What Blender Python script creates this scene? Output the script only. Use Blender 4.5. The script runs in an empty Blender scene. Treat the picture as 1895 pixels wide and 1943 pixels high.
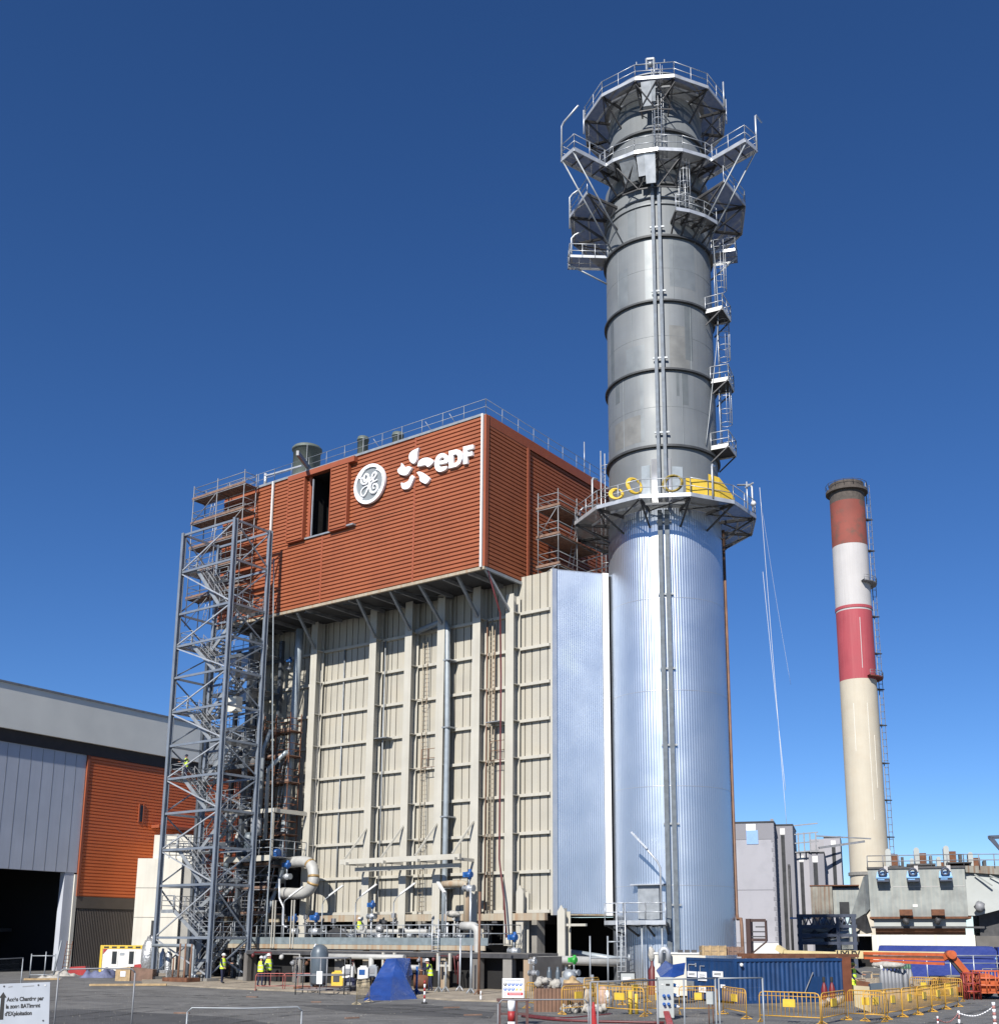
import bpy, math, random
from mathutils import Vector as V, Matrix
random.seed(7)
SC = bpy.context.scene; COL = SC.collection
PI = math.pi; R = math.radians
# ---------------------------------------------------------------- camera
HC = 3.05
hd, pt, rl, FP, CX, CY = 6.16934258e-01, 2.15543439e-01, 2.64687800e-03, 2161.318, 1001.043, 1304.969
rt0 = V((math.cos(hd), math.sin(hd), 0)); f0 = V((-math.sin(hd), math.cos(hd), 0)); Z = V((0, 0, 1))
FW = f0*math.cos(pt)+Z*math.sin(pt); up0 = rt0.cross(FW)
RT = rt0*math.cos(rl)+up0*math.sin(rl); UP = up0*math.cos(rl)-rt0*math.sin(rl)
CAM = V((0, 0, HC))
def ray(px, py): return FW*FP+RT*(px-CX)-UP*(py-CY)
def onp(px, py, ax, val):
    d = ray(px, py); return CAM+d*((val-CAM[ax])/d[ax])
def G(px, py, z=0.0): return onp(px, py, 2, z)       # point at height z seen at a pixel
def WY(px, py, y): return onp(px, py, 1, y)          # point on the plane Y = y
def WX(px, py, x): return onp(px, py, 0, x)
def A(px, py, dep):                                   # point at a given distance along the view axis
    return CAM+ray(px, py)*(dep/FP)
def pj(p):
    d = V(p)-CAM; w = d.dot(FW); return CX+FP*d.dot(RT)/w, CY-FP*d.dot(UP)/w
def zat(x, y, py):
    lo, hi = -20, 200
    for _ in range(40):
        m = (lo+hi)/2
        if pj((x, y, m))[1] > py: lo = m
        else: hi = m
    return lo
cam = bpy.data.cameras.new("camera"); co = bpy.data.objects.new("camera", cam); COL.objects.link(co)
cam.sensor_fit = 'HORIZONTAL'; cam.sensor_width = 36; cam.lens = FP/1895*36
cam.shift_x = (947.5-CX)/1895; cam.shift_y = (CY-971.5)/1895
cam.clip_start = .5; cam.clip_end = 6000
m = Matrix((RT, UP, -FW)).transposed().to_4x4(); m.translation = CAM; co.matrix_world = m
SC.camera = co
SC.render.engine = 'CYCLES'; SC.cycles.max_bounces = 6; SC.cycles.diffuse_bounces = 2
SC.view_settings.view_transform = 'Standard'; SC.view_settings.look = 'None'
SC.view_settings.exposure = .5; SC.view_settings.gamma = 1
# ---------------------------------------------------------------- light
sd = V((.25, -1, .76)).normalized()
ELEV = math.asin(sd.z); AZ = math.atan2(sd.x, sd.y)
w = bpy.data.worlds.new("World"); SC.world = w; w.use_nodes = True
nt = w.node_tree; bg = nt.nodes["Background"]
sky = nt.nodes.new("ShaderNodeTexSky"); sky.sky_type = 'NISHITA'; sky.sun_disc = False
sky.sun_elevation = ELEV; sky.sun_rotation = AZ; sky.air_density = 1.0; sky.dust_density = .03; sky.ozone_density = 6.0; sky.altitude = 2500
hs = nt.nodes.new("ShaderNodeHueSaturation"); hs.inputs['Hue'].default_value = .506; hs.inputs['Saturation'].default_value = 1.14; hs.inputs['Value'].default_value = 1.0
nt.links.new(sky.outputs[0], hs.inputs['Color']); nt.links.new(hs.outputs[0], bg.inputs[0]); bg.inputs[1].default_value = .084
sl = bpy.data.lights.new("sun", 'SUN'); sl.energy = 4.9; sl.angle = R(.53); sl.color = (1, .95, .87)
so = bpy.data.objects.new("sun", sl); COL.objects.link(so); so.location = (0, -40, 90); so.rotation_euler = (-sd).to_track_quat('-Z', 'Y').to_euler()
# ---------------------------------------------------------------- materials
MATS = {}; KEEP = ('light_grey_sheet', 'blue_grey_door_sheet', 'brick_red_cladding', 'aluminium_cladding', 'fluorescent_yellow_cloth', 'bright_foil_plate', 'sign_white', 'asphalt')
def mat(name, col, rough=.6, metal=0, var=.12, ns=1.5, streak=0, scol=(.2, .13, .07), bump=0, bs=20, spec=.5, dirt=None, extra=()):
    if name in MATS: return MATS[name]
    ka = 1.0 if name in KEEP else .77
    col = tuple(c*ka for c in col); scol = tuple(c*ka for c in scol)
    if dirt: dirt = (*[c*ka for c in dirt[:3]], dirt[3])
    M = bpy.data.materials.new(name); M.use_nodes = True; t = M.node_tree; N = t.nodes; L = t.links
    b = N["Principled BSDF"]; b.inputs['Roughness'].default_value = rough; b.inputs['Metallic'].default_value = metal
    b.inputs['Specular IOR Level'].default_value = spec
    tc = N.new("ShaderNodeTexCoord")
    n1 = N.new("ShaderNodeTexNoise"); n1.inputs['Scale'].default_value = ns; n1.inputs['Detail'].default_value = 6
    L.new(tc.outputs['Object'], n1.inputs['Vector'])
    mr = N.new("ShaderNodeMapRange"); mr.inputs['From Min'].default_value = .3; mr.inputs['From Max'].default_value = .7
    mr.inputs['To Min'].default_value = 1-var; mr.inputs['To Max'].default_value = 1+var
    L.new(n1.outputs[0], mr.inputs[0])
    mx = N.new("ShaderNodeMix"); mx.data_type = 'RGBA'; mx.blend_type = 'MULTIPLY'; mx.inputs[0].default_value = 1
    mx.inputs[6].default_value = (*col, 1); L.new(mr.outputs[0], mx.inputs[7]); out = mx.outputs[2]
    def blend(sc, lo, hi, c, amt):
        nonlocal out
        mp = N.new("ShaderNodeMapping"); mp.inputs['Scale'].default_value = sc; L.new(tc.outputs['Object'], mp.inputs[0])
        n2 = N.new("ShaderNodeTexNoise"); n2.inputs['Scale'].default_value = 1; n2.inputs['Detail'].default_value = 5; L.new(mp.outputs[0], n2.inputs['Vector'])
        r2 = N.new("ShaderNodeMapRange"); r2.inputs['From Min'].default_value = lo; r2.inputs['From Max'].default_value = hi; r2.inputs['To Max'].default_value = amt
        L.new(n2.outputs[0], r2.inputs[0])
        m2 = N.new("ShaderNodeMix"); m2.data_type = 'RGBA'; L.new(r2.outputs[0], m2.inputs[0]); L.new(out, m2.inputs[6]); m2.inputs[7].default_value = (*c, 1); out = m2.outputs[2]
    if streak: blend((3.6, 3.6, .12), .46, .66, scol, streak)
    for a_ in extra: blend(*a_)
    if dirt: blend((.5, .5, .5), .5, .7, dirt[:3], dirt[3])
    L.new(out, b.inputs['Base Color'])
    nr = N.new("ShaderNodeMapRange"); nr.inputs['To Min'].default_value = max(.02, rough-.1); nr.inputs['To Max'].default_value = min(1, rough+.12)
    L.new(n1.outputs[0], nr.inputs[0]); L.new(nr.outputs[0], b.inputs['Roughness'])
    if bump:
        n3 = N.new("ShaderNodeTexNoise"); n3.inputs['Scale'].default_value = bs; n3.inputs['Detail'].default_value = 4; L.new(tc.outputs['Object'], n3.inputs['Vector'])
        bp = N.new("ShaderNodeBump"); bp.inputs['Strength'].default_value = bump; bp.inputs['Distance'].default_value = .05
        L.new(n3.outputs[0], bp.inputs['Height']); L.new(bp.outputs[0], b.inputs['Normal'])
    MATS[name] = M; return M
RUST = mat('rust_orange_cladding', (.37, .108, .043), .6, var=.09, ns=.4, streak=.16, scol=(.26, .07, .03))
RUST2 = mat('rust_orange_trim', (.34, .088, .038), .55, var=.05)
HALLR = mat('brick_red_cladding', (.66, .15, .04), .5, var=.06, ns=.4)
BEIGE = mat('beige_painted_steel', (.515, .49, .42), .55, var=.07, ns=.5, streak=.2, scol=(.42, .36, .25), dirt=(.48, .43, .33, .4))
BEIG2 = mat('cream_painted_steel', (.57, .55, .485), .5, var=.06, ns=.7, streak=.15, scol=(.36, .3, .2))
CREAMRUST = mat('stained_cream_steel', (.44, .39, .3), .6, var=.1, ns=.8, streak=.55, scol=(.34, .17, .07))
GALV = mat('galvanised_steel', (.36, .39, .42), .5, .35, var=.16, ns=2.5)
GALVD = mat('dull_galvanised_steel', (.3, .31, .33), .6, .3, var=.2, ns=2)
GALVL = mat('bright_galvanised_steel', (.58, .61, .65), .4, .4, var=.12, ns=2)
POST = mat('blue_grey_painted_steel', (.25, .29, .35), .45, .25, var=.1, ns=1.5)
GRATE = mat('steel_grating', (.36, .36, .355), .6, .15, var=.2, ns=3)
_t = GRATE.node_tree; _m = _t.nodes.new('ShaderNodeMixShader'); _x = _t.nodes.new('ShaderNodeBsdfTransparent'); _m.inputs[0].default_value = .42
_t.links.new(_t.nodes['Principled BSDF'].outputs[0], _m.inputs[1]); _t.links.new(_x.outputs[0], _m.inputs[2]); _t.links.new(_m.outputs[0], _t.nodes['Material Output'].inputs[0])
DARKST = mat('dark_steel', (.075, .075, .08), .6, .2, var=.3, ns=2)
SILV = mat('aluminium_cladding', (.50, .56, .645), .36, .82, var=.05, ns=.4, streak=.1, scol=(.56, .61, .68))
SILVT = mat('aluminium_trim', (.7, .72, .75), .35, .7, var=.05, ns=1)
SHELL = mat('grey_steel_shell', (.225, .245, .26), .55, .22, var=.09, ns=.35, streak=.22, scol=(.13, .14, .15), dirt=(.27, .28, .28, .35))
SHELLD = mat('dark_shell_ring', (.07, .075, .08), .6, .2, var=.2)
WHITE = mat('white_paint', (.78, .78, .76), .5, var=.05)
OFFW = mat('off_white_concrete', (.74, .72, .65), .8, var=.08, ns=.5, streak=.12, scol=(.4, .37, .3))
GREYS = mat('light_grey_sheet', (.8, .79, .72), .55, .1, var=.06, ns=.3)
GREYD = mat('blue_grey_door_sheet', (.50, .53, .6), .5, .15, var=.07, ns=.4, streak=.2, scol=(.42, .45, .52))
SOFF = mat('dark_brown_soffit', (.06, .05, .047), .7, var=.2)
BROWN = mat('brown_corrugated_sheet', (.12, .10, .085), .6, var=.1, ns=1)
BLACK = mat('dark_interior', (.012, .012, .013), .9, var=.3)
ASPH = mat('asphalt', (.128, .127, .123), .9, var=.22, ns=.35, bump=.6, bs=40, dirt=(.2, .197, .19, .6), extra=(((.9, .9, 1), .58, .66, (.06, .06, .06), .55), ((.05, 1.6, 1), .52, .68, (.085, .085, .088), .6), ((3, 3, 1), .62, .68, (.25, .24, .22), .5)))
SAND = mat('dusty_concrete', (.36, .31, .24), .9, var=.25, ns=1.2, bump=.6, bs=15, dirt=(.2, .17, .14, .6))
EARTH = mat('dusty_plain', (.22, .2, .17), .95, var=.2, ns=.05)
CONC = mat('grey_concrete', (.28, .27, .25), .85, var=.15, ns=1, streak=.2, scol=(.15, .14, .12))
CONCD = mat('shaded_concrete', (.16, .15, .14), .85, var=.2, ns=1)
YEL = mat('yellow_paint', (.72, .40, .05), .5, var=.12, ns=6, dirt=(.45, .3, .12, .5))
YELB = mat('bright_yellow_plastic', (.8, .55, .06), .5, var=.1, ns=5)
ORNG = mat('orange_machine_paint', (.56, .125, .04), .45, var=.15, ns=4)
CREAMB = mat('cream_yellow_boom', (.75, .62, .33), .45, var=.08)
BLUC = mat('blue_container_paint', (.012, .055, .17), .45, var=.2, ns=1.2, streak=.3, scol=(.03, .05, .1))
BLUT = mat('blue_tarpaulin', (.018, .06, .25), .42, var=.18, ns=2, bump=.7, bs=3)
BLUV = mat('blue_actuator_paint', (.02, .11, .36), .4, var=.1)
NAVY = mat('navy_cloth', (.015, .02, .055), .85, var=.2, ns=12)
HIVIS = mat('fluorescent_yellow_cloth', (.62, .85, .05), .7, var=.1, ns=15)
REFL = mat('reflective_tape', (.75, .76, .76), .35, .3, var=.05)
SKIN = mat('skin', (.42, .22, .14), .6, var=.08, ns=9)
PIPEW = mat('aluminium_clad_pipe', (.5, .5, .48), .6, .1, var=.12, ns=2)
PIPEG = mat('grey_blue_pipe', (.36, .41, .45), .45, .2, var=.12, ns=2)
PIPER = mat('dark_red_pipe', (.14, .025, .028), .45, var=.15)
PIPEB = mat('primed_brown_pipe', (.22, .12, .075), .6, var=.2)
RUSTY = mat('rusty_steel', (.17, .07, .035), .8, var=.35, ns=3)
WOOD = mat('pine_planks', (.48, .34, .18), .75, var=.25, ns=4)
WOODD = mat('weathered_scaffold_planks', (.24, .15, .11), .8, var=.3, ns=3)
CHR = mat('faded_red_chimney_paint', (.42, .07, .09), .7, var=.08, ns=.25, streak=.15, scol=(.62, .2, .2))
CHS = mat('sooty_red_chimney_paint', (.30, .08, .06), .8, var=.3, ns=.12, dirt=(.12, .09, .07, .8))
CHW = mat('white_chimney_paint', (.58, .565, .565), .7, var=.05, ns=.3, streak=.2, scol=(.42, .40, .39))
CHC = mat('cream_chimney_paint', (.61, .555, .445), .7, var=.05, ns=.3, streak=.14, scol=(.5, .42, .3), dirt=(.58, .5, .38, .4))
CHSOOT = mat('soot', (.1, .085, .075), .9, var=.3)
STAIN = mat('stained_grey_green_sheet', (.33, .36, .35), .6, .1, var=.18, ns=.8, streak=.6, scol=(.44, .44, .40), dirt=(.19, .2, .2, .7))
STAINR = mat('rust_streaked_sheet', (.30, .29, .25), .7, .1, var=.2, ns=.9, streak=.8, scol=(.2, .1, .05))
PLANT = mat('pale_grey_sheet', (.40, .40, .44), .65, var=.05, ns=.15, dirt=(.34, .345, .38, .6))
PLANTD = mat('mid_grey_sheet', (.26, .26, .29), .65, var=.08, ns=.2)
SLOT = mat('dark_window_slot', (.03, .032, .035), .4, var=.2)
LBLUE = mat('light_blue_panel', (.27, .46, .85), .5, var=.05)
LBLUEF = mat('light_blue_fan_paint', (.22, .45, .78), .45, var=.1)
WCLAD = mat('white_stained_sheet', (.80, .79, .72), .6, var=.06, ns=.8, streak=.3, scol=(.62, .56, .42))
PALEB = mat('pale_grey_white_sheet', (.46, .49, .48), .6, var=.08, ns=.6)
INDIGO = mat('dark_blue_lattice_paint', (.055, .07, .11), .5, .2, var=.2)
RED = mat('red_paint', (.4, .03, .03), .5, var=.15)
CASD = mat('slate_steelwork', (.10, .115, .135), .55, .2, var=.2, ns=2)
GRN = mat('green_valve_paint', (.04, .42, .06), .45, var=.1)
RUBB = mat('black_rubber', (.02, .02, .02), .8, var=.2)
INK = mat('black_ink', (.025, .025, .025), .7, var=.05)
SBLUE = mat('sign_blue', (.03, .14, .55), .5, var=.02)
SRED = mat('sign_red', (.62, .03, .035), .5, var=.02)
SIGNW = mat('sign_white', (.80, .81, .83), .45, var=.03)
FOIL = mat('wrapping_foil', (.5, .51, .52), .35, .5, var=.3, ns=8, bump=1, bs=8)
BAGW = mat('white_sacking', (.46, .44, .4), .8, var=.25, ns=5, bump=.8, bs=8)
GLASSD = mat('dark_window_glass', (.03, .035, .04), .12, var=.1)
TANKG = mat('slate_grey_tank_paint', (.11, .14, .17), .4, .1, var=.08)
VENTG = mat('grey_green_vent_paint', (.16, .19, .17), .5, .2, var=.1)
BRIGHTP = mat('bright_foil_plate', (.9, .9, .88), .3, .6, var=.03)
CABG = mat('light_grey_cabinet', (.5, .53, .52), .45, var=.05)
RUSTW = mat('corrugated_brown_container', (.22, .075, .035), .6, var=.2, ns=2)
# ---------------------------------------------------------------- mesh helpers
class MB:
    def __init__(s): s.v = []; s.f = []; s.sm = []
    def add(s, vs, fs, smooth=False):
        o = len(s.v); s.v += [V(p) for p in vs]
        for f in fs: s.f.append([i+o for i in f]); s.sm.append(smooth)
    def box(s, x0, y0, z0, x1, y1, z1):
        x0, x1 = min(x0, x1), max(x0, x1); y0, y1 = min(y0, y1), max(y0, y1); z0, z1 = min(z0, z1), max(z0, z1)
        s.add([(x0, y0, z0), (x1, y0, z0), (x1, y1, z0), (x0, y1, z0), (x0, y0, z1), (x1, y0, z1), (x1, y1, z1), (x0, y1, z1)],
              [(3, 2, 1, 0), (4, 5, 6, 7), (0, 1, 5, 4), (1, 2, 6, 5), (2, 3, 7, 6), (3, 0, 4, 7)]); return s
    def beam(s, p, q, w, h=None, up=None):
        h = h or w; p = V(p); q = V(q); d = (q-p)
        if d.length < 1e-6: return s
        d.normalize(); u = V(up) if up else Z
        if abs(d.dot(u)) > .97: u = V((0, 1, 0))
        a = d.cross(u).normalized(); b = a.cross(d)
        vs = []
        for c in (p, q):
            for i, j in ((-1, -1), (1, -1), (1, 1), (-1, 1)): vs.append(c+a*(i*w/2)+b*(j*h/2))
        s.add(vs, [(3, 2, 1, 0), (4, 5, 6, 7), (0, 1, 5, 4), (1, 2, 6, 5), (2, 3, 7, 6), (3, 0, 4, 7)]); return s
    def tube(s, p, q, r, n=6, r2=None, cap=True): return s.path([p, q], [r, r if r2 is None else r2], n, cap)
    def path(s, pts, r, n=8, cap=True):
        pts = [V(p) for p in pts]; k = len(pts); rs = r if isinstance(r, (list, tuple)) else [r]*k
        o = len(s.v); pa = None
        for i, p in enumerate(pts):
            t = (pts[min(i+1, k-1)]-pts[i]).normalized()+(pts[i]-pts[max(i-1, 0)]).normalized()
            if t.length < 1e-6: t = V((0, 0, 1))
            t.normalize()
            a = pa if pa is not None else (t.cross(Z) if abs(t.z) < .95 else t.cross(V((0, 1, 0))))
            a = (a-t*a.dot(t)).normalized(); b = t.cross(a); pa = a
            for j in range(n):
                g = 2*PI*j/n; s.v.append(p+(a*math.cos(g)+b*math.sin(g))*rs[i])
        for i in range(k-1):
            for j in range(n):
                s.f.append([o+i*n+j, o+i*n+(j+1) % n, o+(i+1)*n+(j+1) % n, o+(i+1)*n+j]); s.sm.append(n > 4)
        if cap:
            s.f.append([o+j for j in range(n)][::-1]); s.sm.append(False)
            s.f.append([o+(k-1)*n+j for j in range(n)]); s.sm.append(False)
        return s
    def lathe(s, c, prof, n=48, a0=0, a1=2*PI, smooth=True):
        full = abs(a1-a0-2*PI) < 1e-4; cols = n if full else n+1; o = len(s.v); k = len(prof)
        for i in range(cols):
            g = a0+(a1-a0)*i/n
            for r, z in prof: s.v.append(V((c[0]+r*math.cos(g), c[1]+r*math.sin(g), c[2]+z)))
        for i in range(n):
            j = (i+1) % cols
            for q in range(k-1): s.f.append([o+i*k+q, o+j*k+q, o+j*k+q+1, o+i*k+q+1]); s.sm.append(smooth)
        return s
    def prism(s, pts, vec):
        pts = [V(p) for p in pts]; n = len(pts); v = V(vec); nn = V((0, 0, 0))
        for i in range(n): nn += (pts[i]-pts[0]).cross(pts[(i+1) % n]-pts[0])
        if nn.dot(v) > 0: pts = pts[::-1]
        s.add(pts+[p+v for p in pts], [tuple(range(n)), tuple(range(2*n-1, n-1, -1))]+[(i, n+i, n+(i+1) % n, (i+1) % n) for i in range(n)]); return s
    def rail(s, pts, h=1.1, step=1.5, r=.025, mid=(.55,), toe=.0, n=5, post0=0):
        pts = [V(p) for p in pts]
        for a, b in zip(pts, pts[1:]):
            for hh in (h,)+tuple(mid): s.tube(a+Z*hh, b+Z*hh, r, n)
            L = (b-a).length; k = max(1, round(L/step))
            for i in range(k+1): p = a.lerp(b, i/k); s.tube(p+Z*post0, p+Z*h, r*1.15, n)
            if toe: s.beam(a+Z*toe/2, b+Z*toe/2, .02, toe)
        return s
    def torus(s, c, r, t, ax, n=20, m=8):
        c = V(c); ax = V(ax).normalized(); a = ax.orthogonal().normalized(); b = ax.cross(a)
        pts = [c+(a*math.cos(2*PI*i/n)+b*math.sin(2*PI*i/n))*r for i in range(n)]; o = len(s.v)
        for i, p in enumerate(pts):
            d = (p-c).normalized()
            for j in range(m): g = 2*PI*j/m; s.v.append(p+(d*math.cos(g)+ax*math.sin(g))*t)
        for i in range(n):
            for j in range(m): s.f.append([o+i*m+j, o+((i+1) % n)*m+j, o+((i+1) % n)*m+(j+1) % m, o+i*m+(j+1) % m]); s.sm.append(True)
        return s
    def blob(s, c, r, n=10, m=7, jit=.1, sc=(1, 1, 1)):
        c = V(c); o = len(s.v)
        for i in range(m+1):
            t = PI*i/m
            for j in range(n):
                g = 2*PI*j/n; q = r*(1+random.uniform(-jit, jit))
                s.v.append(c+V((math.sin(t)*math.cos(g)*sc[0], math.sin(t)*math.sin(g)*sc[1], math.cos(t)*sc[2]))*q)
        for i in range(m):
            for j in range(n): s.f.append([o+i*n+j, o+(i+1)*n+j, o+(i+1)*n+(j+1) % n, o+i*n+(j+1) % n]); s.sm.append(True)
        return s
    def build(s, name, m, parent=None, label=None):
        off = V((0, 0, 0)); p = parent
        while p is not None: off += p.location; p = p.parent
        me = bpy.data.meshes.new(name); me.from_pydata([tuple(v-off) for v in s.v], [], s.f); me.materials.append(m)
        me.polygons.foreach_set('use_smooth', s.sm); me.update()
        o = bpy.data.objects.new(name, me); COL.objects.link(o); o.parent = parent
        if label: o['label'] = label
        return o
def tag(o, label, cat, group=None, kind=None):
    o['label'] = label; o['category'] = cat
    if group: o['group'] = group
    if kind: o['kind'] = kind
    return o
def thing(name, label, cat, loc=(0, 0, 0), group=None):
    o = bpy.data.objects.new(name, None); COL.objects.link(o); o.location = V(loc); o.empty_display_size = .3
    return tag(o, label, cat, group)
def struct(o): o['kind'] = 'structure'; return o
def copy_tree(o, parent=None):
    c = o.copy(); COL.objects.link(c); c.parent = parent
    for ch in list(o.children): copy_tree(ch, c)
    return c
def bx(name, m, parent, *b, label=None): return MB().box(*b).build(name, m, parent, label)
def turn(o, loc, rz): o.location = V(loc); o.rotation_euler = (0, 0, rz); return o
def shape2d(name, polys, m, parent, T, thick, label=None):
    """flat outlines (with holes) of given thickness; T maps (u, v, w) to a point"""
    cu = bpy.data.curves.new(name, 'CURVE'); cu.dimensions = '2D'; cu.fill_mode = 'BOTH'; cu.extrude = thick/2
    for poly in polys:
        sp = cu.splines.new('POLY'); sp.points.add(len(poly)-1); sp.use_cyclic_u = True
        for q, p in zip(sp.points, poly): q.co = (p[0], p[1], 0, 1)
    return from_curve(name, cu, m, parent, T, label)
def from_curve(name, cu, m, parent, T, label=None):
    t = bpy.data.objects.new('tmp', cu); COL.objects.link(t); dg = bpy.context.evaluated_depsgraph_get()
    me = bpy.data.meshes.new_from_object(t.evaluated_get(dg)); bpy.data.objects.remove(t)
    b = MB(); b.v = [V(T(*v.co)) for v in me.vertices]; b.f = [list(p.vertices) for p in me.polygons]; b.sm = [False]*len(b.f)
    bpy.data.meshes.remove(me); return b.build(name, m, parent, label)
def text(name, body, size, m, parent, T, thick=.006, bold=0, align='LEFT', sp=1.0):
    cu = bpy.data.curves.new(name, 'FONT'); cu.body = body; cu.size = size; cu.extrude = thick/2; cu.offset = bold; cu.align_x = align; cu.space_character = sp
    return from_curve(name, cu, m, parent, T)
def catmull(pts, k=5):
    P = [V(p) for p in pts]; P = [P[0]*2-P[1]]+P+[P[-1]*2-P[-2]]; out = []
    for i in range(1, len(P)-2):
        for j in range(k):
            t = j/k; a, b, c, d = P[i-1:i+3]
            out.append(.5*((2*b)+(c-a)*t+(2*a-5*b+4*c-d)*t*t+(3*b-a-3*c+d)*t**3))
    return out+[P[-2]]
# ================================================================ ground
g = MB(); g.add([(-3500, -300, -.02), (3500, -300, -.02), (3500, 4500, -.02), (-3500, 4500, -.02)], [(0, 1, 2, 3)])
struct(g.build('ground', EARTH))
g = MB(); g.add([(-160, -10, 0), (60, -10, 0), (60, 175, 0), (-160, 175, 0)], [(0, 1, 2, 3)])
struct(g.build('asphalt_yard', ASPH))
ap = [G(270, 1868), G(420, 1877), G(640, 1886), G(760, 1893), G(860, 1900), G(960, 1903), G(1110, 1899), G(1130, 1888)]
ap = [V((p.x, p.y, 0)) for p in ap]+[V((-36, 72, 0)), V((-72, 72, 0)), V((-84, 62, 0))]
g = MB(); g.prism([p+Z*.004 for p in ap], (0, 0, .09)); struct(g.build('concrete_apron', SAND))
ptch = mat('patched_asphalt', (.165, .165, .16), .9, var=.2, ns=1, bump=.4, bs=30)
ptd = mat('dark_tar_patch', (.085, .086, .088), .85, var=.2, ns=.8, bump=.4, bs=30)
for k, (pts, mm) in enumerate([([(0, 1925), (140, 1915), (420, 1930), (520, 1943), (200, 1960), (0, 1960)], ptd), ([(560, 1908), (800, 1906), (940, 1922), (930, 1934), (690, 1924)], ptd),
                               ([(260, 1896), (560, 1890), (640, 1897), (420, 1906)], ptch), ([(700, 1930), (900, 1938), (880, 1960), (640, 1955)], ptch),
                               ([(1560, 1960), (1895, 1905), (1990, 1920), (1700, 1975)], ptch)]):
    g = MB(); g.add([G(*p)+Z*(.004+.0) for p in pts], [tuple(range(len(pts)))]); struct(g.build('asphalt_patch', mm))
g = MB()
for a, b in (((380, 1915), (640, 1921)), ((600, 1940), (930, 1930)), ((150, 1905), (330, 1899)), ((700, 1912), (850, 1915))):
    pa, pb = G(*a), G(*b); d = (pb-pa).normalized(); nrm = V((-d.y, d.x, 0))*.06
    g.add([pa+nrm+Z*.009, pa-nrm+Z*.009, pb-nrm+Z*.009, pb+nrm+Z*.009], [(0, 1, 2, 3)])
struct(g.build('chalk_lines', mat('chalk', (.3, .3, .3), .9, var=.3, ns=6)))
# ================================================================ boiler casing
YW, YF, XR, XC = 61.09, 56.85, -43.86, -41.2
ZB, ZR = 27.0, 37.9
ca = thing('boiler_casing', 'tall beige panelled boiler casing with vertical columns below the rust box', 'boiler', (-56, 67, 0))
bx('casing_core', mat('panel_joint_backing', (.1, .09, .075), .8), ca, -71.6, YW+.06, 4.55, -44.0, 76, 29.2)
bx('casing_core', mat('panel_joint_backing', (.1, .09, .075), .8), ca, -43.99, YW+.06, 4.55, XC-.02, 74, 27.28)
bx('casing_roof', GALVD, ca, -44.0, YW+.1, 29.2, XC, 74, 29.21) if 0 else None
COLX = [-68.6, -62.85, -56.68, -53.2, -50.15, -46.97, -44.12]
RIBZ = [27.0, 24.64, 22.15, 19.65, 17.16, 14.67, 12.17, 9.67, 7.18, 4.66]
bays = [(-71.6, COLX[0])]+[(COLX[i], COLX[i+1]) for i in range(6)]+[(COLX[6], XC)]
for (x0, x1) in bays:
    n = max(2, round((x1-x0)/.62)); p = MB()
    ws = [(1+random.uniform(-.25, .25)) for _ in range(n)]; t = sum(ws); c = x0
    for wv in ws:
        wd = (x1-x0)*wv/t
        p.box(c+.04, YW, 4.56, c+wd-.04, YW+.059, 27.32 if x1 > -44.0 else 28.9); c += wd
    p.build('wall_panels', BEIGE, ca)
    for z in RIBZ[1:]:
        e = x1-.3 if x1 != XC else XC-.22
        q = MB(); q.box(x0+.3, YW-.24, z-.11, e, YW-.001, z+.09); q.build('rib', BEIG2, ca)
for i, x in enumerate(COLX):
    q = MB(); fw = .33; top = 26.9 if i < 6 else 25.9
    q.box(x-fw, 60.06, .1, x+fw, 60.10, top); q.box(x-.03, 60.101, .1, x+.03, YW-.26, top)
    q.box(x-fw, YW-.259, .1, x+fw, YW-.242, top)
    for z in RIBZ[1:]: q.box(x+.031, 60.102, z-.04, x+fw-.01, YW-.262, z+.02); q.box(x-fw+.01, 60.102, z-.04, x-.031, YW-.262, z+.02)
    q.build('column', BEIG2, ca)
# struts carrying the overhanging box
for xs, xt in ((-62.86, -61.78), (-56.6, -55.62), (-53.17, -52.42), (-50.2, -49.75), (-47.0, -46.39), (-44.3, -43.98)):
    MB().beam((xs+.12, 60.04, 24.75), (xt, YF+.3, 26.86), .17, .2).build('strut', GALV, ca)
# wall-mounted pipes and ladders on the casing
q = MB(); q.path(catmull([(-64.0, 59.6, 26.4), (-64.2, 59.6, 20), (-64.6, 59.6, 12), (-64.7, 59.6, 7)], 4), .3, 10); q.build('vent_pipe', PIPEG, ca)
q = MB(); q.path([(-52.6, 60.3, 24.6), (-50.4, 60.3, 25.0), (-49.95, 60.3, 24.85), (-49.75, 60.3, 24.4), (-49.6, 60.3, 17), (-49.6, 60.3, 6.2), (-49.6, 60.3, 3)], .2, 10); q.build('riser_pipe', PIPEG, ca)
for z in (6.2, 11, 17.2, 22): MB().box(-49.9, 60.05, z, -49.3, 61.0, z+.1).build('pipe_clamp', GALV, ca)
q = MB(); q.path([(-43.9, YF+.4, 26.8), (-44.5, 59.5, 24.5), (-44.58, 59.75, 20), (-44.6, 59.75, 8.0), (-44.5, 59.7, 7.5), (-44.1, 59.6, 5.5), (-43.8, 59.5, 3)], .065, 8); q.build('drain_pipe', PIPER, ca)
for x, m2, y in ((-55.9, GALV, 60.6), (-45.9, CREAMRUST, 60.5), (-60.4, GALV, 60.95), (-46.35, PIPEB, 60.5)):
    q = MB(); q.tube((x, y, 4), (x, y, 24.5), .05, 6); q.build('conduit', m2, ca)
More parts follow.
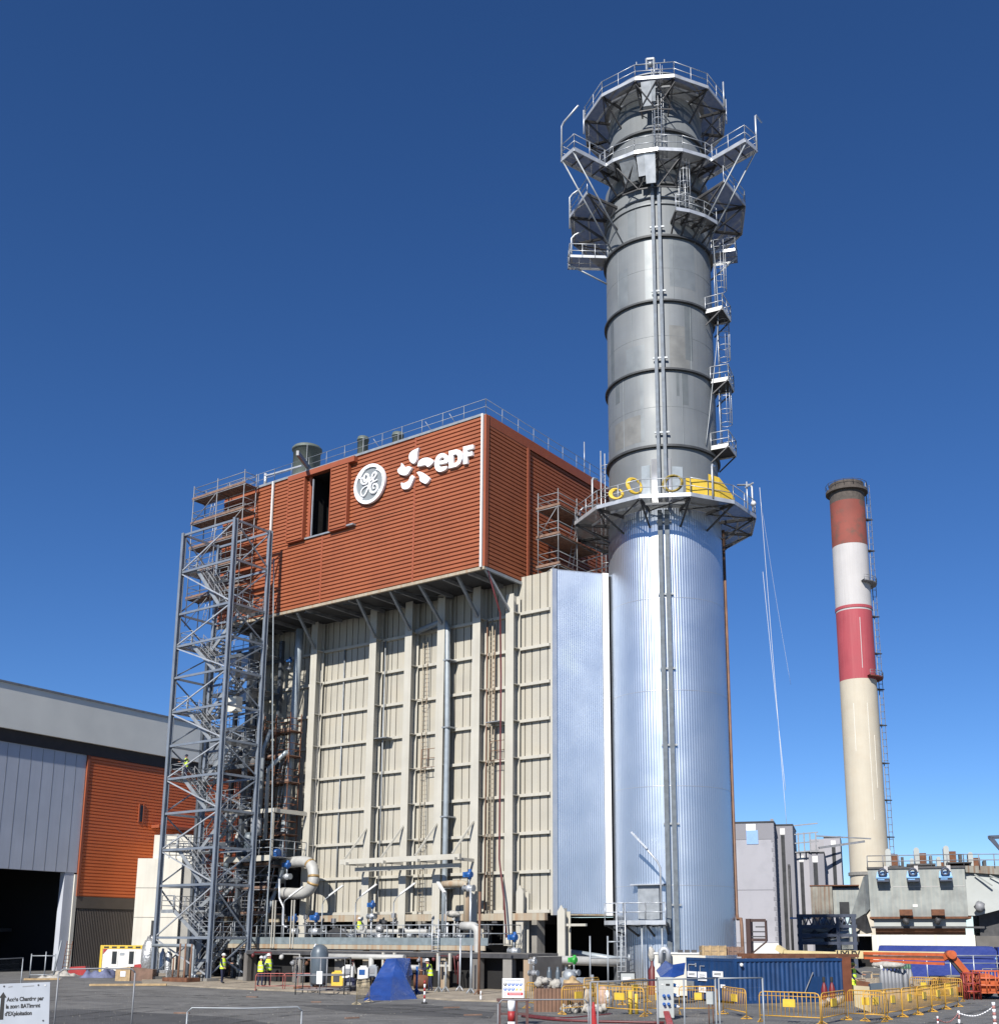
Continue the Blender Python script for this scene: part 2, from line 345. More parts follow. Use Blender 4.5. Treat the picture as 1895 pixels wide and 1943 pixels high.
q = MB(); q.path(catmull([(-62.2, 60.3, 23), (-62.3, 60.35, 17), (-62.25, 60.3, 11), (-62.4, 60.3, 5)], 5), .025, 5); q.build('rope', BAGW, ca)
for x in (-52.35, -46.3):      # rusty cat ladders beside two columns
    q = MB()
    for d in (0, .42): q.tube((x+d, 60.75, 3.5), (x+d, 60.75, 24.2), .03, 5)
    for k in range(66): q.tube((x, 60.75, 3.8+k*.31), (x+.42, 60.75, 3.8+k*.31), .016, 4)
    q.build('cat_ladder', CREAMRUST, ca)
    q = MB(); q.rail([(x+.45, 60.3, 14.6), (x+1.7, 60.3, 14.6)], 1.3, .8, .025, (.65, 0)); q.build('side_guard', PIPEB, ca)
    for k in range(3):
        MB().torus((x+.2, 60.5, 17.25-5*k+2.3), .36, .02, Z, 12, 5).build('ladder_hoop', CREAMRUST, ca)
for z, x in ((17.1, -55.8), (17.2, -45.6)): MB().box(x-.6, 60.2, z, x+.6, 60.9, z+.05).build('rest_plate', GALV, ca)
# monorail beam bracketed off the columns
q = MB(); q.beam((-57.5, 58.4, 8.15), (-46.75, 58.4, 8.15), .22, .36); q.build('monorail_beam', BEIG2, ca)
q = MB(); q.beam((-56.6, 59.0, 7.62), (-47.2, 59.0, 7.62), .2, .3); q.build('monorail_beam', BEIG2, ca)
for x in COLX[2:6]:
    MB().beam((x, 60.04, 10.6), (x-.55, 58.5, 8.36), .12, .12).build('strut', BEIG2, ca)
    MB().beam((x, 60.04, 8.0), (x, 58.0, 8.0), .14, .2).build('strut', BEIG2, ca)
# base, concrete legs, and black sheets painting the shade below the casing
for x in (-70.5, -64.5, -58.6, -52.6, -47.5, -43.2):
    q = MB(); q.box(x-.42, 61.4, .1, x+.42, 62.3, 4.5); q.build('plinth_leg', CONC, ca)
bx('basement_dark_sheet', BLACK, ca, -71.4, 58.9, .1, -43.4, 59.1, 2.5); bx('basement_dark_sheet', BLACK, ca, -71.4, 62.6, .1, -44.5, 62.9, 4.4)
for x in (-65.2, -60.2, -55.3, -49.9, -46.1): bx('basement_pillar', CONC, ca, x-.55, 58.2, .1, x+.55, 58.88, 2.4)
bx('basement_dark_sheet', BLACK, ca, -71.0, 70.2, .1, -36.5, 70.6, 4.4)
for x in (-69, -61.6, -55.4, -45.3):
    bx('basement_beam', DARKST, ca, x-.2, 60.2, 3.9, x+.2, 70, 4.4)
q = MB(); q.beam((-71.6, 60.3, 4.3), (-41.3, 60.3, 4.3), .3, .45); q.build('edge_beam', CREAMRUST, ca)
# cream legs below the taper end
for x, y, h in ((-43.35, 60.3, 6.3), (-39.9, 59.9, 5.0)):
    q = MB(); q.box(x-.28, y-.02, .1, x+.28, y+.02, h-.4); q.box(x-.03, y+.021, .1, x+.03, y+.6, h-.2); q.box(x-.28, y+.601, .1, x+.28, y+.64, h-.4)
    q.prism([(x-.28, y-.02, h-.4), (x+.28, y-.02, h-.4), (x, y-.02, h)], (0, .04, 0)); q.build('end_leg', BEIG2, ca)
bx('end_bracket', BEIG2, ca, -39.6, 60.0, 3.7, -38.2, 60.2, 3.85)
# ================================================================ rust coloured penthouse
ph = thing('rust_clad_penthouse', 'rust orange corrugated box overhanging the top of the beige casing', 'building', (-56, 66, ZB))
PER = .29
def corr_h(mb, x0, x1, z0, z1, P, per=PER, dep=.09):
    """horizontally corrugated sheet: P(u, depth, z)"""
    z = z0; prof = []
    while z < z1-1e-4:
        for a, d in ((0, dep), (.2, dep), (.28, 0), (.93, 0)):
            zz = z+a*per
            if zz < z1: prof.append((zz, d))
        z += per
    prof.append((z1, prof[-1][1])); vs = []; fs = []
    for zz, d in prof: vs += [P(x0, d, zz), P(x1, d, zz)]
    for i in range(len(prof)-1): fs.append((2*i, 2*i+1, 2*i+3, 2*i+2))
    mb.add(vs, fs)
OX0, OX1, OZ0, OZ1 = -60.75, -58.2, 32.45, 37.3
XL = -70.6
for nm, a in (('front_cladding', (XL, -59.17, ZB, OZ0)), ('front_cladding', (-59.05, -50.18, ZB, OZ0)), ('front_cladding', (-50.06, XR-.35, ZB, ZR-.12)),
              ('front_cladding', (XL, OX0, OZ0, ZR-.12)), ('front_cladding', (OX1, -50.18, OZ0, ZR-.12)), ('front_cladding', (OX0, OX1, OZ1, ZR-.12))):
    q = MB(); corr_h(q, *a, lambda u, d, z: (u, YF+d, z)); q.build(nm, RUST, ph)
for x, z0, z1 in ((-59.11, ZB, OZ0-.05), (-50.12, ZB, ZR-.12)): bx('joint_strip', RUST2, ph, x-.07, YF-.02, z0, x+.07, YF+.05, z1)
bx('corner_trim', RUST2, ph, XR-.36, YF-.03, ZB, XR+.05, YF+.32, ZR-.1)
for x in (-64.68, -44.05):
    q = MB(); q.beam((x, YF-.14, ZB-.1), (x, YF-.14, ZR-.05), .15, .13); q.build('downpipe', WHITE, ph)
# right side
SJ = 61.7
q = MB(); corr_h(q, YF+.34, SJ, ZB, ZR-.75, lambda u, d, z: (XR-d, u, z), PER); q.build('side_cladding', RUST, ph)
q = MB(); corr_h(q, SJ+.26, 76.4, ZB, ZR-.75, lambda u, d, z: (XR-d-.1, u, z), PER); q.build('side_cladding', RUST, ph)
q = MB(); q.box(XR-.03, YF+.33, ZR-.75, XR+.02, 76.4, ZR-.02); q.build('parapet_band', RUST2, ph)
bx('joint_strip', RUST2, ph, XR-.1, SJ, ZB-.05, XR+.06, SJ+.25, ZR-.75)
q = MB(); corr_h(q, YF+.3, 76.4, ZB, ZR-.1, lambda u, d, z: (XL+d, u, z)); q.build('side_cladding', RUST, ph)
q = MB(); corr_h(q, XL, XR-.1, ZB, ZR-.1, lambda u, d, z: (u, 76.4-d, z)); q.build('back_cladding', RUST, ph)
bx('roof', GALVD, ph, XL, YF+.02, ZR-.1, XR-.04, 76.4, ZR)
bx('roof_edge', GALV, ph, XL, YF-.06, ZR-.13, XR-.32, YF+.015, ZR+.05)
bx('base_edge', CREAMRUST, ph, XL, YF-.05, ZB-.22, XR+.02, YF+.15, ZB-.02)
bx('base_edge', GALV, ph, XR-.15, YF+.16, ZB-.22, XR+.03, YW, ZB-.02)
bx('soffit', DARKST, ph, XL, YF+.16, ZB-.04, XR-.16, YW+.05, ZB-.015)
for x in [XL+1.1+i*2.2 for i in range(12)]: MB().box(x-.07, YF+.17, ZB-.3, x+.07, YW-.3, ZB-.045).build('soffit_beam', GALVD, ph)
for y in (58.2, 59.7):
    for x in (-68, -61, -57, -52): MB().beam((x, YF+.3, ZB-.33), (x+2.4, 60.6, ZB-.33), .07).build('soffit_brace', GALVD, ph)
# opening with sliding shutters
bx('opening_back', BLACK, ph, OX0-1.5, YF+3.5, OZ0-.6, OX1+1.5, YF+3.6, OZ1+.5)
for a in ((OX0-.02, YF+.09, OZ0-.2, OX0+.05, YF+3.5, OZ1+.2), (OX1-.05, YF+.09, OZ0-.2, OX1+.02, YF+3.5, OZ1+.2), (OX0+.051, YF+.09, OZ1+.05, OX1-.051, YF+3.5, OZ1+.1), (OX0+.051, YF+.09, OZ0-.1, OX1-.051, YF+3.5, OZ0-.05)): bx('opening_lining', BLACK, ph, *a)
for x0, x1 in ((-62.65, -61.0), (-58.1, -56.45)):
    sh = MB(); corr_h(sh, x0, x1, 32.35, 37.25, lambda u, d, z: (u, YF-.34+d, z)); sh = sh.build('shutter', RUST, ph)
    for xx in (x0-.08, x1): bx('shutter_edge', RUST2, sh, xx, YF-.36, 32.3, xx+.08, YF-.02, 37.26)
    bx('shutter_edge', RUST2, sh, x0, YF-.3, 32.28, x1, YF-.02, 32.345)
bx('shutter_track_cover', RUST2, ph, -62.75, YF-.4, 37.27, -55.75, YF-.01, 37.68)
bx('shutter_rail', GALV, ph, -61.0, YF-.12, 32.3, -58.0, YF-.01, 32.42)
bx('shutter_rail', GALV, ph, -56.44, YF-.34, 32.32, -55.7, YF-.01, 32.44)
bx('opening_jamb', RUST2, ph, OX0, YF-.05, OZ0, OX0+.28, YF+.085, OZ1)
bx('opening_jamb', GALVL, ph, OX0+.45, YF-.1, OZ0, OX0+.52, YF+.0, OZ1-.3)
# guard rail, hoist, vents
for pts in ([(XL+.1, YF+.15, ZR), (-64.9, YF+.15, ZR)], [(-64.9, YF+.15, ZR), (XR-.15, YF+.15, ZR)], [(XR-.15, YF+.15, ZR), (XR-.15, 76, ZR)]):
    q = MB(); q.rail(pts, 1.15, 1.9, .02, (.6,)); q.build('guard_rail', GALV, ph)
for x in (-54.5, -49.5, -47.3): MB().tube((x, YF+1.9, ZR), (x, YF+.25, ZR+1.0), .025, 5).build('rail_stay', GALVL, ph)
q = MB(); q.beam((-63.2, 60.3, 38.55), (-59.9, 54.7, 38.3), .2, .36); q = q.build('hoist_beam', GALVD, ph)
MB().tube((-62.2, 58.6, ZR), (-62.2, 58.6, 38.4), .12, 8).build('hoist_post', GALVL, ph)
q = MB(); q.beam((-66.3, 57.3, 38.9), (-62.5, 57.6, 38.95), .12); q.tube((-66.3, 57.3, ZR), (-66.3, 57.3, 39.1), .13, 8); q.build('hoist_frame', GALVL, ph)
for (px, py, y, r, h) in ((583, 850, 60.2, 1.1, 0), (689, 830, 60.2, .42, 0), (755, 822, 60.2, .42, 0)):
    c = WY(px, py, y); h = c.z-ZR; q = MB(); q.lathe((c.x, c.y, ZR), [(r, 0), (r, h-.3), (r*1.1, h-.3), (r*1.12, h-.15), (r, h-.15), (r, h), (r*.9, h), (r*.9, h-.8), (0, h-.8)], 24)
    q.build('roof_vent', VENTG, ph)
    q = MB(); q.tube((c.x+r*.8, c.y-r*.75, ZR), (c.x+r*.8, c.y-r*.75, ZR+h*.95), .03, 5); q.build('vent_ladder', GALV, ph)
# roof access ladder at the far end
for k, y in enumerate((71.2, 71.8)):
    MB().tube((XR+.3, y, 29), (XR+.3, y, 40.3), .05, 6).build('ladder_stile', GALVL, ph)
q = MB()
for k in range(34): q.tube((XR+.3, 71.2, 29.3+k*.3), (XR+.3, 71.8, 29.3+k*.3), .02, 4)
q.build('ladder_rungs', GALVL, ph)
for k in range(5): MB().torus((XR+.65, 71.5, 31+k*2), .42, .025, Z, 12, 5).build('ladder_hoop', GALVL, ph)
for d in (-.3, .0, .3): MB().tube((XR+1.05, 71.5+d, 31), (XR+1.05, 71.5+d, 40), .025, 5).build('cage_bar', GALVL, ph)
for d, y in ((.2, 69.6), (.2, 73.4)): MB().tube((XR-.2, y, ZR), (XR-.2, y, 40.6), .04, 5).build('lightning_rod', GALVL, ph)
# ---------------------------------------------------------------- logos
def PW(zx, zy): return WY(660+zx/7.0185, 830+zy/7.0185, YF)      # traced on the cladding plane
def wallT(u, v, w_): return (u, YF-.05-w_, v)
def outline(pts, smooth=True):
    P = [V((p.x, p.z, 0)) for p in [PW(*q) for q in pts]]
    if smooth: P = catmull(P+[P[0]], 4)[:-1]
    return [(p.x, p.y) for p in P]
me_ = thing('round_monogram_sign', 'round grey medallion sign with white rim and curled script letters on the rust wall', 'sign', (-54.27, YF-.1, 35.15))
cxm, czm, rm = -54.27, 35.15, 1.52
def disc(r0, n=56): return [(cxm+r0*math.cos(2*PI*k/n), czm+r0*math.sin(2*PI*k/n)) for k in range(n)]
SIGNG = mat('sign_grey_face', (.27, .30, .32), .5, var=.05)
shape2d('face', [disc(rm-.05)], SIGNG, me_, lambda u, v, w_: (u, YF-.1-w_, v), .12)
shape2d('rim', [disc(rm), disc(rm-.24)], SIGNW, me_, lambda u, v, w_: (u, YF-.18-w_, v), .2)
for a0, s in ((100, 1), (10, 1), (190, 1), (280, 1)):      # curls inside the rim
    arc = []
    for k in range(9):
        a = R(a0+k*6*s); r1 = rm-.22-.028*k*.8; arc.append((cxm+r1*math.cos(a), czm+r1*math.sin(a)))
    for k in range(8, -1, -1):
        a = R(a0+k*6*s); r1 = rm-.20; arc.append((cxm+r1*math.cos(a), czm+r1*math.sin(a)))
    shape2d('rim_curl', [arc], SIGNW, me_, lambda u, v, w_: (u, YF-.2-w_, v), .1)
def stroke(pts, wd):
    P = catmull([PW(*q)+V((0, -.22, 0)) for q in pts], 5); n = len(P)
    return MB().path(P, [wd*.62*(.6+.4*math.sin(PI*min(1, k/(n-1)*1.1+.05))) for k in range(n)], 8)
stroke([(228, 548), (205, 580), (222, 632), (272, 628), (300, 570), (296, 515), (268, 508), (243, 560), (258, 600), (305, 560), (318, 560), (312, 640), (285, 720), (245, 790), (207, 780), (208, 725), (250, 675), (300, 655)], .15).build('script_letter', SIGNW, me_)
stroke([(300, 612), (345, 580), (385, 545), (406, 500), (385, 482), (355, 520), (352, 570), (388, 592), (420, 575)], .14).build('script_letter', SIGNW, me_)
stroke([(390, 592), (345, 622), (322, 690), (345, 748), (392, 740), (425, 690), (408, 640), (372, 642), (362, 685), (388, 690)], .16).build('script_letter', SIGNW, me_)
lg = thing('petal_lettering_sign', 'white five petal emblem and three bold white letters mounted on the rust wall', 'sign', (-48.2, YF-.1, 35.2))
for pts in ([(970, 150), (955, 200), (945, 260), (938, 320), (898, 360), (852, 328), (838, 265), (862, 208), (915, 175)],
            [(952, 398), (965, 340), (1010, 297), (1080, 281), (1140, 300), (1165, 335), (1130, 378), (1085, 405), (1060, 380), (1005, 388)],
            [(738, 352), (765, 388), (787, 410), (832, 398), (875, 415), (845, 462), (822, 498), (770, 517), (705, 492), (688, 440), (728, 400)],
            [(880, 513), (906, 540), (885, 602), (842, 682), (780, 702), (745, 682), (734, 618), (775, 620), (832, 588), (852, 543)],
            [(942, 478), (985, 468), (1052, 500), (1110, 555), (1097, 597), (1062, 628), (1018, 612), (983, 585), (978, 535)]):
    shape2d('petal', [outline(pts)], SIGNW, lg, lambda u, v, w_: (u, YF-.12-w_, v), .2)
shape2d('letter', [outline([(1345, 392), (1338, 430), (1292, 460), (1240, 470), (1200, 446), (1180, 395), (1182, 340), (1200, 280), (1238, 238), (1290, 222), (1335, 240), (1360, 290), (1355, 342), (1295, 360), (1238, 374), (1255, 402), (1298, 400)]),
                   outline([(1240, 328), (1253, 292), (1280, 276), (1305, 287), (1303, 313)])], SIGNW, lg, lambda u, v, w_: (u, YF-.12-w_, v), .2)
shape2d('letter', [outline([(1370, 195), (1470, 172), (1520, 185), (1545, 230), (1545, 300), (1520, 360), (1470, 400), (1370, 425)], False), outline([(1425, 245), (1465, 235), (1488, 262), (1488, 315), (1465, 348), (1425, 360)], False)], SIGNW, lg, lambda u, v, w_: (u, YF-.12-w_, v), .2)
shape2d('letter', [outline([(1560, 138), (1692, 108), (1692, 160), (1614, 179), (1614, 215), (1682, 198), (1682, 250), (1614, 267), (1614, 358), (1560, 371)], False)], SIGNW, lg, lambda u, v, w_: (u, YF-.12-w_, v), .2)
# ================================================================ outlet duct and main stack
SX, SY = -35.9, 67.1
def SP(a, r, z): return V((SX+r*math.cos(R(a)), SY+r*math.sin(R(a)), z))
du = thing('outlet_duct', 'shiny silver ribbed duct wall joining the beige casing to the stack', 'duct', (-40, 64, 4.4))
d0 = V((XC+.02, YW+.02, 0)); d1 = V((-38.75, 64.15, 0)); dv = (d1-d0); dn = V((dv.y, -dv.x, 0)).normalized(); L = dv.length; du_ = dv.normalized()
q = MB(); vs = []; fs = []; n = int(L/.14); z0, z1 = 4.5, 27.35
for i in range(n*4+1):
    k = i % 4; d = .012 if k in (1, 2) else 0; u = i/(n*4)*L
    for z in (z0, z1): vs.append(d0+du_*u+dn*d+Z*z)
for i in range(n*4): fs.append((2*i, 2*i+2, 2*i+3, 2*i+1))
q.add(vs, fs); q.build('ribbed_wall', SILV, du)
for a, wd, mm in ((d0+dn*.05, .32, SILVT), (d1-du_*.25+dn*.09, .42, SIGNW)): q = MB(); q.beam(a+Z*4.4, a+Z*27.42, wd, .1, up=dn); q.build('edge_trim', mm, du)
q = MB(); q.prism([d0+Z*27.3, d1+Z*27.3, V((-38.75, 71, 27.3)), V((XC, 74, 27.3))], (0, 0, .12)); q.build('duct_roof', SILVT, du)
q = MB(); q.prism([d0+Z*4.4-dn*.02, d1+Z*4.4-dn*.02, V((-38.75, 71, 4.4)), V((XC, 74, 4.4))], (0, 0, .08)); q.build('duct_floor', CREAMRUST, du)
bx('panel_edge', BEIG2, du, XC-.2, YW-.12, 4.4, XC+.0, YW-.005, 27.4)
st = thing('exhaust_stack', 'tall grey steel stack with silver ribbed lower half and ring platforms', 'stack', (SX, SY, 0))
def corr_cyl(mb, r, z0, z1, n, dep):
    vs = []; fs = []; o = 0
    for i in range(n*4):
        a = 2*PI*i/(n*4); rr = r+(dep if i % 4 in (1, 2) else 0)
        for z in (z0, z1): vs.append((SX+rr*math.cos(a), SY+rr*math.sin(a), z))
    m_ = n*4
    for i in range(m_): j = (i+1) % m_; fs.append((2*i, 2*j, 2*j+1, 2*i+1))
    mb.add(vs, fs, False)
RS = 3.93
q = MB(); corr_cyl(q, RS, .15, 31.0, 140, .009); q.build('silver_jacket', SILV, st)
RG = 3.82
q = MB(); q.lathe((SX, SY, 0), [(RG, 31), (RG, 57.1), (3.52, 57.6), (3.5, 64.3), (3.3, 64.3), (3.3, 60)], 96); q.build('shaft', SHELL, st)
for z, rr, hh in ((35.5, RG, .16), (41.15, RG, .13), (46.35, RG, .13), (51.4, RG, .16), (55.6, RG, .2), (60.2, 3.52, .16), (64.2, 3.52, .2)):
    q = MB(); q.lathe((SX, SY, z), [(rr-.02, -hh/2), (rr+.2, -hh/2), (rr+.2, hh/2), (rr-.02, hh/2)], 96, smooth=False); q.build('stiffener_ring', SHELLD, st)
for z, rr in ((54.5, RG), (54.0, RG), (65.0, 3.52)):
    q = MB(); q.lathe((SX, SY, z), [(rr-.02, -.05), (rr+.1, -.05), (rr+.1, .05), (rr-.02, .05)], 96, smooth=False); q.build('stiffener_ring', SHELL, st)
SHP = [mat('shell_patch_a', (.17, .19, .2), .55, .25, var=.12, ns=1), mat('shell_patch_b', (.24, .265, .28), .5, .25, var=.12, ns=1), mat('shell_patch_c', (.22, .225, .22), .6, .2, var=.2, ns=1)]
for a0, a1, z0, z1, k in ((-118, -111, 39.5, 41.0, 0), (-40, -33, 38.6, 41.0, 0), (-46, -43, 39.2, 41, 0), (-100, -78, 41.4, 43.2, 1), (-52, -30, 41.3, 44.5, 2), (-112, -96, 46.6, 49.5, 1), (-50, -20, 47.5, 51.2, 1), (-120, -80, 36, 38.0, 2), (-76, -67, 46.6, 51.2, 1), (-35, -26, 42, 46.2, 0), (-95, -86, 51.8, 53.8, 1), (-128, -120, 41.4, 46.2, 0), (-84, -80, 36, 41, 1)):
    q = MB(); q.lathe((SX, SY, 0), [(RG+.004, z0), (RG+.004, z1)], 10, R(a0), R(a1)); q.build('shell_patch', SHP[k], st)
for a, z0, z1 in ((-105, 35.6, 41), (-40, 35.6, 41), (-92, 41.2, 46.3), (-28, 41.2, 46.3), (-110, 46.4, 51.3), (-46, 46.4, 51.3), (-85, 51.5, 55.5), (-100, 57.8, 60.1), (-36, 57.8, 60.1)):
    MB().beam(SP(a, RG if z0 < 57 else 3.51, z0), SP(a, RG if z0 < 57 else 3.51, z1), .05, .03).build('weld_seam', SHP[1], st)
for z in (33.2, 38.4, 43.7, 48.9): q = MB(); q.lathe((SX, SY, z), [(RG, -.02), (RG+.012, 0), (RG, .02)], 72); q.build('weld_seam', SHP[0], st)
for z in (6.2, 12.4, 18.6, 24.8): q = MB(); q.lathe((SX, SY, z), [(RS+.019, -.02), (RS+.024, .0), (RS+.019, .02)], 96); q.build('sheet_lap', SILVT, st)
# twin cable trays
TRAY = mat('blue_grey_tray', (.19, .225, .27), .65, 0, var=.25, ns=3); TRAYD = mat('slate_tray', (.14, .165, .19), .65, 0, var=.25, ns=3)
for da in (-3.9, 2.4):
    q = MB(); r0 = RS+.22
    q.beam(SP(-62+da, r0, .2), SP(-62+da, r0, 30.8), .3, .14, up=SP(-62, 1, 0)-SP(-62, 0, 0)); q.build('cable_tray', TRAYD, st)
    
    q = MB(); q.beam(SP(-62+da, RG+.25, 31.6), SP(-62+da, RG+.25, 56.4), .22, .16, up=SP(-62, 1, 0)-SP(-62, 0, 0)); q.build('cable_tray', TRAY, st)
for z in list(range(5, 31, 5))+[36.4, 41.9, 47, 52]:
    MB().beam(SP(-69, RS+.14, z), SP(-55, RS+.14, z), .1, .12).build('tray_bracket', GALV, st)
# shiny inspection plates at the root of the grey shaft
for a0, a1, z0, z1, mm in ((-84, -75, 31.3, 34.2, PIPEG), (-73.5, -64.5, 31.3, 34.6, SILVT), (-58.5, -54, 31.3, 34.6, SILVT), (-53, -42, 31.3, 34.0, PIPEG)):
    q = MB(); q.lathe((SX, SY, 0), [(RG+.05, z0), (RG+.05, z1), (RG, z1), (RG, z0)], 8, R(a0), R(a1)); q.build('shell_plate', mm, st)
def platform(name, angs, rin, rout, z, brk=1.9, rail_in=False, parent=st, toe=True, deckm=GRATE, brackets=True):
    pl = MB(); n = len(angs)
    for i in range(n-1):
        a, b = angs[i], angs[i+1]
        pl.prism([SP(a, rin, z), SP(a, rout, z), SP(b, rout, z), SP(b, rin, z)], (0, 0, .06))
    pl = pl.build(name, deckm, parent)
    e = MB()
    for i in range(n-1):
        e.beam(SP(angs[i], rout+.03, z+.02), SP(angs[i+1], rout+.03, z+.02), .06, .26)
        k = .5; am = (angs[i]+angs[i+1])/2; e.beam(SP(angs[i], (rin+rout)/2, z-.08), SP(angs[i+1], (rin+rout)/2, z-.08), .1, .14)
    e.build('kick_plate', GALVL, pl)
    r_ = MB(); r_.rail([SP(a, rout, z+.05) for a in angs], 1.15, 1.4, .03, (.6,)); r_.build('railing', GALVL, pl)
    if brackets:
        for a in angs:
            b_ = MB(); b_.beam(SP(a, rin-.1, z-.1), SP(a, rout, z-.1), .12, .18); b_.beam(SP(a, rin-.1, z-brk), SP(a, rout-.15, z-.15), .1); b_.build('bracket', DARKST, pl)
        for i in range(n-1):
            b_ = MB(); b_.beam(SP(angs[i], rin+.2, z-.2), SP(angs[i+1], rout-.1, z-.1), .07)
            b_.build('under_brace', DARKST, pl)
    return pl
A12 = [-166+30*k for k in range(13)]
def davit(p, ang, h=2.6, reach=1.6):
    q = MB(); q.path([p, p+Z*h, p+Z*(h+.25)+V((math.cos(R(ang)), math.sin(R(ang)), 0))*.25, p+Z*(h+.3)+V((math.cos(R(ang)), math.sin(R(ang)), .25))*reach], .07, 6)
    q.build('davit', GALVL, st)
platform('lower_platform', A12, RS+.05, 6.35, 31.0, 1.3)
platform('top_platform', A12, 3.6, 5.4, 63.2, 1.8)
platform('upper_platform', [-107, -94, -77, -60, -42, -23, -11], 3.65, 5.6, 57.05, 1.9)
platform('middle_platform', [-16, 14, 44, 74, 104, 134, 164, 194, 224, 250], RG+.05, 6.55, 54.9, 1.9)
# sheet skirts that catch the light
def skirt(a0, a1, r0, z0, r1, z1, m_):
    q = MB(); q.add([SP(a0, r0, z0), SP(a1, r0, z0), SP(a1, r1, z1), SP(a0, r1, z1)], [(0, 1, 2, 3)]); o = q.build('skirt_plate', m_, st); md = o.modifiers.new('thick', 'SOLIDIFY'); md.thickness = .03
skirt(-72, -64, 5.2, 63.0, 4.55, 61.5, GALVL); skirt(-64, -60.5, 5.2, 63.0, 4.7, 61.7, GALV)
skirt(-70, -62, 5.45, 56.9, 4.8, 55.0, GALVL); skirt(-76, -70, 5.45, 56.9, 4.9, 55.6, GALVL); skirt(-90, -77, 5.45, 56.9, 4.6, 55.6, GALV)
for a0, a1, z0, z1 in ((-76, -60, 62.9, 61.2), (-60, -45, 62.9, 61.2), (-78, -60, 56.7, 54.9), (-60, -43, 56.7, 54.9), (-94, -78, 56.7, 54.9)):
    b_ = MB(); b_.beam(SP(a0, 5.25, z0), SP(a1, 4.5, z1), .07); b_.beam(SP(a1, 5.25, z0), SP(a0, 4.5, z1), .07); b_.beam(SP(a0, 4.5, z1), SP(a1, 4.5, z1), .08); b_.build('truss_brace', DARKST, st)
# radial arms of the upper platform
for a, sgn in ((-108.5, 1), (-10, -1)):
    p = MB(); t = V((-math.sin(R(a)), math.cos(R(a)), 0)); w2 = .75
    i0, i1 = SP(a, 3.8, 57.05), SP(a, 8.45, 57.05)
    p.prism([i0-t*w2, i1-t*w2, i1+t*w2, i0+t*w2], (0, 0, .06)); p = p.build('platform_arm', GRATE, st)
    e = MB()
    for s_ in (-1, 1): e.beam(i0+t*w2*s_, i1+t*w2*s_, .07, .3)
    e.beam(i1-t*w2, i1+t*w2, .07, .3); e.build('kick_plate', GALVL, p)
    e = MB(); e.rail([i0-t*w2+(i1-i0)*.4+Z*.05, i1-t*w2+Z*.05, i1+t*w2+Z*.05, i0+t*w2+(i1-i0)*.4+Z*.05], 1.15, 1.3, .03, (.6,)); e.build('railing', GALVL, p)
    for s_ in (-1, 1):
        MB().tube(i1+t*w2*s_*.8-Z*.1, SP(a+9*s_, RG, 51.3), .06, 6).build('arm_strut', GALV, st)
    for k in range(1, 5): MB().beam(i0.lerp(i1, k/5)-t*w2-Z*.06, i0.lerp(i1, k/5)+t*w2-Z*.06, .07).build('arm_joist', DARKST, p)
    davit(i1+t*w2*-sgn*.9, -62+(50 if sgn > 0 else 160), 2.7, 1.7)
# small side wings below the ring
for a, r1, z in ((-142, 6.6, 51.5), (20, 5.7, 51.3)):
    p = MB(); t = V((-math.sin(R(a)), math.cos(R(a)), 0)); i0, i1 = SP(a, RG, z), SP(a, r1, z)
    p.prism([i0-t*.8, i1-t*.8, i1+t*.8, i0+t*.8], (0, 0, .06)); p = p.build('side_wing', GRATE, st)
    e = MB(); e.rail([i0-t*.8+(i1-i0)*.1, i1-t*.8, i1+t*.8, i0+t*.8], 1.1, 1, .03, (.55,), .2); e.build('railing', GALVL, p)
    MB().tube(i1-Z*.1, SP(a, RG, z-1.6), .06).build('arm_strut', GALV, st)
davit(SP(-142, 6.4, 51.55), 20, 2.0, 1.0)
for a in (-166, -150): davit(SP(a, 6.5, 55), 10, 2.6, .9)
for a, z, r in ((-112, 31, 6.2), (-166, 31, 6.2), (14, 31, 6.2), (-31, 31, 6.2)): davit(SP(a, r, z), a+180-(40 if a > -60 else -40), 2.2, 1.5)
for a in (-170, -152, 10, 30, 50): MB().tube(SP(a, 5.4, 63.2), SP(a, 5.4, 65.3), .06, 6).build('davit_post', GALVL, st)
# caged ladders: front right, and down the right side
def cage_ladder(a, r, z0, z1, cage0):
    t = V((-math.sin(R(a)), math.cos(R(a)), 0)); q = MB(); b = SP(a, r, 0)
    for s_ in (-.25, .25): q.tube(b+t*s_+Z*z0, b+t*s_+Z*z1, .035, 5)
    k = z0+.2
    while k < z1: q.tube(b-t*.25+Z*k, b+t*.25+Z*k, .018, 4); k += .33
    la = q.build('ladder', GALVL, st)
    o = SP(a, 1, 0)-SP(a, 0, 0); q = MB(); k = cage0
    while k <= z1+.01: q.torus(b+o*.38+Z*k, .42, .025, Z, 12, 5); k += 1.0
    for g in (-70, -35, 0, 35, 70):
        d = o*math.cos(R(g))+t*math.sin(R(g)); q.tube(b+o*.38+d*.42+Z*cage0, b+o*.38+d*.42+Z*z1, .022, 5)
    q.build('safety_cage', GALVL, la)
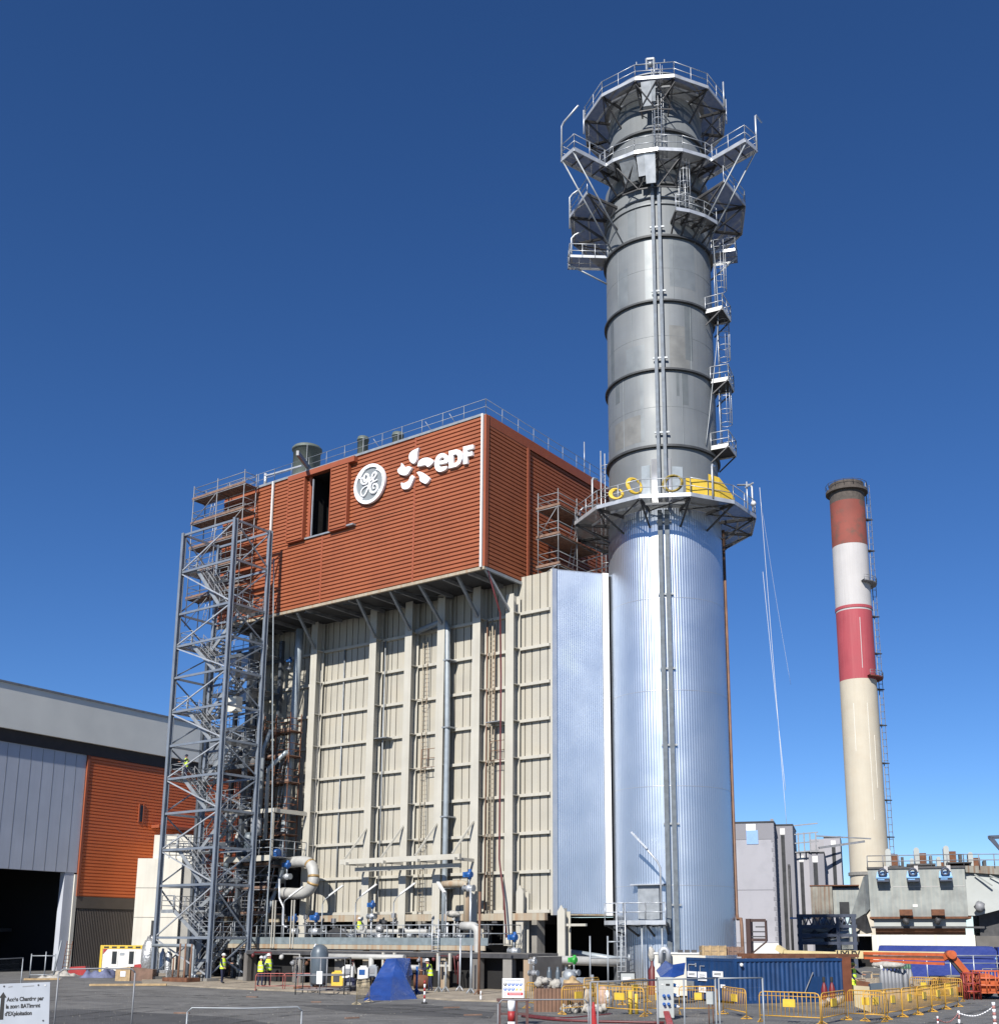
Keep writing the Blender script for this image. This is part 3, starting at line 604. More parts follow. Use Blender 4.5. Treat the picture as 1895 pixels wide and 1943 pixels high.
def cage_stage(a, r, z, w=.95, d=1.25):
    t = V((-math.sin(R(a)), math.cos(R(a)), 0)); o = SP(a, 1, 0)-SP(a, 0, 0); i0 = SP(a, RG-.02, z); q = MB()
    q.prism([i0-t*w, i0+o*d-t*w, i0+o*d+t*w, i0+t*w], (0, 0, .08)); pl = q.build('rest_stage', DARKST, st)
    e = MB(); e.beam(i0-t*w+Z*.05, i0+o*d-t*w+Z*.05, .05, .3); e.beam(i0+o*d-t*w+Z*.05, i0+o*d+t*w+Z*.05, .05, .3); e.beam(i0+t*w+Z*.05, i0+o*d+t*w+Z*.05, .05, .3); e.build('kick_plate', WHITE, pl)
    e = MB(); e.rail([i0-t*w, i0+o*d-t*w, i0+o*d+t*w, i0+t*w], 1.15, .9, .035, (.6,)); e.build('railing', GALVL, pl)
    e = MB(); e.beam(i0+o*d-t*w, i0-t*w-Z*1.0, .08); e.beam(i0+o*d+t*w, i0+t*w-Z*1.0, .08); e.build('bracket', DARKST, pl)
cage_ladder(-58.5, 3.75, 57.2, 65, 58.5)
cage_ladder(-36, RG+.35, 52.9, 57, 54.2)
p_ = platform('access_platform', [-47, -36, -22, -8], RG+.05, 5.2, 52.6, 1.1)
for a, z0, z1 in ((8, 46.2, 51.4), (14, 41.0, 46.3), (10, 35.9, 41.1)):
    cage_stage(a, RG, z0); cage_ladder(a+4, RG+.4, z0, z1+.6, z0+2.2)
q = MB(); q.path(catmull([SP(-6, RG+.9, 52.4), SP(4, RG+.7, 46), SP(-2, RG+.2, 40), SP(-12, RG+.05, 36)], 6), .03, 5); q.build('hanging_cable', GALV, st)
# top head: rail crown, hoist
q = MB(); hc = SP(-64, 5.2, 63.9); tt_ = SP(-62, 1, 0)-SP(-62, 0, 0); hx = V((-tt_.y, tt_.x, 0))
for sx_ in (-.26, .26): q.beam(hc+hx*sx_, hc+hx*sx_+Z*.95, .12, .14)
q.beam(hc-hx*.28+Z*.9, hc+hx*.28+Z*.9, .14, .14); q.tube(hc-hx*.15+Z*.45, hc+hx*.15+Z*.45, .2, 10); q.path([hc-hx*1.0+Z*.75, hc-hx*1.0+Z*.5, hc+hx*1.0+Z*.5, hc+hx*1.0+Z*.75], .05, 6); q.build('crown_hoist', GALV, st)

# brown downpipe on the right edge of the jacket
q = MB(); q.path([SP(24, RS+.1, 30.6), SP(24, RS+.1, 4.6), SP(20, RS+.15, 4.2), SP(16, RS+.4, 4.2), SP(14, RS+.45, 3.8), SP(14, RS+.5, .1)], .11, 8); q.build('drain_pipe', PIPEB, st)
# access balcony with ladder at the stack foot
t = V((-math.sin(R(-82)), math.cos(R(-82)), 0)); o_ = SP(-82, 1, 0)-SP(-82, 0, 0)
bp = platform('access_balcony', [-113, -96, -80, -67], RS+.05, 5.5, 3.9, .8)
door = MB(); door.beam(SP(-84, RS+.12, 4.0), SP(-84, RS+.12, 6.2), 1.4, .1, up=o_); door = door.build('access_door', GALV, st)
MB().beam(SP(-84, RS+.2, 6.25)-t*1.1, SP(-84, RS+.2, 6.25)+t*1.1, .5, .08).build('door_hood', GALVL, door)
q = MB(); b = SP(-96, 5.75, 0)
for s_ in (-.28, .28): q.tube(b+t*s_+Z*.1, b+t*s_+Z*5.1, .04, 6)
for k in range(14): q.tube(b-t*.28+Z*(.4+k*.3), b+t*.28+Z*(.4+k*.3), .02, 4)
q.build('ladder', GALVL, st)
for s_ in (-100, -84, -70): MB().tube(SP(s_, 5.2, .1), SP(s_, 5.2, 3.8), .06, 6).build('balcony_post', GALV, st)
q = MB(); q.path([SP(-70, 5.3, 4), SP(-70, 5.3, 7.2), SP(-72, 5.35, 7.6), SP(-86, 5.6, 9.2)], .07, 6); q.beam(SP(-78, 5.5, 8.35), SP(-88, 5.65, 9.4), .2, .1); q.build('lamp_arm', GALVL, st)
# things left lying on the lower platform
for (px, py, r, lab, ax) in ((1168, 937, .42, 'yellow hose coil leaning at the left end of the lower stack platform', (.5, -.8, .3)), (1202, 922, .55, 'upright yellow hose coil left of the bright shell plate', (.8, -.4, .1)),
                        (1275, 917, .62, 'dark and yellow hose coil behind the platform rail near the cable trays', (.3, -.9, .2))):
    c = SP(-100, 5, 0); d = (G(px, py, 31.7)-CAM); 
    p = WY(px, py, SY-4.4); r_ = ray(px, py).normalized(); p = CAM+r_*((V((SX, SY, 31))-CAM).length-4.6)
    q = MB()
    for k in range(3): q.torus(p+V((.03*k, .05*k, 0)), r-.02*k, .07, ax, 20, 7)
    tag(q.build('hose_coil', YELB if px < 1270 else mat('yellow_black_hose', (.3, .22, .03), .6, var=.6, ns=6)), lab, 'hose', 'hose coils on the stack platform')
yb = thing('yellow_net_barrier', 'yellow mesh screen wrapped around the right side of the lower stack platform', 'barrier', SP(-20, 6, 31))
for a0, a1, h0, h1 in ((-48, -34, 1.15, 1.15), (-33, -25, 1.6, 1.5), (-25, -12, 1.5, .4)):
    q = MB(); q.add([SP(a0, 6.1, 31.1), SP(a1, 6.1, 31.1), SP(a1, 6.1, 31.1+h1), SP(a0, 6.1, 31.1+h0), ], [(0, 1, 2, 3)]); o = q.build('mesh_panel', YELB, yb); o.modifiers.new('t', 'SOLIDIFY').thickness = .03
# hanging ropes from the platform edge
for k, (x0, y0, x1, y1) in enumerate(((1441, 925, 1492, 1565), (1447, 1085, 1490, 1500), (1443, 950, 1500, 1300))):
    dep = (V((SX, SY, 20))-CAM).dot(FW)-2.5
    a = A(x0, y0, dep); b = A(x1, y1, dep-6 if k < 2 else dep); q = MB(); mid = a.lerp(b, .5)-Z*.4; q.path(catmull([a, mid, b], 6), .013 if k < 2 else .007, 5)
    tag(q.build('lifting_rope', WHITE), ['long white rope hanging from the stack platform to the ground', 'shorter white rope close beside the long hanging rope', 'thin white rope swinging away from the stack platform'][k], 'rope')
rp = thing('rope_pulley', 'small pulley arm with white block at the right tip of the lower platform', 'pulley', SP(2, 6.5, 31))
q = MB(); q.beam(SP(0, 6.2, 32.6), SP(-4, 7.0, 32.6), .08); q.tube(SP(0, 6.3, 31), SP(0, 6.3, 33.0), .05); q.build('arm', GALVL, rp)
q = MB(); q.blob(SP(-3, 6.9, 31.2), .18); q.build('pulley_block', WHITE, rp)

# faint tyre tracks on the yard
TT = mat('tyre_track_rubber', (.07, .07, .07), .9, var=.3, ns=3); _t = TT.node_tree
_n = _t.nodes.new('ShaderNodeTexNoise'); _n.inputs['Scale'].default_value = 1.6; _n.inputs['Detail'].default_value = 6; _c = _t.nodes.new('ShaderNodeTexCoord'); _t.links.new(_c.outputs['Object'], _n.inputs['Vector'])
_r = _t.nodes.new('ShaderNodeMapRange'); _r.inputs['From Min'].default_value = .42; _r.inputs['From Max'].default_value = .7; _r.inputs['To Max'].default_value = .75; _t.links.new(_n.outputs[0], _r.inputs[0])
_m = _t.nodes.new('ShaderNodeMixShader'); _x = _t.nodes.new('ShaderNodeBsdfTransparent'); _t.links.new(_r.outputs[0], _m.inputs[0]); _t.links.new(_x.outputs[0], _m.inputs[1]); _t.links.new(_t.nodes['Principled BSDF'].outputs[0], _m.inputs[2]); _t.links.new(_m.outputs[0], _t.nodes['Material Output'].inputs[0])
for n_, pts in enumerate(([(120, 1935), (330, 1912), (560, 1905), (760, 1912), (960, 1930)], [(300, 1960), (520, 1926), (760, 1920), (900, 1912), (1100, 1930)], [(0, 1905), (200, 1890), (420, 1893), (640, 1902)], [(1500, 1965), (1680, 1948), (1800, 1922), (1880, 1905)])):
    P = catmull([G(*p) for p in pts], 8)
    for off in (-.85, .85):
        q = MB(); vs = []
        for i, p in enumerate(P):
            t_ = (P[min(i+1, len(P)-1)]-P[max(i-1, 0)]).normalized(); nn = V((-t_.y, t_.x, 0)); c_ = p+nn*off+Z*(.012+.0015*n_)
            vs += [c_-nn*.17, c_+nn*.17]
        q.add(vs, [(2*i, 2*i+2, 2*i+3, 2*i+1) for i in range(len(P)-1)]); struct(q.build('tyre_track', TT))
# ================================================================ stair tower
tw = thing('stair_tower', 'tall galvanised steel stair tower with zigzag bracing left of the casing', 'tower', (-66, 53.6, 0))
TX0, TX1, TY0, TY1 = -69.0, -63.15, 52.0, 55.35
LV = [2.93, 4.75, 6.53, 9.04, 11.66, 14.17, 16.6, 19.12, 21.7, 24.1, 26.6, 29.9, 32.9]
for x in (TX0, TX1):
    for y in (TY0, TY1):
        q = MB(); z1 = LV[-1]+.15
        for s_ in (-.14, .14): q.box(x-.125, y+s_-.02, .1, x+.125, y+s_+.02, z1)
        q.box(x-.02, y-.119, .1, x+.02, y+.119, z1); q.build('post', POST, tw)
        bx('foot', CONC, tw, x-.5, y-.5, .02, x+.5, y+.5, .28)
BL = [0.3]+[z for z in LV if z != 4.75]
for i, z in enumerate(BL):
    if i:
        for a, b in (((TX0, TY0), (TX1, TY0)), ((TX1, TY0), (TX1, TY1)), ((TX0, TY0), (TX0, TY1)), ((TX0, TY1), (TX1, TY1))):
            MB().beam((*a, z), (*b, z), .1, .16).build('beam', POST, tw)
    if i < len(BL)-1:
        zn = BL[i+1]; a, b = (TX0, TX1) if i % 2 else (TX1, TX0)
        for y in (TY0, TY1): MB().beam((a, y, z+.1), (b, y, zn-.1), .085).build('brace', GALVL if y == TY0 else POST, tw)
        a, b = (TY1, TY0) if i % 2 else (TY0, TY1)
        for x in (TX0, TX1): MB().beam((x, a, z+.1), (x, b, zn-.1), .085).build('brace', POST, tw)
def flight(p, q_, w, parent, m=GALV):
    p = V(p); q_ = V(q_); b = MB(); d = (q_-p); s = V((-d.y, d.x, 0)).normalized()*w/2
    for sg in (-1, 1): b.beam(p+s*sg, q_+s*sg, .05, .28)
    n = max(4, int(abs(d.z)/.2))
    for k in range(1, n): c = p+d*(k/n); b.beam(c-s, c+s, .26, .04)
    f = b.build('stair_flight', m, parent); r_ = MB()
    for sg in (-1, 1): r_.rail([p+s*sg, q_+s*sg], 1.0, 1.1, .022, (.5,))
    r_.build('handrail', GALVD, f); return f
for i, z in enumerate(LV[:-1]):
    left = i % 2 == 1
    x0, x1 = (TX0+.15, TX0+1.5) if left else (TX1-1.5, TX1-.15)
    d = MB(); d.box(x0, TY0+.2, z-.04, x1, TY1-.2, z+.02); d = d.build('landing', GRATE, tw)
    e = MB(); xo = TX0+.15 if left else TX1-.15; xi = x1 if left else x0
    e.beam((x0, TY0+.2, z), (x1, TY0+.2, z), .05, .24); e.beam((x0, TY1-.2, z), (x1, TY1-.2, z), .05, .24); e.build('kick_plate', GALV, d)
    e = MB(); e.rail([(xi, TY0+.2, z), (xo, TY0+.2, z), (xo, TY1-.2, z), (xi, TY1-.2, z)], 1.1, 1.1, .025, (.4, .75)); e.build('railing', GALV, d)
    zl = LV[i-1] if i else .15
    y = TY0+.75 if left else TY1-.8
    a = (TX0+1.5, y, z) if left else (TX1-1.5, y, z); b = (TX1-1.5, y, zl) if left else (TX0+1.5, y, zl)
    flight(a, b, .95, tw, GALV)
q = MB(); q.box(TX1-2.6, TY1-.9, 19.2, TX1-1.7, TY1-.3, 20.3); tag(q.build('cream_box', OFFW), 'small cream box standing on a stair tower landing', 'box')
q = MB(); q.path(catmull([(-63.2, TY1+.5, 31), (-62.9, 56.2, 20), (-62.6, 56.4, 12), (-62.7, 56.5, 3)], 6), .05, 6); tag(q.build('power_cable', PIPEG), 'thick blue grey cable running down beside the stair tower', 'cable')
# ================================================================ scaffolds
def scaffold(name, label, xs, ys, z0, decks, top, m=GALVD, deckm=WOODD, face=0):
    sc = thing(name, label, 'scaffold', (xs[0], ys[0], z0))
    for x in xs:
        for y in ys: MB().tube((x, y, z0), (x, y, top), .04, 6).build('standard', m, sc)
    for j, z in enumerate(decks):
        d = MB(); nb = max(1, round((ys[-1]-ys[0])/.3)); wd = (ys[-1]-ys[0])/nb
        for k in range(nb): d.box(xs[0]-.15, ys[0]+k*wd+.01, z, xs[-1]+.15, ys[0]+(k+1)*wd-.01, z+.05)
        d = d.build('deck', deckm, sc)
        e = MB()
        for y in (ys[0], ys[-1]):
            for h in (.5, 1.0): e.tube((xs[0], y, z+h), (xs[-1], y, z+h), .03, 5)
            e.tube((xs[0]-.2, y, z-.04), (xs[-1]+.2, y, z-.04), .035, 5)
        for x in xs:
            e.tube((x, ys[0], z-.04), (x, ys[-1], z-.04), .03, 5)
        for h in (.5, 1.0):
            for x in (xs[0], xs[-1]): e.tube((x, ys[0], z+h), (x, ys[-1], z+h), .03, 5)
        e.build('guard_tubes', m, sc)
        tb = MB(); tb.box(xs[0]-.15, ys[0]-.04, z+.05, xs[-1]+.15, ys[0]-.01, z+.22); tb.build('toe_board', deckm, sc)
        zl = decks[j+1] if j+1 < len(decks) else z0
        for i in range(len(xs)-1):
            if (i+j) % 2 == 0: MB().tube((xs[i], ys[0]-.05, zl), (xs[i+1], ys[0]-.05, z), .03, 5).build('brace', m, sc)
        x = xs[0]+(xs[-1]-xs[0])*random.uniform(.2, .6)
        if z-zl > 1: 
            l = MB()
            for s_ in (0, .4): l.tube((x+s_, (ys[0]+ys[-1])/2, zl+.05), (x+s_+.5, (ys[0]+ys[-1])/2, z+.3), .025, 5)
            for k in range(7): l.tube((x+.07*k, (ys[0]+ys[-1])/2, zl+.2+k*.28), (x+.4+.07*k, (ys[0]+ys[-1])/2, zl+.2+k*.28), .015, 4)
            l.build('ladder', GALVL, sc)
    return sc
scaffold('tube_scaffold', 'scaffold with brown plank decks at the top left corner of the rust box', (-72.5, -69.6, -66.4), (55.3, 56.5), 27.0, [37.6, 35.5, 33.4, 31.3, 29.2], 38.8)
scaffold('tube_scaffold', 'scaffold with plank decks between the rust box side and the stack', (-43.4, -41.7), (62.4, 64.8, 67.4), 27.45, [32.5, 30.4, 28.2], 33.8)
scaffold('tube_scaffold', 'narrow rusty scaffold against the beige casing right of the stair tower', (-66.3, -65.0, -63.5), (58.6, 59.7), 9.2, [18.2, 16.3, 14.3, 12.2, 10.4], 19.6, RUSTY)
scaffold('tube_scaffold', 'low scaffold in the dark recess beneath the curved pipe', (-66.6, -63.9), (57.5, 59.2), 2.7, [8.1, 6.4, 4.6], 8.4, GALVD)
scaffold('tube_scaffold', 'dark scaffold tucked behind the stair tower against the casing', (-71.2, -68.8, -66.9), (58.6, 60.2), .2, [15.5, 13.2, 11, 8.4, 6.0, 3.4], 17.5, PIPEB)
q = MB(); q.rail([(-43.3, 66, 27.45), (-39.0, 65.2, 27.45), (-38.9, 68, 27.45)], 1.9, 3, .04, (1.0,)); tag(q.build('duct_roof_rail', GALVD), 'grey tube guard rail along the silver duct roof', 'railing')
# ================================================================ service platform in front of the casing
sp = thing('service_platform', 'long low steel walkway along the foot of the beige casing', 'platform', (-54, 57.5, 0))
PY0, PY1, PZ = 56.5, 59.9, 2.62
bx('deck', GRATE, sp, -66.6, PY0+.08, PZ-.05, -42.9, PY1, PZ)
bx('front_beam', CREAMRUST, sp, -66.6, PY0-.02, PZ-.4, -43.2, PY0+.07, PZ-.11)
bx('toe_board', mat('slate_toe_board', (.24, .29, .31), .5, .1, var=.2, ns=2, streak=.3, scol=(.15, .17, .18)), sp, -66.6, PY0+.0, PZ-.1, -43.0, PY0+.03, PZ+.36)
q = MB(); q.rail([(-66.5, PY0+.06, PZ), (-43.0, PY0+.06, PZ)], 1.15, 1.35, .028, (.62,), post0=-.1); q.build('railing', GALV, sp)
q = MB(); q.rail([(-43.0, PY0+.06, PZ), (-43.0, PY1, PZ)], 1.15, 1.4, .028, (.62,)); q.build('railing', GALV, sp)
for x in (-65.5, -60.8, -56.2, -52.0, -48.2, -44.0):
    q = MB(); q.beam((x, PY0+.3, .1), (x, PY0+.3, PZ-.06), .16, .16); q.build('support_post', CREAMRUST if x > -53 else GALVD, sp)
for x in (-63, -58.5, -54, -50, -46): bx('cross_beam', DARKST, sp, x-.06, PY0+.1, PZ-.35, x+.06, PY1, PZ-.06)
for x, h in ((-61.9, 4.3), (-60.0, 4.3)):
    q = MB()
    for s_ in (-.13, .13): q.beam((x+s_, PY0-.06, PZ-.35), (x+s_, PY0-.06, PZ+h-1.4), .07, .07)
    q.build('cable_ladder_post', BEIG2, sp)
q = MB(); b = V((-47.2, PY0-.25, 0))      # access ladder with cage
for s_ in (0, .5): q.tube(b+V((s_, 0, 1.1)), b+V((s_, 0, PZ+1.5)), .035, 5)
for k in range(9): q.tube(b+V((0, 0, 1.3+k*.3)), b+V((.5, 0, 1.3+k*.3)), .02, 4)
q.build('ladder', GALVL, sp)
for x, rot in ((-57.3, 1), (-54.2, 1), (-50.8, 1), (-46.4, -1), (-61.2, 1)):      # fluorescent lamp arms
    q = MB(); q.tube((x, PY0+.1, PZ), (x, PY0+.1, PZ+2.6), .04, 6); q.path([(x, PY0+.1, PZ+2.6), (x+.1*rot, PY0+.2, PZ+2.9), (x+1.0*rot, PY0+.6, PZ+3.6)], .035, 6); q = q.build('lamp_arm', GALV, sp)
    MB().beam((x+.35*rot, PY0+.35, PZ+3.15), (x+1.25*rot, PY0+.75, PZ+3.85), .2, .1).build('tube_lamp', WHITE, q)
# ---------------------------------------------------------------- pipework
def rp_(p, y): return WY(*pj(p), y)
def pipe(label, m, r, pts, flanges=(), name='process_pipe', n=10, smooth=0, y=None):
    if y: pts = [rp_(p, y-(PY0-.3-V(p).y)) for p in pts]
    t = thing(name, label, 'pipe', pts[0]); P = catmull(pts, smooth) if smooth else [V(p) for p in pts]
    if not smooth:      # rounded elbows
        Q = [P[0]]
        for i in range(1, len(P)-1):
            a = (P[i-1]-P[i]); b = (P[i+1]-P[i]); d = min(r*2.2, a.length*.45, b.length*.45); a = P[i]+a.normalized()*d; b = P[i]+b.normalized()*d
            for k in range(5): s_ = k/4; Q.append(a*(1-s_)**2+P[i]*2*s_*(1-s_)+b*s_*s_)
        P = Q+[P[-1]]
    MB().path(P, r, n).build('pipe_run', m, t)
    for f in flanges:
        a, b = P[f], P[f+1]; d = (b-a).normalized(); MB().tube(a-d*.06, a+d*.06, r*1.35, 12).build('flange', GALV, t)
    return t
e1 = [WY(538, 1638, 59.0), WY(585, 1637, 58.7), WY(595, 1668, 58.5), WY(580, 1694, 58.5), WY(536, 1695, 58.9)]
t = pipe('big grey pipe bending in a half circle below the stair side scaffold', PIPEW, .4, e1, smooth=7, n=14)
P = catmull(e1, 7)
for k in (8, 13, 16):
    d = (P[k+1]-P[k]).normalized(); MB().tube(P[k]-d*.09, P[k]+d*.09, .415, 14).build('weld_band', mat('heat_tinted_weld', (.45, .3, .13), .5, .3, var=.3), t)
pipe('white insulated pipe running level below the service platform', PIPEW, .17, [(-56.8, PY0-.3, 1.75), (-49.4, PY0-.3, 1.75)], (), y=52.9)
pipe('white pipe rising from the level pipe behind the blue tarp', PIPEW, .17, [(-52.2, PY0-.35, .3), (-52.2, PY0-.35, 1.7)], y=52.9)
pipe('long pale pipe with dark clamps running right under the walkway end', PIPEW, .21, [(-47.6, PY0-.55, 1.15), (-38.2, PY0+.4, 1.15)])
pipe('thick grey pipe dropping from the walkway and running under the duct', PIPEW, .27, [(-45.2, PY0+.2, 3.7), (-43.9, PY0+.2, 3.7), (-43.9, PY0+.2, 1.75), (-40.5, 58.8, 1.7), (-36.8, 61.6, 1.55)])
pipe('grey pipe bending down to a rusty drum right of the blue tarp', PIPEW, .17, [(-47.5, PY0-1.0, 1.15), (-49.5, PY0-1.2, 1.15), (-49.5, PY0-1.2, .2)], y=52.9)
pipe('grey header pipe along the back of the service platform', PIPEW, .16, [(-57, 58.2, PZ+.75), (-49.2, 58.2, PZ+.75)])
pipe('grey pipe loop hanging from the stair tower foot', PIPEG, .12, [(-68.6, TY0-.5, 2.4), (-64.2, TY0-.5, 2.4), (-64.2, TY0-.5, .4), (-63.7, TY0-.5, .4)])
pipe('vertical cream pipe with a white cap on the walkway', CREAMRUST, .24, [(-46.6, 59.0, PZ), (-46.6, 59.0, 6.4), (-47.6, 59.0, 6.45), (-48.7, 59.0, 6.4)])
pipe('thin grey pipe zigzagging down left of the curved pipe', GALVL, .07, [WY(530, 1668, 56.6), WY(530, 1705, 56.6), WY(538, 1722, 56.6), WY(537, 1757, 56.6), WY(545, 1760, 56.6)])
pipe('slim grey pipe standing on the right end of the walkway', GALVL, .07, [(-45.0, 57.3, PZ), (-45.0, 57.3, 6)])
pipe('dark pipe deep in the shade under the duct', PIPEG, .2, [(-41, 62.5, 2.1), (-37, 64, 1.5)])
for k, (x, z) in enumerate(((-55.3, 1.0), (-46, .75))):
    pipe(['small bore rail pipe in the dark basement left of the tarp', 'small bore rail pipe in the dark basement right of the tarp'][k], GALVD, .05, [(x, PY0+1, z), (x+7, PY0+1, z)])
# valves with actuators
def valve(p, s=1.0, m=GALVL, act=None, label='', group=None, cat='valve'):
    p = V(p); t = thing('valve', label, cat, p, group)
    q = MB(); q.tube(p+V((-.3*s, 0, .25*s)), p+V((.3*s, 0, .25*s)), .11*s, 10); q.blob(p+Z*.25*s, .2*s, 10, 6, .02); q.build('valve_body', m, t)
    q = MB(); q.tube(p+Z*.3*s, p+Z*.85*s, .05*s, 8); q.build('stem', GALV, t)
    q = MB()
    if act: q.tube(p+V((-.16*s, 0, .95*s)), p+V((.16*s, 0, .95*s)), .16*s, 10); q.box(p.x-.33*s, p.y-.12*s, p.z+.82*s, p.x+.1*s, p.y+.12*s, p.z+1.08*s); q.tube(p+V((.05*s, 0, .72*s)), p+V((.05*s, 0, 1.22*s)), .09*s, 8); q.build('actuator', act, t)
    else: q.torus(p+Z*.9*s, .2*s, .03*s, Z, 14, 6); q.beam(p+V((-.2*s, 0, .9*s)), p+V((.2*s, 0, .9*s)), .03*s); q.build('hand_wheel', DARKST, t)
    for sg in (-1, 1): MB().tube(p+V((sg*.3*s-.03, 0, .25*s)), p+V((sg*.3*s+.03, 0, .25*s)), .18*s, 12).build('flange', GALV, t)
    return t
for px, py, y, s, lab in ((558, 1742, 57.6, 1.25, 'blue actuator valve on the walkway under the half circle pipe'), (599, 1740, 57.8, 1.35, 'tall blue actuator valve beside the shadow of the curved pipe'),
                          (706, 1716, 58.6, 1.1, 'blue actuator valve fixed to the second casing column'), (890, 1658, 58.4, 1.25, 'blue hoist block hanging at the right end of the monorail beam'),
                          (975, 1777, 58.2, 1.2, 'bright blue actuator left of the cream end leg'), (545, 1640, 58.2, 1.2, 'blue actuator at the upper end of the curved pipe'), (550, 1252, 60.2, .9, 'small blue box high on the casing under the rust box')):
    p = WY(px, py, y); p.z -= 1.0*s; valve(p, s, GALVL, BLUV, lab)
vp = None
for k in range(12):
    p = V((-57.6+k*1.15+random.uniform(-.3, .3), 57.4+random.uniform(0, .8), PZ+.2)); lab = 'grey hand wheel valve standing among the pipes on the walkway'
    if vp is None: vp = valve(p, 1.0, GALV, None, lab, 'hand valves on the walkway')
    else: c = copy_tree(vp); c.location = p; c.scale = (1, 1, random.uniform(.8, 1.15))
q = MB(); p = V((-52.6, 57.3, PZ)); q.tube(p, p+Z*.7, .22, 10); q.blob(p+Z*.9, .3, 10, 7, .2); tag(q.build('wrapped_valve', FOIL), 'valve wrapped in pale foil standing on the walkway centre', 'valve')
q = MB(); q.blob((-46.4, 57.3, 4.45), .38, 10, 7, .15, (1.4, 1, .6)); tag(q.build('wrapped_instrument', BAGW), 'white wrapped instrument on top of the walkway ladder', 'instrument')
q = MB(); q.prism([(-57.5, 57.2, PZ), (-55.6, 57.2, PZ), (-55.6, 57.2, PZ+.35), (-56.6, 57.2, PZ+1.0), (-57.2, 57.2, PZ+.8)], (0, .6, 0)); tag(q.build('grating_stack', DARKST), 'dark stack of spare grating leaning on the walkway', 'gratings')
for x in (-55.2, -54.6, -51.5, -50.6, -49.9, -48.6, -47.9): 
    q = MB(); h = random.uniform(.7, 1.7); q.tube((x, 58.6, PZ), (x, 58.6, PZ+h), .07, 6); q.blob((x, 58.6, PZ+h), .14, 8, 6); tag(q.build('impulse_pipe', GALVL), 'thin capped upright pipe at the back of the walkway', 'pipe', 'upright pipes on the walkway')
# equipment stage right of the stair tower
es = thing('equipment_stage', 'cream framed equipment stage beside the stair tower at mid height', 'platform', (-64, 58, 8.6))
bx('deck', GRATE, es, -67.6, 56.6, 8.6, -62.6, 60.0, 8.68); bx('front_beam', BEIG2, es, -67.6, 56.5, 8.35, -62.6, 56.59, 8.75)
q = MB(); q.rail([(-67.5, 56.55, 8.7), (-62.7, 56.55, 8.7), (-62.7, 60, 8.7)], 1.15, 1.1, .03, (.6,)); q.build('railing', GALV, es)
for x in (-67.5, -62.9): MB().beam((x, 56.8, 8.7), (x, 56.8, 11.9), .16).build('frame_post', BEIG2, es)
MB().beam((-67.6, 56.8, 12.0), (-62.6, 56.8, 12.0), .16, .3).build('frame_beam', BEIG2, es); MB().beam((-62.9, 56.8, 12.0), (-62.9, 60, 12.0), .16, .3).build('frame_beam', BEIG2, es)
q = MB(); q.lathe((-66.6, 58, 8.7), [(0, 0), (.62, 0), (.62, 1.6), (.5, 1.9), (0, 2.0)], 16); tag(q.build('drum_vessel', TANKG), 'dark drum vessel standing on the equipment stage', 'vessel')
q = MB(); q.lathe((-65.3, 57.4, 10.3), [(0, 0), (.42, 0), (.42, 1.3), (0, 1.3)], 14); tag(q.build('pale_canister', GALVL), 'pale grey canister at the left of the equipment stage frame', 'vessel')
q = MB(); q.tube((-63.9, 57.9, 9.0), (-63.3, 57.9, 9.0), .3, 12); q.box(-64.2, 57.6, 8.69, -63.0, 58.2, 8.8); tag(q.build('blue_motor', BLUV), 'blue pump motor on the equipment stage', 'motor')
# ================================================================ turbine hall (left)
RH = R(6); HB = V((-94.32, 62.0, 0)); hall = thing('turbine_hall', 'long hall with beige top band, grey door and brick red cladding at the far left', 'building', (0, 0, 0))
def hb(name, m, x0, y0, z0, x1, y1, z1, parent=None): return MB().box(x0, y0, z0, x1, y1, z1).build(name, m, parent or hall)
# local axes: x = outwards from the face, y = along the face
hb('top_band', GREYS, -30, -34, 20.6, .5, 40, 24.5)
hb('roof_edge', GALVD, -30, -34, 24.5, .6, 40, 24.68)
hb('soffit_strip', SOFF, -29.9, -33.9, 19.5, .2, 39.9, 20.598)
hb('door_leaf', GREYD, -.45, -24, 8.65, .05, -.05, 19.49)
q = MB()
for k in range(20): q.box(.051, -24+k*1.2, 8.66, .06, -24+k*1.2+.04, 19.4)
q.build('door_leaf_seams', GALVD, hall)
q = MB(); corr_h(q, .25, 39.5, 6.55, 19.49, lambda u, d, z: (.15-d, u, z), .3); q.build('red_cladding', HALLR, hall)
hb('corner_strip', RUST2, -.1, 0, 6.55, .22, .24, 19.49)
hb('base_band', BROWN, -.5, .1, 5.5, .14, 39.5, 6.54)
q = MB(); vs = []; fs = []; n = 160
for i in range(n*4+1):
    u = .3+i*(30/(n*4)); d = .1 if i % 4 in (1, 2) else .02
    vs += [(d, u, 0), (d, u, 5.5)]
for i in range(n*4): fs.append((2*i, 2*i+2, 2*i+3, 2*i+1))
q.add(vs, fs); q.build('brown_base_wall', BROWN, hall)
hb('door_column', GREYD, -.6, -1.3, 0, .0, -.3, 8.64); hb('wall_end', OFFW, -.5, -.28, 0, .12, .09, 8.5)
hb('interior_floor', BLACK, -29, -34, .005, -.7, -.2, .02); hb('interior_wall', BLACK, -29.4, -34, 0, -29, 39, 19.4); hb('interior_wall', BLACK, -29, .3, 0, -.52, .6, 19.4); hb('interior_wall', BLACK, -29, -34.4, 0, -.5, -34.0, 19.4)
hb('inner_beam', DARKST, -8, -33, 3.4, -7.6, -.5, 3.7); hb('door_backing', BLACK, -1.0, -34, 8.7, -.46, -.05, 19.4)
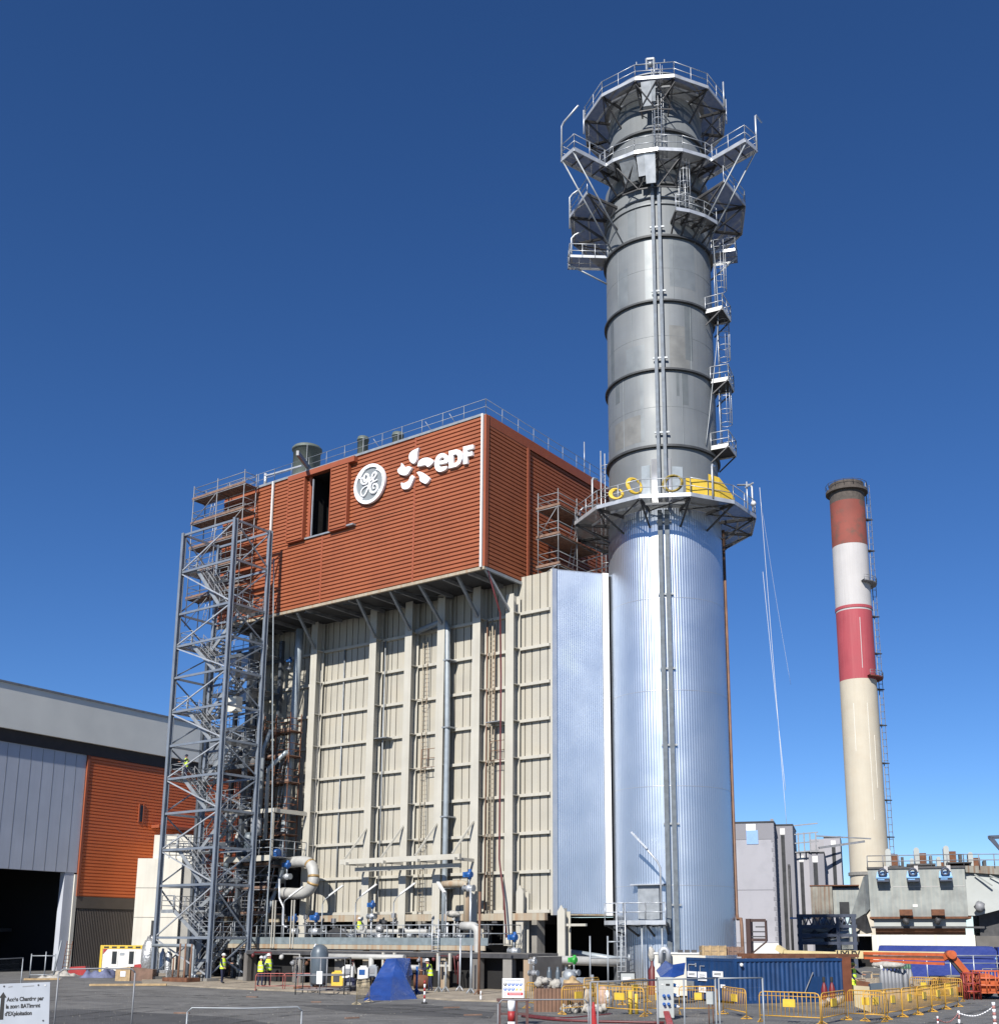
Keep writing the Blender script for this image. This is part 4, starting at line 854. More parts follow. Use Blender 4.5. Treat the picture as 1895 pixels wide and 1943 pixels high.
w_ = hb('small_window', SLOT, .1, 6.6, 13.9, .19, 7.0, 15.5); hb('window_frame', RUST2, .1, 6.45, 13.8, .24, 6.59, 15.6, w_); hb('window_frame', RUST2, .1, 7.01, 13.8, .24, 7.12, 15.6, w_)
hb('canopy', RUST2, .15, 8.2, 13.4, 1.2, 14, 13.7)
turn(hall, HB, RH)
# stepped white building
wb = thing('stepped_concrete_annexe', 'off white concrete annexe with a stepped roof behind the stair tower foot', 'building', (0, 0, 0))
c0 = G(243, 1841); dpt = (c0-CAM).dot(FW); kk = FP/dpt
def wbx(name, m, px0, px1, pyt, y0, y1, z0=0, parent=None):
    x0 = (px0-243)/kk; x1 = (px1-243)/kk; zt = zat(c0.x, c0.y, pyt); MB().box(x0, y0, z0, x1, y1, zt).build(name, m, parent or wb); return x0, x1, zt
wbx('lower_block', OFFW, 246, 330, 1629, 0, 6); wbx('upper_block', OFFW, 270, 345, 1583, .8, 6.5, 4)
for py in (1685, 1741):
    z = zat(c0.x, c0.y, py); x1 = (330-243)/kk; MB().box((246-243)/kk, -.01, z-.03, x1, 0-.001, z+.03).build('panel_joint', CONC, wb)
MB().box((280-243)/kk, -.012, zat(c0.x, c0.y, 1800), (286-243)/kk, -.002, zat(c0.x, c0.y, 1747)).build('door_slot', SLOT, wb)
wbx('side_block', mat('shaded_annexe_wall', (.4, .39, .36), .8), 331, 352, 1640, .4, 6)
q = MB(); q.rail([((292-243)/kk, -.1, zat(c0.x, c0.y, 1629)), ((345-243)/kk, -.1, zat(c0.x, c0.y, 1629))], 2.2, 1.2, .04, (1.1,)); q.build('roof_rail', GALV, wb)
turn(wb, c0, hd+R(4))
# site cabin
cb = thing('site_cabin', 'white site cabin with yellow frame and two narrow windows', 'cabin', (0, 0, 0))
c1 = G(187, 1845); d1_ = (c1-CAM).dot(FW); k1 = FP/d1_; W1 = 96/k1; H1 = zat(c1.x, c1.y, 1794)
MB().box(.12, .06, .1, W1-.12, 2.4, H1-.2).build('wall', WHITE, cb)
for a in ((0, 0, 0, .2, .2, H1), (W1-.2, 0, 0, W1, .2, H1), (.2, .02, H1-.3, W1-.2, .2, H1)): MB().box(*a).build('frame', YELB, cb)
MB().box(0, .201, H1-.25, W1, 2.5, H1-.02).build('roof', YELB, cb)
for x in (21, 54):
    w_ = MB().box(x/k1, .03, .2*H1, (x+14)/k1, .059, .8*H1).build('window', WHITE, cb); MB().box((x+2.5)/k1, .015, .3*H1, (x+11.5)/k1, .029, .77*H1).build('pane', GLASSD, w_)
for k in range(6): MB().box(.3+k*W1*.16, .005, H1-.24, .3+k*W1*.16+W1*.1, .019, H1-.1).build('frame_slot', INK, cb)
MB().box(38/k1, .045, H1*.62, 47/k1, .059, H1*.72).build('notice', GALV, cb)
q = MB(); q.prism([(.25, .03, H1-.32), (.6, .03, H1-.32), (.25, .03, H1-.75)], (0, .025, 0)); q.build('striped_corner', RED, cb)
turn(cb, c1, hd+R(-3))

# ---------------------------------------------------------------- dense plant between the stair tower and the casing
def rr(a, b): return random.uniform(a, b)
st2 = thing('steel_support_frame', 'dark grey steel frame with beams between the stair tower and the casing', 'frame', (-68, 58, 0))
for x in (-71.8, -69.4, -66.7):
    for y in (57.2, 60.3): MB().beam((x, y, .1), (x, y, 26), .3, .3).build('column', CASD, st2)
for z in (4.6, 7.1, 9.8, 12.6, 15.6, 18.6, 21.5, 24.4):
    for y in (57.2, 60.3): MB().beam((-72, y, z), (-66.5, y, z), .16, .28).build('beam', CASD, st2)
    MB().box(-72, 57.3, z+.15, -66.6, 60.2, z+.2).build('floor', GRATE, st2)
    q = MB(); q.rail([(-72, 57.2, z+.2), (-66.6, 57.2, z+.2), (-66.6, 60.2, z+.2)], 1.1, 1.2, .025, (.55,)); q.build('railing', GALVD, st2)
    MB().beam((-71.8, 57.2, z+.2), (-69.4, 57.2, z+2.6), .1).build('brace', CASD, st2)
for k in range(11):
    x, y, z = rr(-71.2, -67), rr(57.6, 59.6), random.choice((.2, 4.85, 7.35, 10.05, 12.85, 15.85)); h = rr(.9, 1.9)
    q = MB(); q.tube((x, y, z), (x, y, z+h), rr(.18, .4), 12); q.tube((x, y, z+h), (x, y, z+h+.25), .1, 8); q.box(x-.35, y-.35, z, x+.35, y+.35, z+.12)
    tag(q.build('plant_vessel', random.choice([TANKG, GALVD, GALV, DARKST])), 'small grey vessel on a floor of the steel frame behind the stair tower', 'vessel', 'small vessels in the steel frame')
for k in range(12):
    x, y = rr(-71.5, -63.2), rr(57.4, 60.0); z = rr(.5, 2) if k % 3 else rr(6, 12); q = MB()
    q.path([(x, y, z), (x, y, z+rr(2, 6)), (x+rr(.6, 2.2), y, z+rr(6, 7))], rr(.06, .16), 8); tag(q.build('loose_riser', random.choice([GALV, PIPEG, PIPEW, RUSTY])), 'bent riser pipe among the steelwork behind the stair tower', 'pipe', 'riser pipes behind the stair tower')
sb = MB(); sb.box(-66.2, 60.2, 3.2, -63.6, 60.9, 8.2); tag(sb.build('recess_dark_sheet', BLACK), 'flat black sheet painting the dark recess under the curved pipe', 'panel')  # black colour stands in for the dark of the recess
for x in (-62.1, -57.9): 
    q = MB(); q.beam((x, PY0+.3, .1), (x, PY0+.3, 2.2), .3, .3); q.build('support_post', GALVD, sp)
# small bore clutter along and under the service platform
for k in range(14):
    x = -64+k*1.33+rr(-.3, .3); q = MB(); z = rr(1.5, 2.2); x += 4; q.path([(x, 53.05, z), (x, 53.05, rr(.3, .8))] if k % 2 else [(x, 53.1, z), (x+rr(.5, 1.6), 53.1, z), (x+1.6, 53.1, rr(.4, .9))], rr(.035, .08), 6); q.blob((x, 53.0, z-.2), rr(.1, .18), 8, 6, .2)
    tag(q.build('drain_line', random.choice([GALV, GALVD, PIPEW, PIPER, RUSTY])), 'thin drain line with a trap hanging under the walkway', 'pipe', 'drain lines under the walkway')
for k in range(13):
    x = -60+k*1.25+rr(-.3, .3); q = MB(); h = rr(.6, 1.8); y = rr(57.2, 59); q.tube((x, y, PZ), (x, y, PZ+h), .05, 6); q.tube((x-.22, y, PZ+h*.8), (x+.3, y, PZ+h*.8), .06, 8); q.box(x-.14, y-.1, PZ+h, x+.14, y+.1, PZ+h+rr(.2, .35)); q.torus((x+.3, y, PZ+h*.8), .13, .025, (1, 0, 0), 10, 5)
    tag(q.build('instrument_stand', random.choice([GALV, GALVD, DARKST, PIPEW])), 'small instrument stand with a gauge box on the walkway', 'instrument', 'instrument stands on the walkway')
q = MB()
for k in range(5): q.beam((-66+k*4.4, PY0+.15, 2.15), (-62.2+k*4.4, PY0+.15, 2.12), .12, .1); q.tube((-66+k*4.4, PY0+.35, 1.95), (-62+k*4.4, PY0+.35, 1.98), .06, 6)
tag(q.build('cable_tray_run', GALVD), 'long dark cable tray run hung under the walkway edge', 'tray')
for x in (-52.2, -47.9):
    q = MB(); q.beam((x+4, 52.9, 1.1), (x+4, 52.9, 2.1), .14); q.beam((x+4.9, 52.9, 1.1), (x+4.9, 52.9, 2.1), .14); q.beam((x+4, 52.9, 1.4), (x+4.9, 52.9, 1.4), .12)
    tag(q.build('pipe_hanger', BEIG2), ['cream pipe hanger frame under the walkway near the tarp', 'cream pipe hanger frame under the walkway near its right end'][x > -50], 'hanger')

# added low bay, its black back paints the dark under the walkway
bay = thing('dark_bay', 'added low pillar bay whose black back paints the dark below the walkway', 'added bay', (-50, 54, 0))
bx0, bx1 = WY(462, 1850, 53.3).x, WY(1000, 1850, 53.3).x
bx('bay_dark_sheet', BLACK, bay, bx0, 54.4, .1, bx1, 54.5, 1.95); bx('roof_slab', CONCD, bay, bx0, 53.5, 1.96, bx1, PY0-.1, 2.12); bx('lintel', DARKST, bay, bx0, 53.42, 1.86, bx1, 53.499, 2.1)
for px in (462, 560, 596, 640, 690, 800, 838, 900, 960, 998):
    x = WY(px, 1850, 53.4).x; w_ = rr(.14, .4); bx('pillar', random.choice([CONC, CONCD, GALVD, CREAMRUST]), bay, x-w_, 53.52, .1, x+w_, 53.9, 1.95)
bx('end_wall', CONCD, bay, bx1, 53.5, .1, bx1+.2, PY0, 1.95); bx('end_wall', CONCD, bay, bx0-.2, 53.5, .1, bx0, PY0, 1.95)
# ================================================================ red and white chimney
r_ = ray(1650, 1660); r_ = V((r_.x, r_.y, 0)).normalized(); CHX, CHY = r_.x*240, r_.y*240
ch = thing('striped_chimney', 'tall red and white chimney with a cream lower shaft on the right', 'chimney', (CHX, CHY, 0))
def cz(py): return zat(CHX, CHY, py)
CRB, CRT = 3.85, 3.62
def cr(z): return CRB+(CRT-CRB)*z/98
ctop = cz(921)
def cband(name, a, b, m, lab=None):
    q = MB(); q.lathe((CHX, CHY, 0), [(cr(a), a), (cr((a+b)/2), (a+b)/2), (cr(b), b)], 48); q.build(name, m, ch, lab)
bands = [(cz(1662), cz(1294), CHC, 'cream lower shaft'), (cz(1294)+.01, cz(1164), CHR, 'faded red band'), (cz(1164)+.01, cz(1040), CHW, 'white band'), (cz(1040)+.01, cz(958), CHS, 'sooty red top band'), (cz(958)+.01, ctop, CHSOOT, 'blackened crown')]
for a, b, m_, l in bands: cband('shaft_band', a, b, m_, l)
q = MB(); q.lathe((CHX, CHY, 0), [(cr(0)*1.0, cz(1662)), (cr(0)*1.02, cz(1690)), (cr(0)*1.12, 0)], 40); q.build('shaft_foot', CHC, ch)
q = MB(); q.lathe((CHX, CHY, 0), [(cr(0)+.0, cz(1662)), (cr(0)+.3, cz(1662)), (cr(0)+.3, cz(1656)), (cr(0), cz(1656))], 40, smooth=False); q.build('foot_ring', CONC, ch)
q = MB(); q.lathe((CHX, CHY, 0), [(cr(98)-.3, ctop), (cr(98)-.3, ctop-4), (0, ctop-4)], 40); q.build('flue_mouth', BLACK, ch)
for py, rw, m_ in ((936, .75, CHSOOT), (1158, .12, CHR)):
    z = cz(py); q = MB(); q.lathe((CHX, CHY, z), [(cr(z), -.3), (cr(z)+rw, -.3), (cr(z)+rw, .3), (cr(z), .3)], 48, smooth=False); q.build('ring_ledge', m_, ch)
q = MB(); z = cz(930); q.rail([(CHX+(cr(z)+.7)*math.cos(a), CHY+(cr(z)+.7)*math.sin(a), z) for a in [2*PI*k/14 for k in range(15)]], 1.0, 3, .05, ()); q.build('crown_rail', CHSOOT, ch)
la = math.degrees(hd)-2
def CP(a, r, z): return V((CHX+r*math.cos(R(a)), CHY+r*math.sin(R(a)), z))
for py in (1112, 1290):
    z = cz(py); q = MB(); q.lathe((CHX, CHY, z), [(cr(z), -.12), (cr(z)+1.3, -.12), (cr(z)+1.3, .12), (cr(z), .12)], 14, R(la-75), R(la+40), False)
    p_ = q.build('gallery', GALVD if py < 1200 else CHS, ch); q = MB(); q.rail([CP(la-75+k*14.4, cr(z)+1.3, z) for k in range(9)], 1.1, 2, .05, (.55,)); q.build('gallery_rail', GALVD, p_)
q = MB()
for s_ in (-.3, .3): q.beam(CP(la+s_*4, cr(0)+.45, cz(1690)), CP(la+s_*4, cr(98)+.5, ctop+.5), .12)
for k in range(int(ctop/.7)): z = k*.7+12; 
for k in range(140):
    z = cz(1690)+k*.62
    if z < ctop: q.beam(CP(la-1.3, cr(z)+.5, z), CP(la+1.3, cr(z)+.5, z), .05)
q.build('ladder', GALVD, ch)
q = MB()
for k in range(60):
    z = cz(1690)+k*1.45
    if z < ctop: q.torus(CP(la, cr(z)+.85, z), .42, .035, Z, 10, 4)
for g in (-.35, 0, .35): q.tube(CP(la+g*4, cr(0)+1.25, cz(1690)), CP(la+g*4, cr(98)+1.25, ctop), .035, 4)
q.build('safety_cage', GALVD, ch)
for py in (988, 1047, 1172, 1242, 1310, 1378, 1450, 1520, 1590):
    z = cz(py); q = MB(); a, b, c = CP(la-13, cr(z), z), CP(la, cr(z)+1.6, z), CP(la+12, cr(z), z); q.prism([a, b, c], (0, 0, .22)); q.build('rest_stage', DARKST, ch)
for a, z0, z1 in ((-62-28, cz(1430), cz(1340)), (-48, cz(1560), cz(1340)), (-30, cz(1500), cz(1400)), (-55, cz(1275), cz(1180))):
    q = MB(); q.beam(CP(a, cr(z0)+.01, z0), CP(a+1, cr(z1)+.01, z1), .14, .03); q.build('repair_strip', CHW if z0 > cz(1300) else OFFW, ch)
# ================================================================ old plant blocks, camera-facing local frames
def frame(name, label, cat, px, py, dep, rz=None, group=None):
    rz = -math.atan((px+60-CX)/2212) if rz is None else rz
    """empty on the ground under a pixel column at a given depth; returns root, px-to-metre scale and height lookup"""
    p = A(px, py, dep); t = thing(name, label, cat, (0, 0, 0), group); loc = V((p.x, p.y, 0)); dd = (loc-CAM).dot(FW); k = FP/dd
    return t, k, (lambda y: zat(loc.x, loc.y, y)), loc, (lambda: turn(t, loc, hd+rz))
ob, k, zz, loc, fin = frame('grey_boiler_house', 'pale grey windowless block with a blue patch and dark slot windows right of the stack', 'building', 1395, 1810, 175, -.27)
w1 = (1476-1395)/k
def ob_(name, m, *a): return MB().box(*a).build(name, m, ob)
ob_('main_block', PLANT, -2, 0, 0, w1, 16, zz(1563)); ob_('top_band', PLANTD, -1.9, -.06, zz(1594), w1-.001, -.001, zz(1564)); ob_('roof_edge', SLOT, -2, -.1, zz(1563), w1+.12, 15.9, zz(1560))
ob_('blue_panel', LBLUE, (1424-1395)/k, -.09, zz(1603), (1446-1395)/k, -.061, zz(1577)); ob_('white_patch', SIGNW, (1424-1395)/k, -.08, zz(1577)+.01, (1442-1395)/k, -.062, zz(1565))
for z in (zz(1690), zz(1790)): ob_('sheet_joint', PLANTD, -1.9, -.03, z, w1-.01, -.002, z+.12)
q = MB()
for i in range(26): z = zz(1795)+i*.75; q.box(w1-.25-.2*(i % 2), -.05, z, w1+.04, -.012, z+.6)
q.build('toothed_edge', PLANTD, ob)
# receding side: stepped piers with slots
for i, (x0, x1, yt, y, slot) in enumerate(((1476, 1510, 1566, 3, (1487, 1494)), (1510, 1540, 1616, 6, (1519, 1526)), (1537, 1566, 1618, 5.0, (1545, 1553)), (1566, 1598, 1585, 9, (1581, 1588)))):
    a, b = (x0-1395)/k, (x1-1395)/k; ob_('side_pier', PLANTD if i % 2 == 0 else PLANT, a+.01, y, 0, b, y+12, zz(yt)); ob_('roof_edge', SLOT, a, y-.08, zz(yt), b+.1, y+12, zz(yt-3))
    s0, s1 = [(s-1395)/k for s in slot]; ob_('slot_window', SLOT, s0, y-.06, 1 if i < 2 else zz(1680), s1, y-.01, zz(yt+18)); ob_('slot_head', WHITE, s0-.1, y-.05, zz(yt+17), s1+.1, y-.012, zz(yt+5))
ob_('rear_block', PLANT, (1538-1395)/k, 12, 0, (1600-1395)/k, 24, zz(1584))
q = MB(); x0 = (1508-1395)/k
for i in range(5): q.beam((x0+i*.9, 4.6, zz(1616)), (x0+i*.9, 4.6, zz(1578)), .22)
for i in range(4): q.beam((x0, 4.6, zz(1616)+i*1.4), (x0+4, 4.6, zz(1612)+i*1.4), .18)
q.beam((x0+4, 4.6, zz(1608)), (x0+11, 8, zz(1594)), .35); q.beam((x0+3.6, 4.6, zz(1585)), (x0+12, 8, zz(1589)), .2); q.build('roof_machinery', GALVD, ob)
q = MB(); q.path([((1500-1395)/k, 2.7, 0), ((1500-1395)/k, 2.7, zz(1640))], .18, 6); q.build('drain_pipe', DARKST, ob)
ob_('low_wall', WHITE, (1425-1395)/k, -1.2, 0, w1+.1, -.2, zz(1790)); fin()
# low duct block between
lb, k, zz, loc, fin = frame('rusty_duct_block', 'rust streaked grey duct block beside the old precipitator', 'duct', 1543, 1800, 150)
def lb_(name, m, *a): return MB().box(*a).build(name, m, lb)
lb_('front_block', STAINR, 0, 0, zz(1790), 40/k, 6, zz(1682)); lb_('side_block', STAIN, 40/k+.01, .6, zz(1735), 90/k, 6, zz(1685)); lb_('roof_edge', RUSTY, -.1, -.1, zz(1682), 90/k, 6, zz(1680))
lb_('hatch', SLOT, 52/k, .5, zz(1738), 70/k, .59, zz(1712)); lb_('support', CONCD, .2, 1, 0, 90/k, 5, zz(1790)-.01); fin()
# steel pipe bridge
pb, k, zz, loc, fin = frame('pipe_rack', 'dark blue grey steel pipe rack with two cluttered levels', 'pipe rack', 1520, 1815, 118)
q = MB()
for x in (0, 70, 100):
    for y in (0, 3): MB().beam((x/k, y, 0), (x/k, y, zz(1738)), .35).build('post', INDIGO, pb)
for py in (1738, 1758, 1775, 1790):
    for y in (0, 3): MB().beam((-.3, y, zz(py)), (105/k, y, zz(py)), .22, .3).build('beam', INDIGO, pb)
q = MB()
for i in range(9): a = i*11/k; q.beam((a, .1, zz(1757)), (a+5.5/k, .1, zz(1741)), .13); q.beam((a+5.5/k, .1, zz(1741)), (a+11/k, .1, zz(1757)), .13)
q.build('lattice', INDIGO, pb)
for z in (zz(1765), zz(1771), zz(1780), zz(1785)): MB().tube((0, random.uniform(.6, 2.5), z), (90/k, random.uniform(.6, 2.5), z), random.uniform(.15, .35), 8).build('pipe', random.choice([GALVD, PIPEG, GALV]), pb)
MB().box(-1, .2, zz(1744), 1.2, .8, zz(1741)).build('lamp', LBLUEF, pb)
for i in range(6): MB().blob((random.uniform(0, 90)/k, 1.2, random.choice((zz(1752), zz(1770), zz(1788)))), random.uniform(.3, .55), 8, 6, .3).build('equipment', random.choice([DARKST, GALVD, STAIN]), pb)
fin()
# old precipitator
ep, k, zz, loc, fin = frame('old_precipitator', 'big stained grey green sheet casing with blue fan boxes and roof humps', 'plant', 1655, 1800, 120)
def ep_(name, m, *a, parent=None): return MB().box(*a).build(name, m, parent or ep)
WE = (1830-1655)/k
ep_('front_sheet', STAIN, 0, 0, zz(1740), WE, 22, zz(1650)); ep_('roof_edge', DARKST, -.1, -.15, zz(1650), WE+.1, 22, zz(1646))
ep_('sheet_joint', CHW, 45/k, -.03, zz(1684), WE-.1, -.005, zz(1683))
ep_('lower_band', PALEB, .3, .3, zz(1758), WE-.2, 21, zz(1744)); ep_('band_edge', RUSTY, -.1, -.2, zz(1744), WE+.3, 21, zz(1740)-.01); ep_('dark_gap', RUSTY, .4, 1.0, zz(1774), WE-.3, 20, zz(1758)-.01); ep_('gap_beam', DARKST, 0, -.1, zz(1762), WE+1.5, .3, zz(1758)-.02)
ep_('white_base', WCLAD, 0, -.2, 0, WE+.5, 18, zz(1774)-.01)
for x in (55, 62, 115, 176): ep_('base_post', WCLAD, (x-2)/k, -.32, 0, (x+2)/k, -.21, zz(1774))
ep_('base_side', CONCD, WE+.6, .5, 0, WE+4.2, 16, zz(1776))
for x in (18, 73, 131):
    f_ = MB(); f_.prism([((x-3)/k, -.5, zz(1666)), ((x+21)/k, -.5, zz(1666)), ((x+19)/k, -.2, zz(1655)), ((x-1)/k, -.2, zz(1655))], (0, .18, 0)); f_.box((x-3)/k, -1.3, zz(1667)-.1, (x+21)/k, -.01, zz(1666)-.02); f_ = f_.build('fan_box', LBLUEF, ep)
    ep_('fan_grille', INDIGO, (x-2)/k, -1.2, zz(1675), (x+20)/k, -.02, zz(1667)-.15, parent=f_); MB().torus(((x+9)/k, -.75, zz(1657)), .35, .12, (0, 1, 0), 12, 6).build('fan_scroll', INDIGO, f_)
    ep_('fan_slat', LBLUEF, (x)/k, -1.23, zz(1672), (x+12)/k, -1.205, zz(1670), parent=f_)
    ep_('fan_plate', CHW, (x+12)/k, -.45, zz(1656), (x+19)/k, -.05, zz(1645), parent=f_)
def hump(x0, x1, yt, y, dep_=2.5, m=PALEB):
    q = MB(); a, b = x0/k, x1/k; zt = zz(yt); rr = (b-a)/2; pts = [(a, y, zz(1650)), (b, y, zz(1650))]+[((a+b)/2+rr*math.cos(t), y, zt-rr+rr*math.sin(t)) for t in [PI*i/8 for i in range(9)]]
    q.prism(pts, (0, dep_, 0)); h_ = q.build('roof_hump', m, ep); q = MB(); q.box(b+.02, y+.3, zz(1650), b+.7, y+dep_, zt-.6); q.build('hump_box', RUSTY, h_); MB().box(b+1.0, y+.4, zz(1650), b+1.3, y+dep_, zt-.9).build('hump_frame', DARKST, h_)
hump(34, 44, 1609, 2); hump(87, 97, 1607, 2.5); hump(142, 152, 1604, 3); hump(80, 87, 1621, 8, 2); hump(131, 139, 1619, 8, 2); hump(186, 195, 1617, 3)
for a, b, y0, y1 in ((40, 62, 1645, 1639), (72, 125, 1643, 1636), (145, 190, 1640, 1634)): ep_('roof_deck', DARKST, a/k, 1, zz(y0), b/k, 6, zz(y1)-.2)
q = MB(); q.rail([(0, .1, zz(1646)), (WE, .1, zz(1646)), (WE+26, 10, zz(1640))], 1.2, 1.6, .05, (.6,)); q.build('roof_rail', GALVD, ep)
for x in (64, 121): 
    b_ = ep_('ledge_box', RUSTY, x/k-.6, -1.2, zz(1738), x/k+.7, -.02, zz(1727)); MB().blob((x/k, -.8, zz(1748)), .35, 8, 6, .3).build('drive_unit', DARKST, b_)
ep_('name_plate', WHITE, 78/k, -.04, zz(1722), 87/k, -.005, zz(1717))
# right hand sloping wing
q = MB(); x0 = WE; P = [(x0+.02, .8, zz(1657)), (x0+16, 5, zz(1678)), (x0+16, 5, zz(1648)), (x0+.02, .8, zz(1645))]; q.prism(P, (0, 8, 0)); q.build('wing_band', STAINR, ep)
q = MB(); q.prism([(x0+.02, 1.4, zz(1657)), (x0+15.5, 6, zz(1680)), (x0+15.5, 6, zz(1712)), (x0+5.5, 1.2, zz(1716)), (x0+1, 1.2, zz(1738)), (x0+.02, 1.2, zz(1738))], (0, 6, 0)); q.build('wing_hopper', PALEB, ep)
for i in range(4): MB().beam((x0+1+i*1.5, 1.0+i*.45, zz(1661+i*2)), (x0+2.6+i*2.2, 0.6+i*.35, zz(1683+i)), .14).build('wing_rib', STAIN, ep)
ep_('wing_column', DARKST, x0+6, .5, zz(1716), x0+6.5, 1.0, zz(1682))
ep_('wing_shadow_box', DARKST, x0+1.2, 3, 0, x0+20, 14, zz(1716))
q = MB()
for x in (6.3, 8.4): q.beam((x0+x, 1, zz(1772)), (x0+x, 1, zz(1735)), .22)
q.beam((x0+6.3, 1, zz(1772)), (x0+8.4, 1, zz(1737)), .16); q.beam((x0+6.3, 1, zz(1745)), (x0+8.4, 1, zz(1745)), .16); q.beam((x0+5.3, 1, zz(1773)), (x0+12, 1, zz(1773)), .3, .3); q.build('lattice_stand', GALV, ep)
for x in (5.6, 9): MB().beam((x0+x, 1.2, 0), (x0+x, 1.2, zz(1774)), .35).build('wing_post', RUSTY, ep)
for x, z in ((1.2, 1722), (6.8, 1728)): MB().blob((x0+x, .4, zz(z)), .55, 8, 6, .2).build('wing_fan', GALVD, ep)
# left hopper
q = MB(); q.prism([(-.05, .5, zz(1660)), (-10/k, 2, zz(1662)), (-44/k, 3.5, zz(1752)), (-10/k, 1.5, zz(1735)), (-.05, .5, zz(1725))], (0, 5, 0)); q.build('side_hopper', STAIN, ep)
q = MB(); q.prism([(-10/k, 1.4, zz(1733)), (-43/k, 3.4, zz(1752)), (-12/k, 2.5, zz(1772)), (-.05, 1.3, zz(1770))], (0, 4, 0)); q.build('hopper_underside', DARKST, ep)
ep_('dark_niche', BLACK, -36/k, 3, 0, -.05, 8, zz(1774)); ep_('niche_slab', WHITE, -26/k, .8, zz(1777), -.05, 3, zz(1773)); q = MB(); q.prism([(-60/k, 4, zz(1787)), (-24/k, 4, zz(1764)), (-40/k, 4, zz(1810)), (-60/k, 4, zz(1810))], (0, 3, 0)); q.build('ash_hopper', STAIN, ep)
fin()
# dark lattice jib at the right edge
jb, k, zz, loc, fin = frame('lattice_jib', 'end of a dark blue lattice crane jib entering at the right edge', 'crane', 1878, 1620, 100); q = MB(); x1 = 7
A_ = [(0, 0, zz(1588)), (1.2, 0, zz(1622)), (x1, 0, zz(1586)), (x1, 0, zz(1632))]
for y in (0, 1.5):
    for a, b in ((0, 1), (0, 2), (1, 3)): q.beam(V(A_[a])+V((0, y, 0)), V(A_[b])+V((0, y, 0)), .2)
    for i in range(4): q.beam((i*1.5+.3, y, zz(1589)), (i*1.5+1.2, y, zz(1622)-.2*i), .12); q.beam((i*1.5+1.2, y, zz(1623)), (i*1.5+1.8, y, zz(1589)), .12)
for a in range(4): q.beam(A_[a], V(A_[a])+V((0, 1.5, 0)), .16)
q.build('lattice', INDIGO, jb); MB().beam((x1-.2, .75, 0), (x1-.2, .75, zz(1586)), .5).build('mast', INDIGO, jb); fin()
# blue tarp covered shed
bs, k, zz, loc, fin = frame('blue_covered_shed', 'long low shed wrapped in dark blue sheeting on the right', 'shed', 1668, 1853, 86)
NB = mat('dark_blue_sheeting', (.016, .04, .25), .45, var=.15, ns=1, bump=.6, bs=2)
q = MB(); q.prism([(0, 0, zz(1806)), (3/k, 0, zz(1795)), (205/k, .5, zz(1796)), (212/k, .5, zz(1804)), (212/k, .5, 0), (3/k, 0, 0)], (0, 6, 0)); q.build('sheet_cover', NB, bs)
q = MB(); q.prism([(212/k+.05, .2, zz(1797)), (260/k, -.6, zz(1797)), (260/k, -.6, 0), (212/k+.05, .2, 0)], (0, 4, 0)); q.build('sheet_cover', NB, bs)
q = MB(); q.beam((2/k, -.04, zz(1814)), (205/k, .3, zz(1815)), .04); q.build('sheet_rope', INDIGO, bs)
q = MB(); q.box(207/k, -.12, zz(1819), 211/k, .0, zz(1816)); q.build('sheet_patch', LBLUEF, bs); fin()
fr = thing('shed_railing', 'long grey tube railing in front of the blue covered shed', 'railing', G(1670, 1868))
a, b = A(1672, 1868, 76), A(1895, 1872, 76); a.z = b.z = .9; q = MB(); q.rail([a, b, b+(b-a)*.3], 1.0, 1.6, .035, (.5,), post0=-.9); q.build('tube_rail', GALVL, fr)
# rubble, walls and clutter behind the barriers on the right
rw = thing('stone_edge', 'low sandy masonry edge behind the gas bottles', 'wall', G(1600, 1880)); a, b = G(1590, 1876), G(1895, 1884); q = MB(); q.beam(a+Z*.25, b+Z*.25, .6, .5); q.build('masonry', SAND, rw)
# ================================================================ containers
cn = thing('blue_container', 'long blue corrugated container with notices on its front end and rusty far corner', 'container', (0, 0, 0))
c2 = G(1396, 1906); c3 = G(1301, 1902); e = (c3-c2); CW = e.length; HCt = 2.06; rz2 = math.atan2(-e.x, e.y)
# local: y towards c3 (front face along y at x=0), x along the long side
Lc = 6.6
ang = math.atan2(e.y, e.x)-PI/2     # local +y points along e
best = None
for s_ in [i*.5 for i in range(-60, 61)]:
    for l_ in (5.5, 6, 6.5, 7, 8, 9, 10):
        d = V((math.sin(-ang-R(s_))*0+math.cos(ang+R(s_)), math.sin(ang+R(s_)), 0)); p = pj(c2+d*l_+Z*HCt); p0 = pj(c2+d*l_)
        er = (p[0]-1601)**2+(p[1]-1823)**2*6
        if best is None or er < best[0]: best = (er, s_, l_)
ang += R(best[1]); Lc = best[2]; ly = V((-math.sin(ang), math.cos(ang), 0))
CW = min((abs(pj(c2+ly*(.05*i)+Z*HCt)[0]-1301), .05*i) for i in range(20, 120))[1]

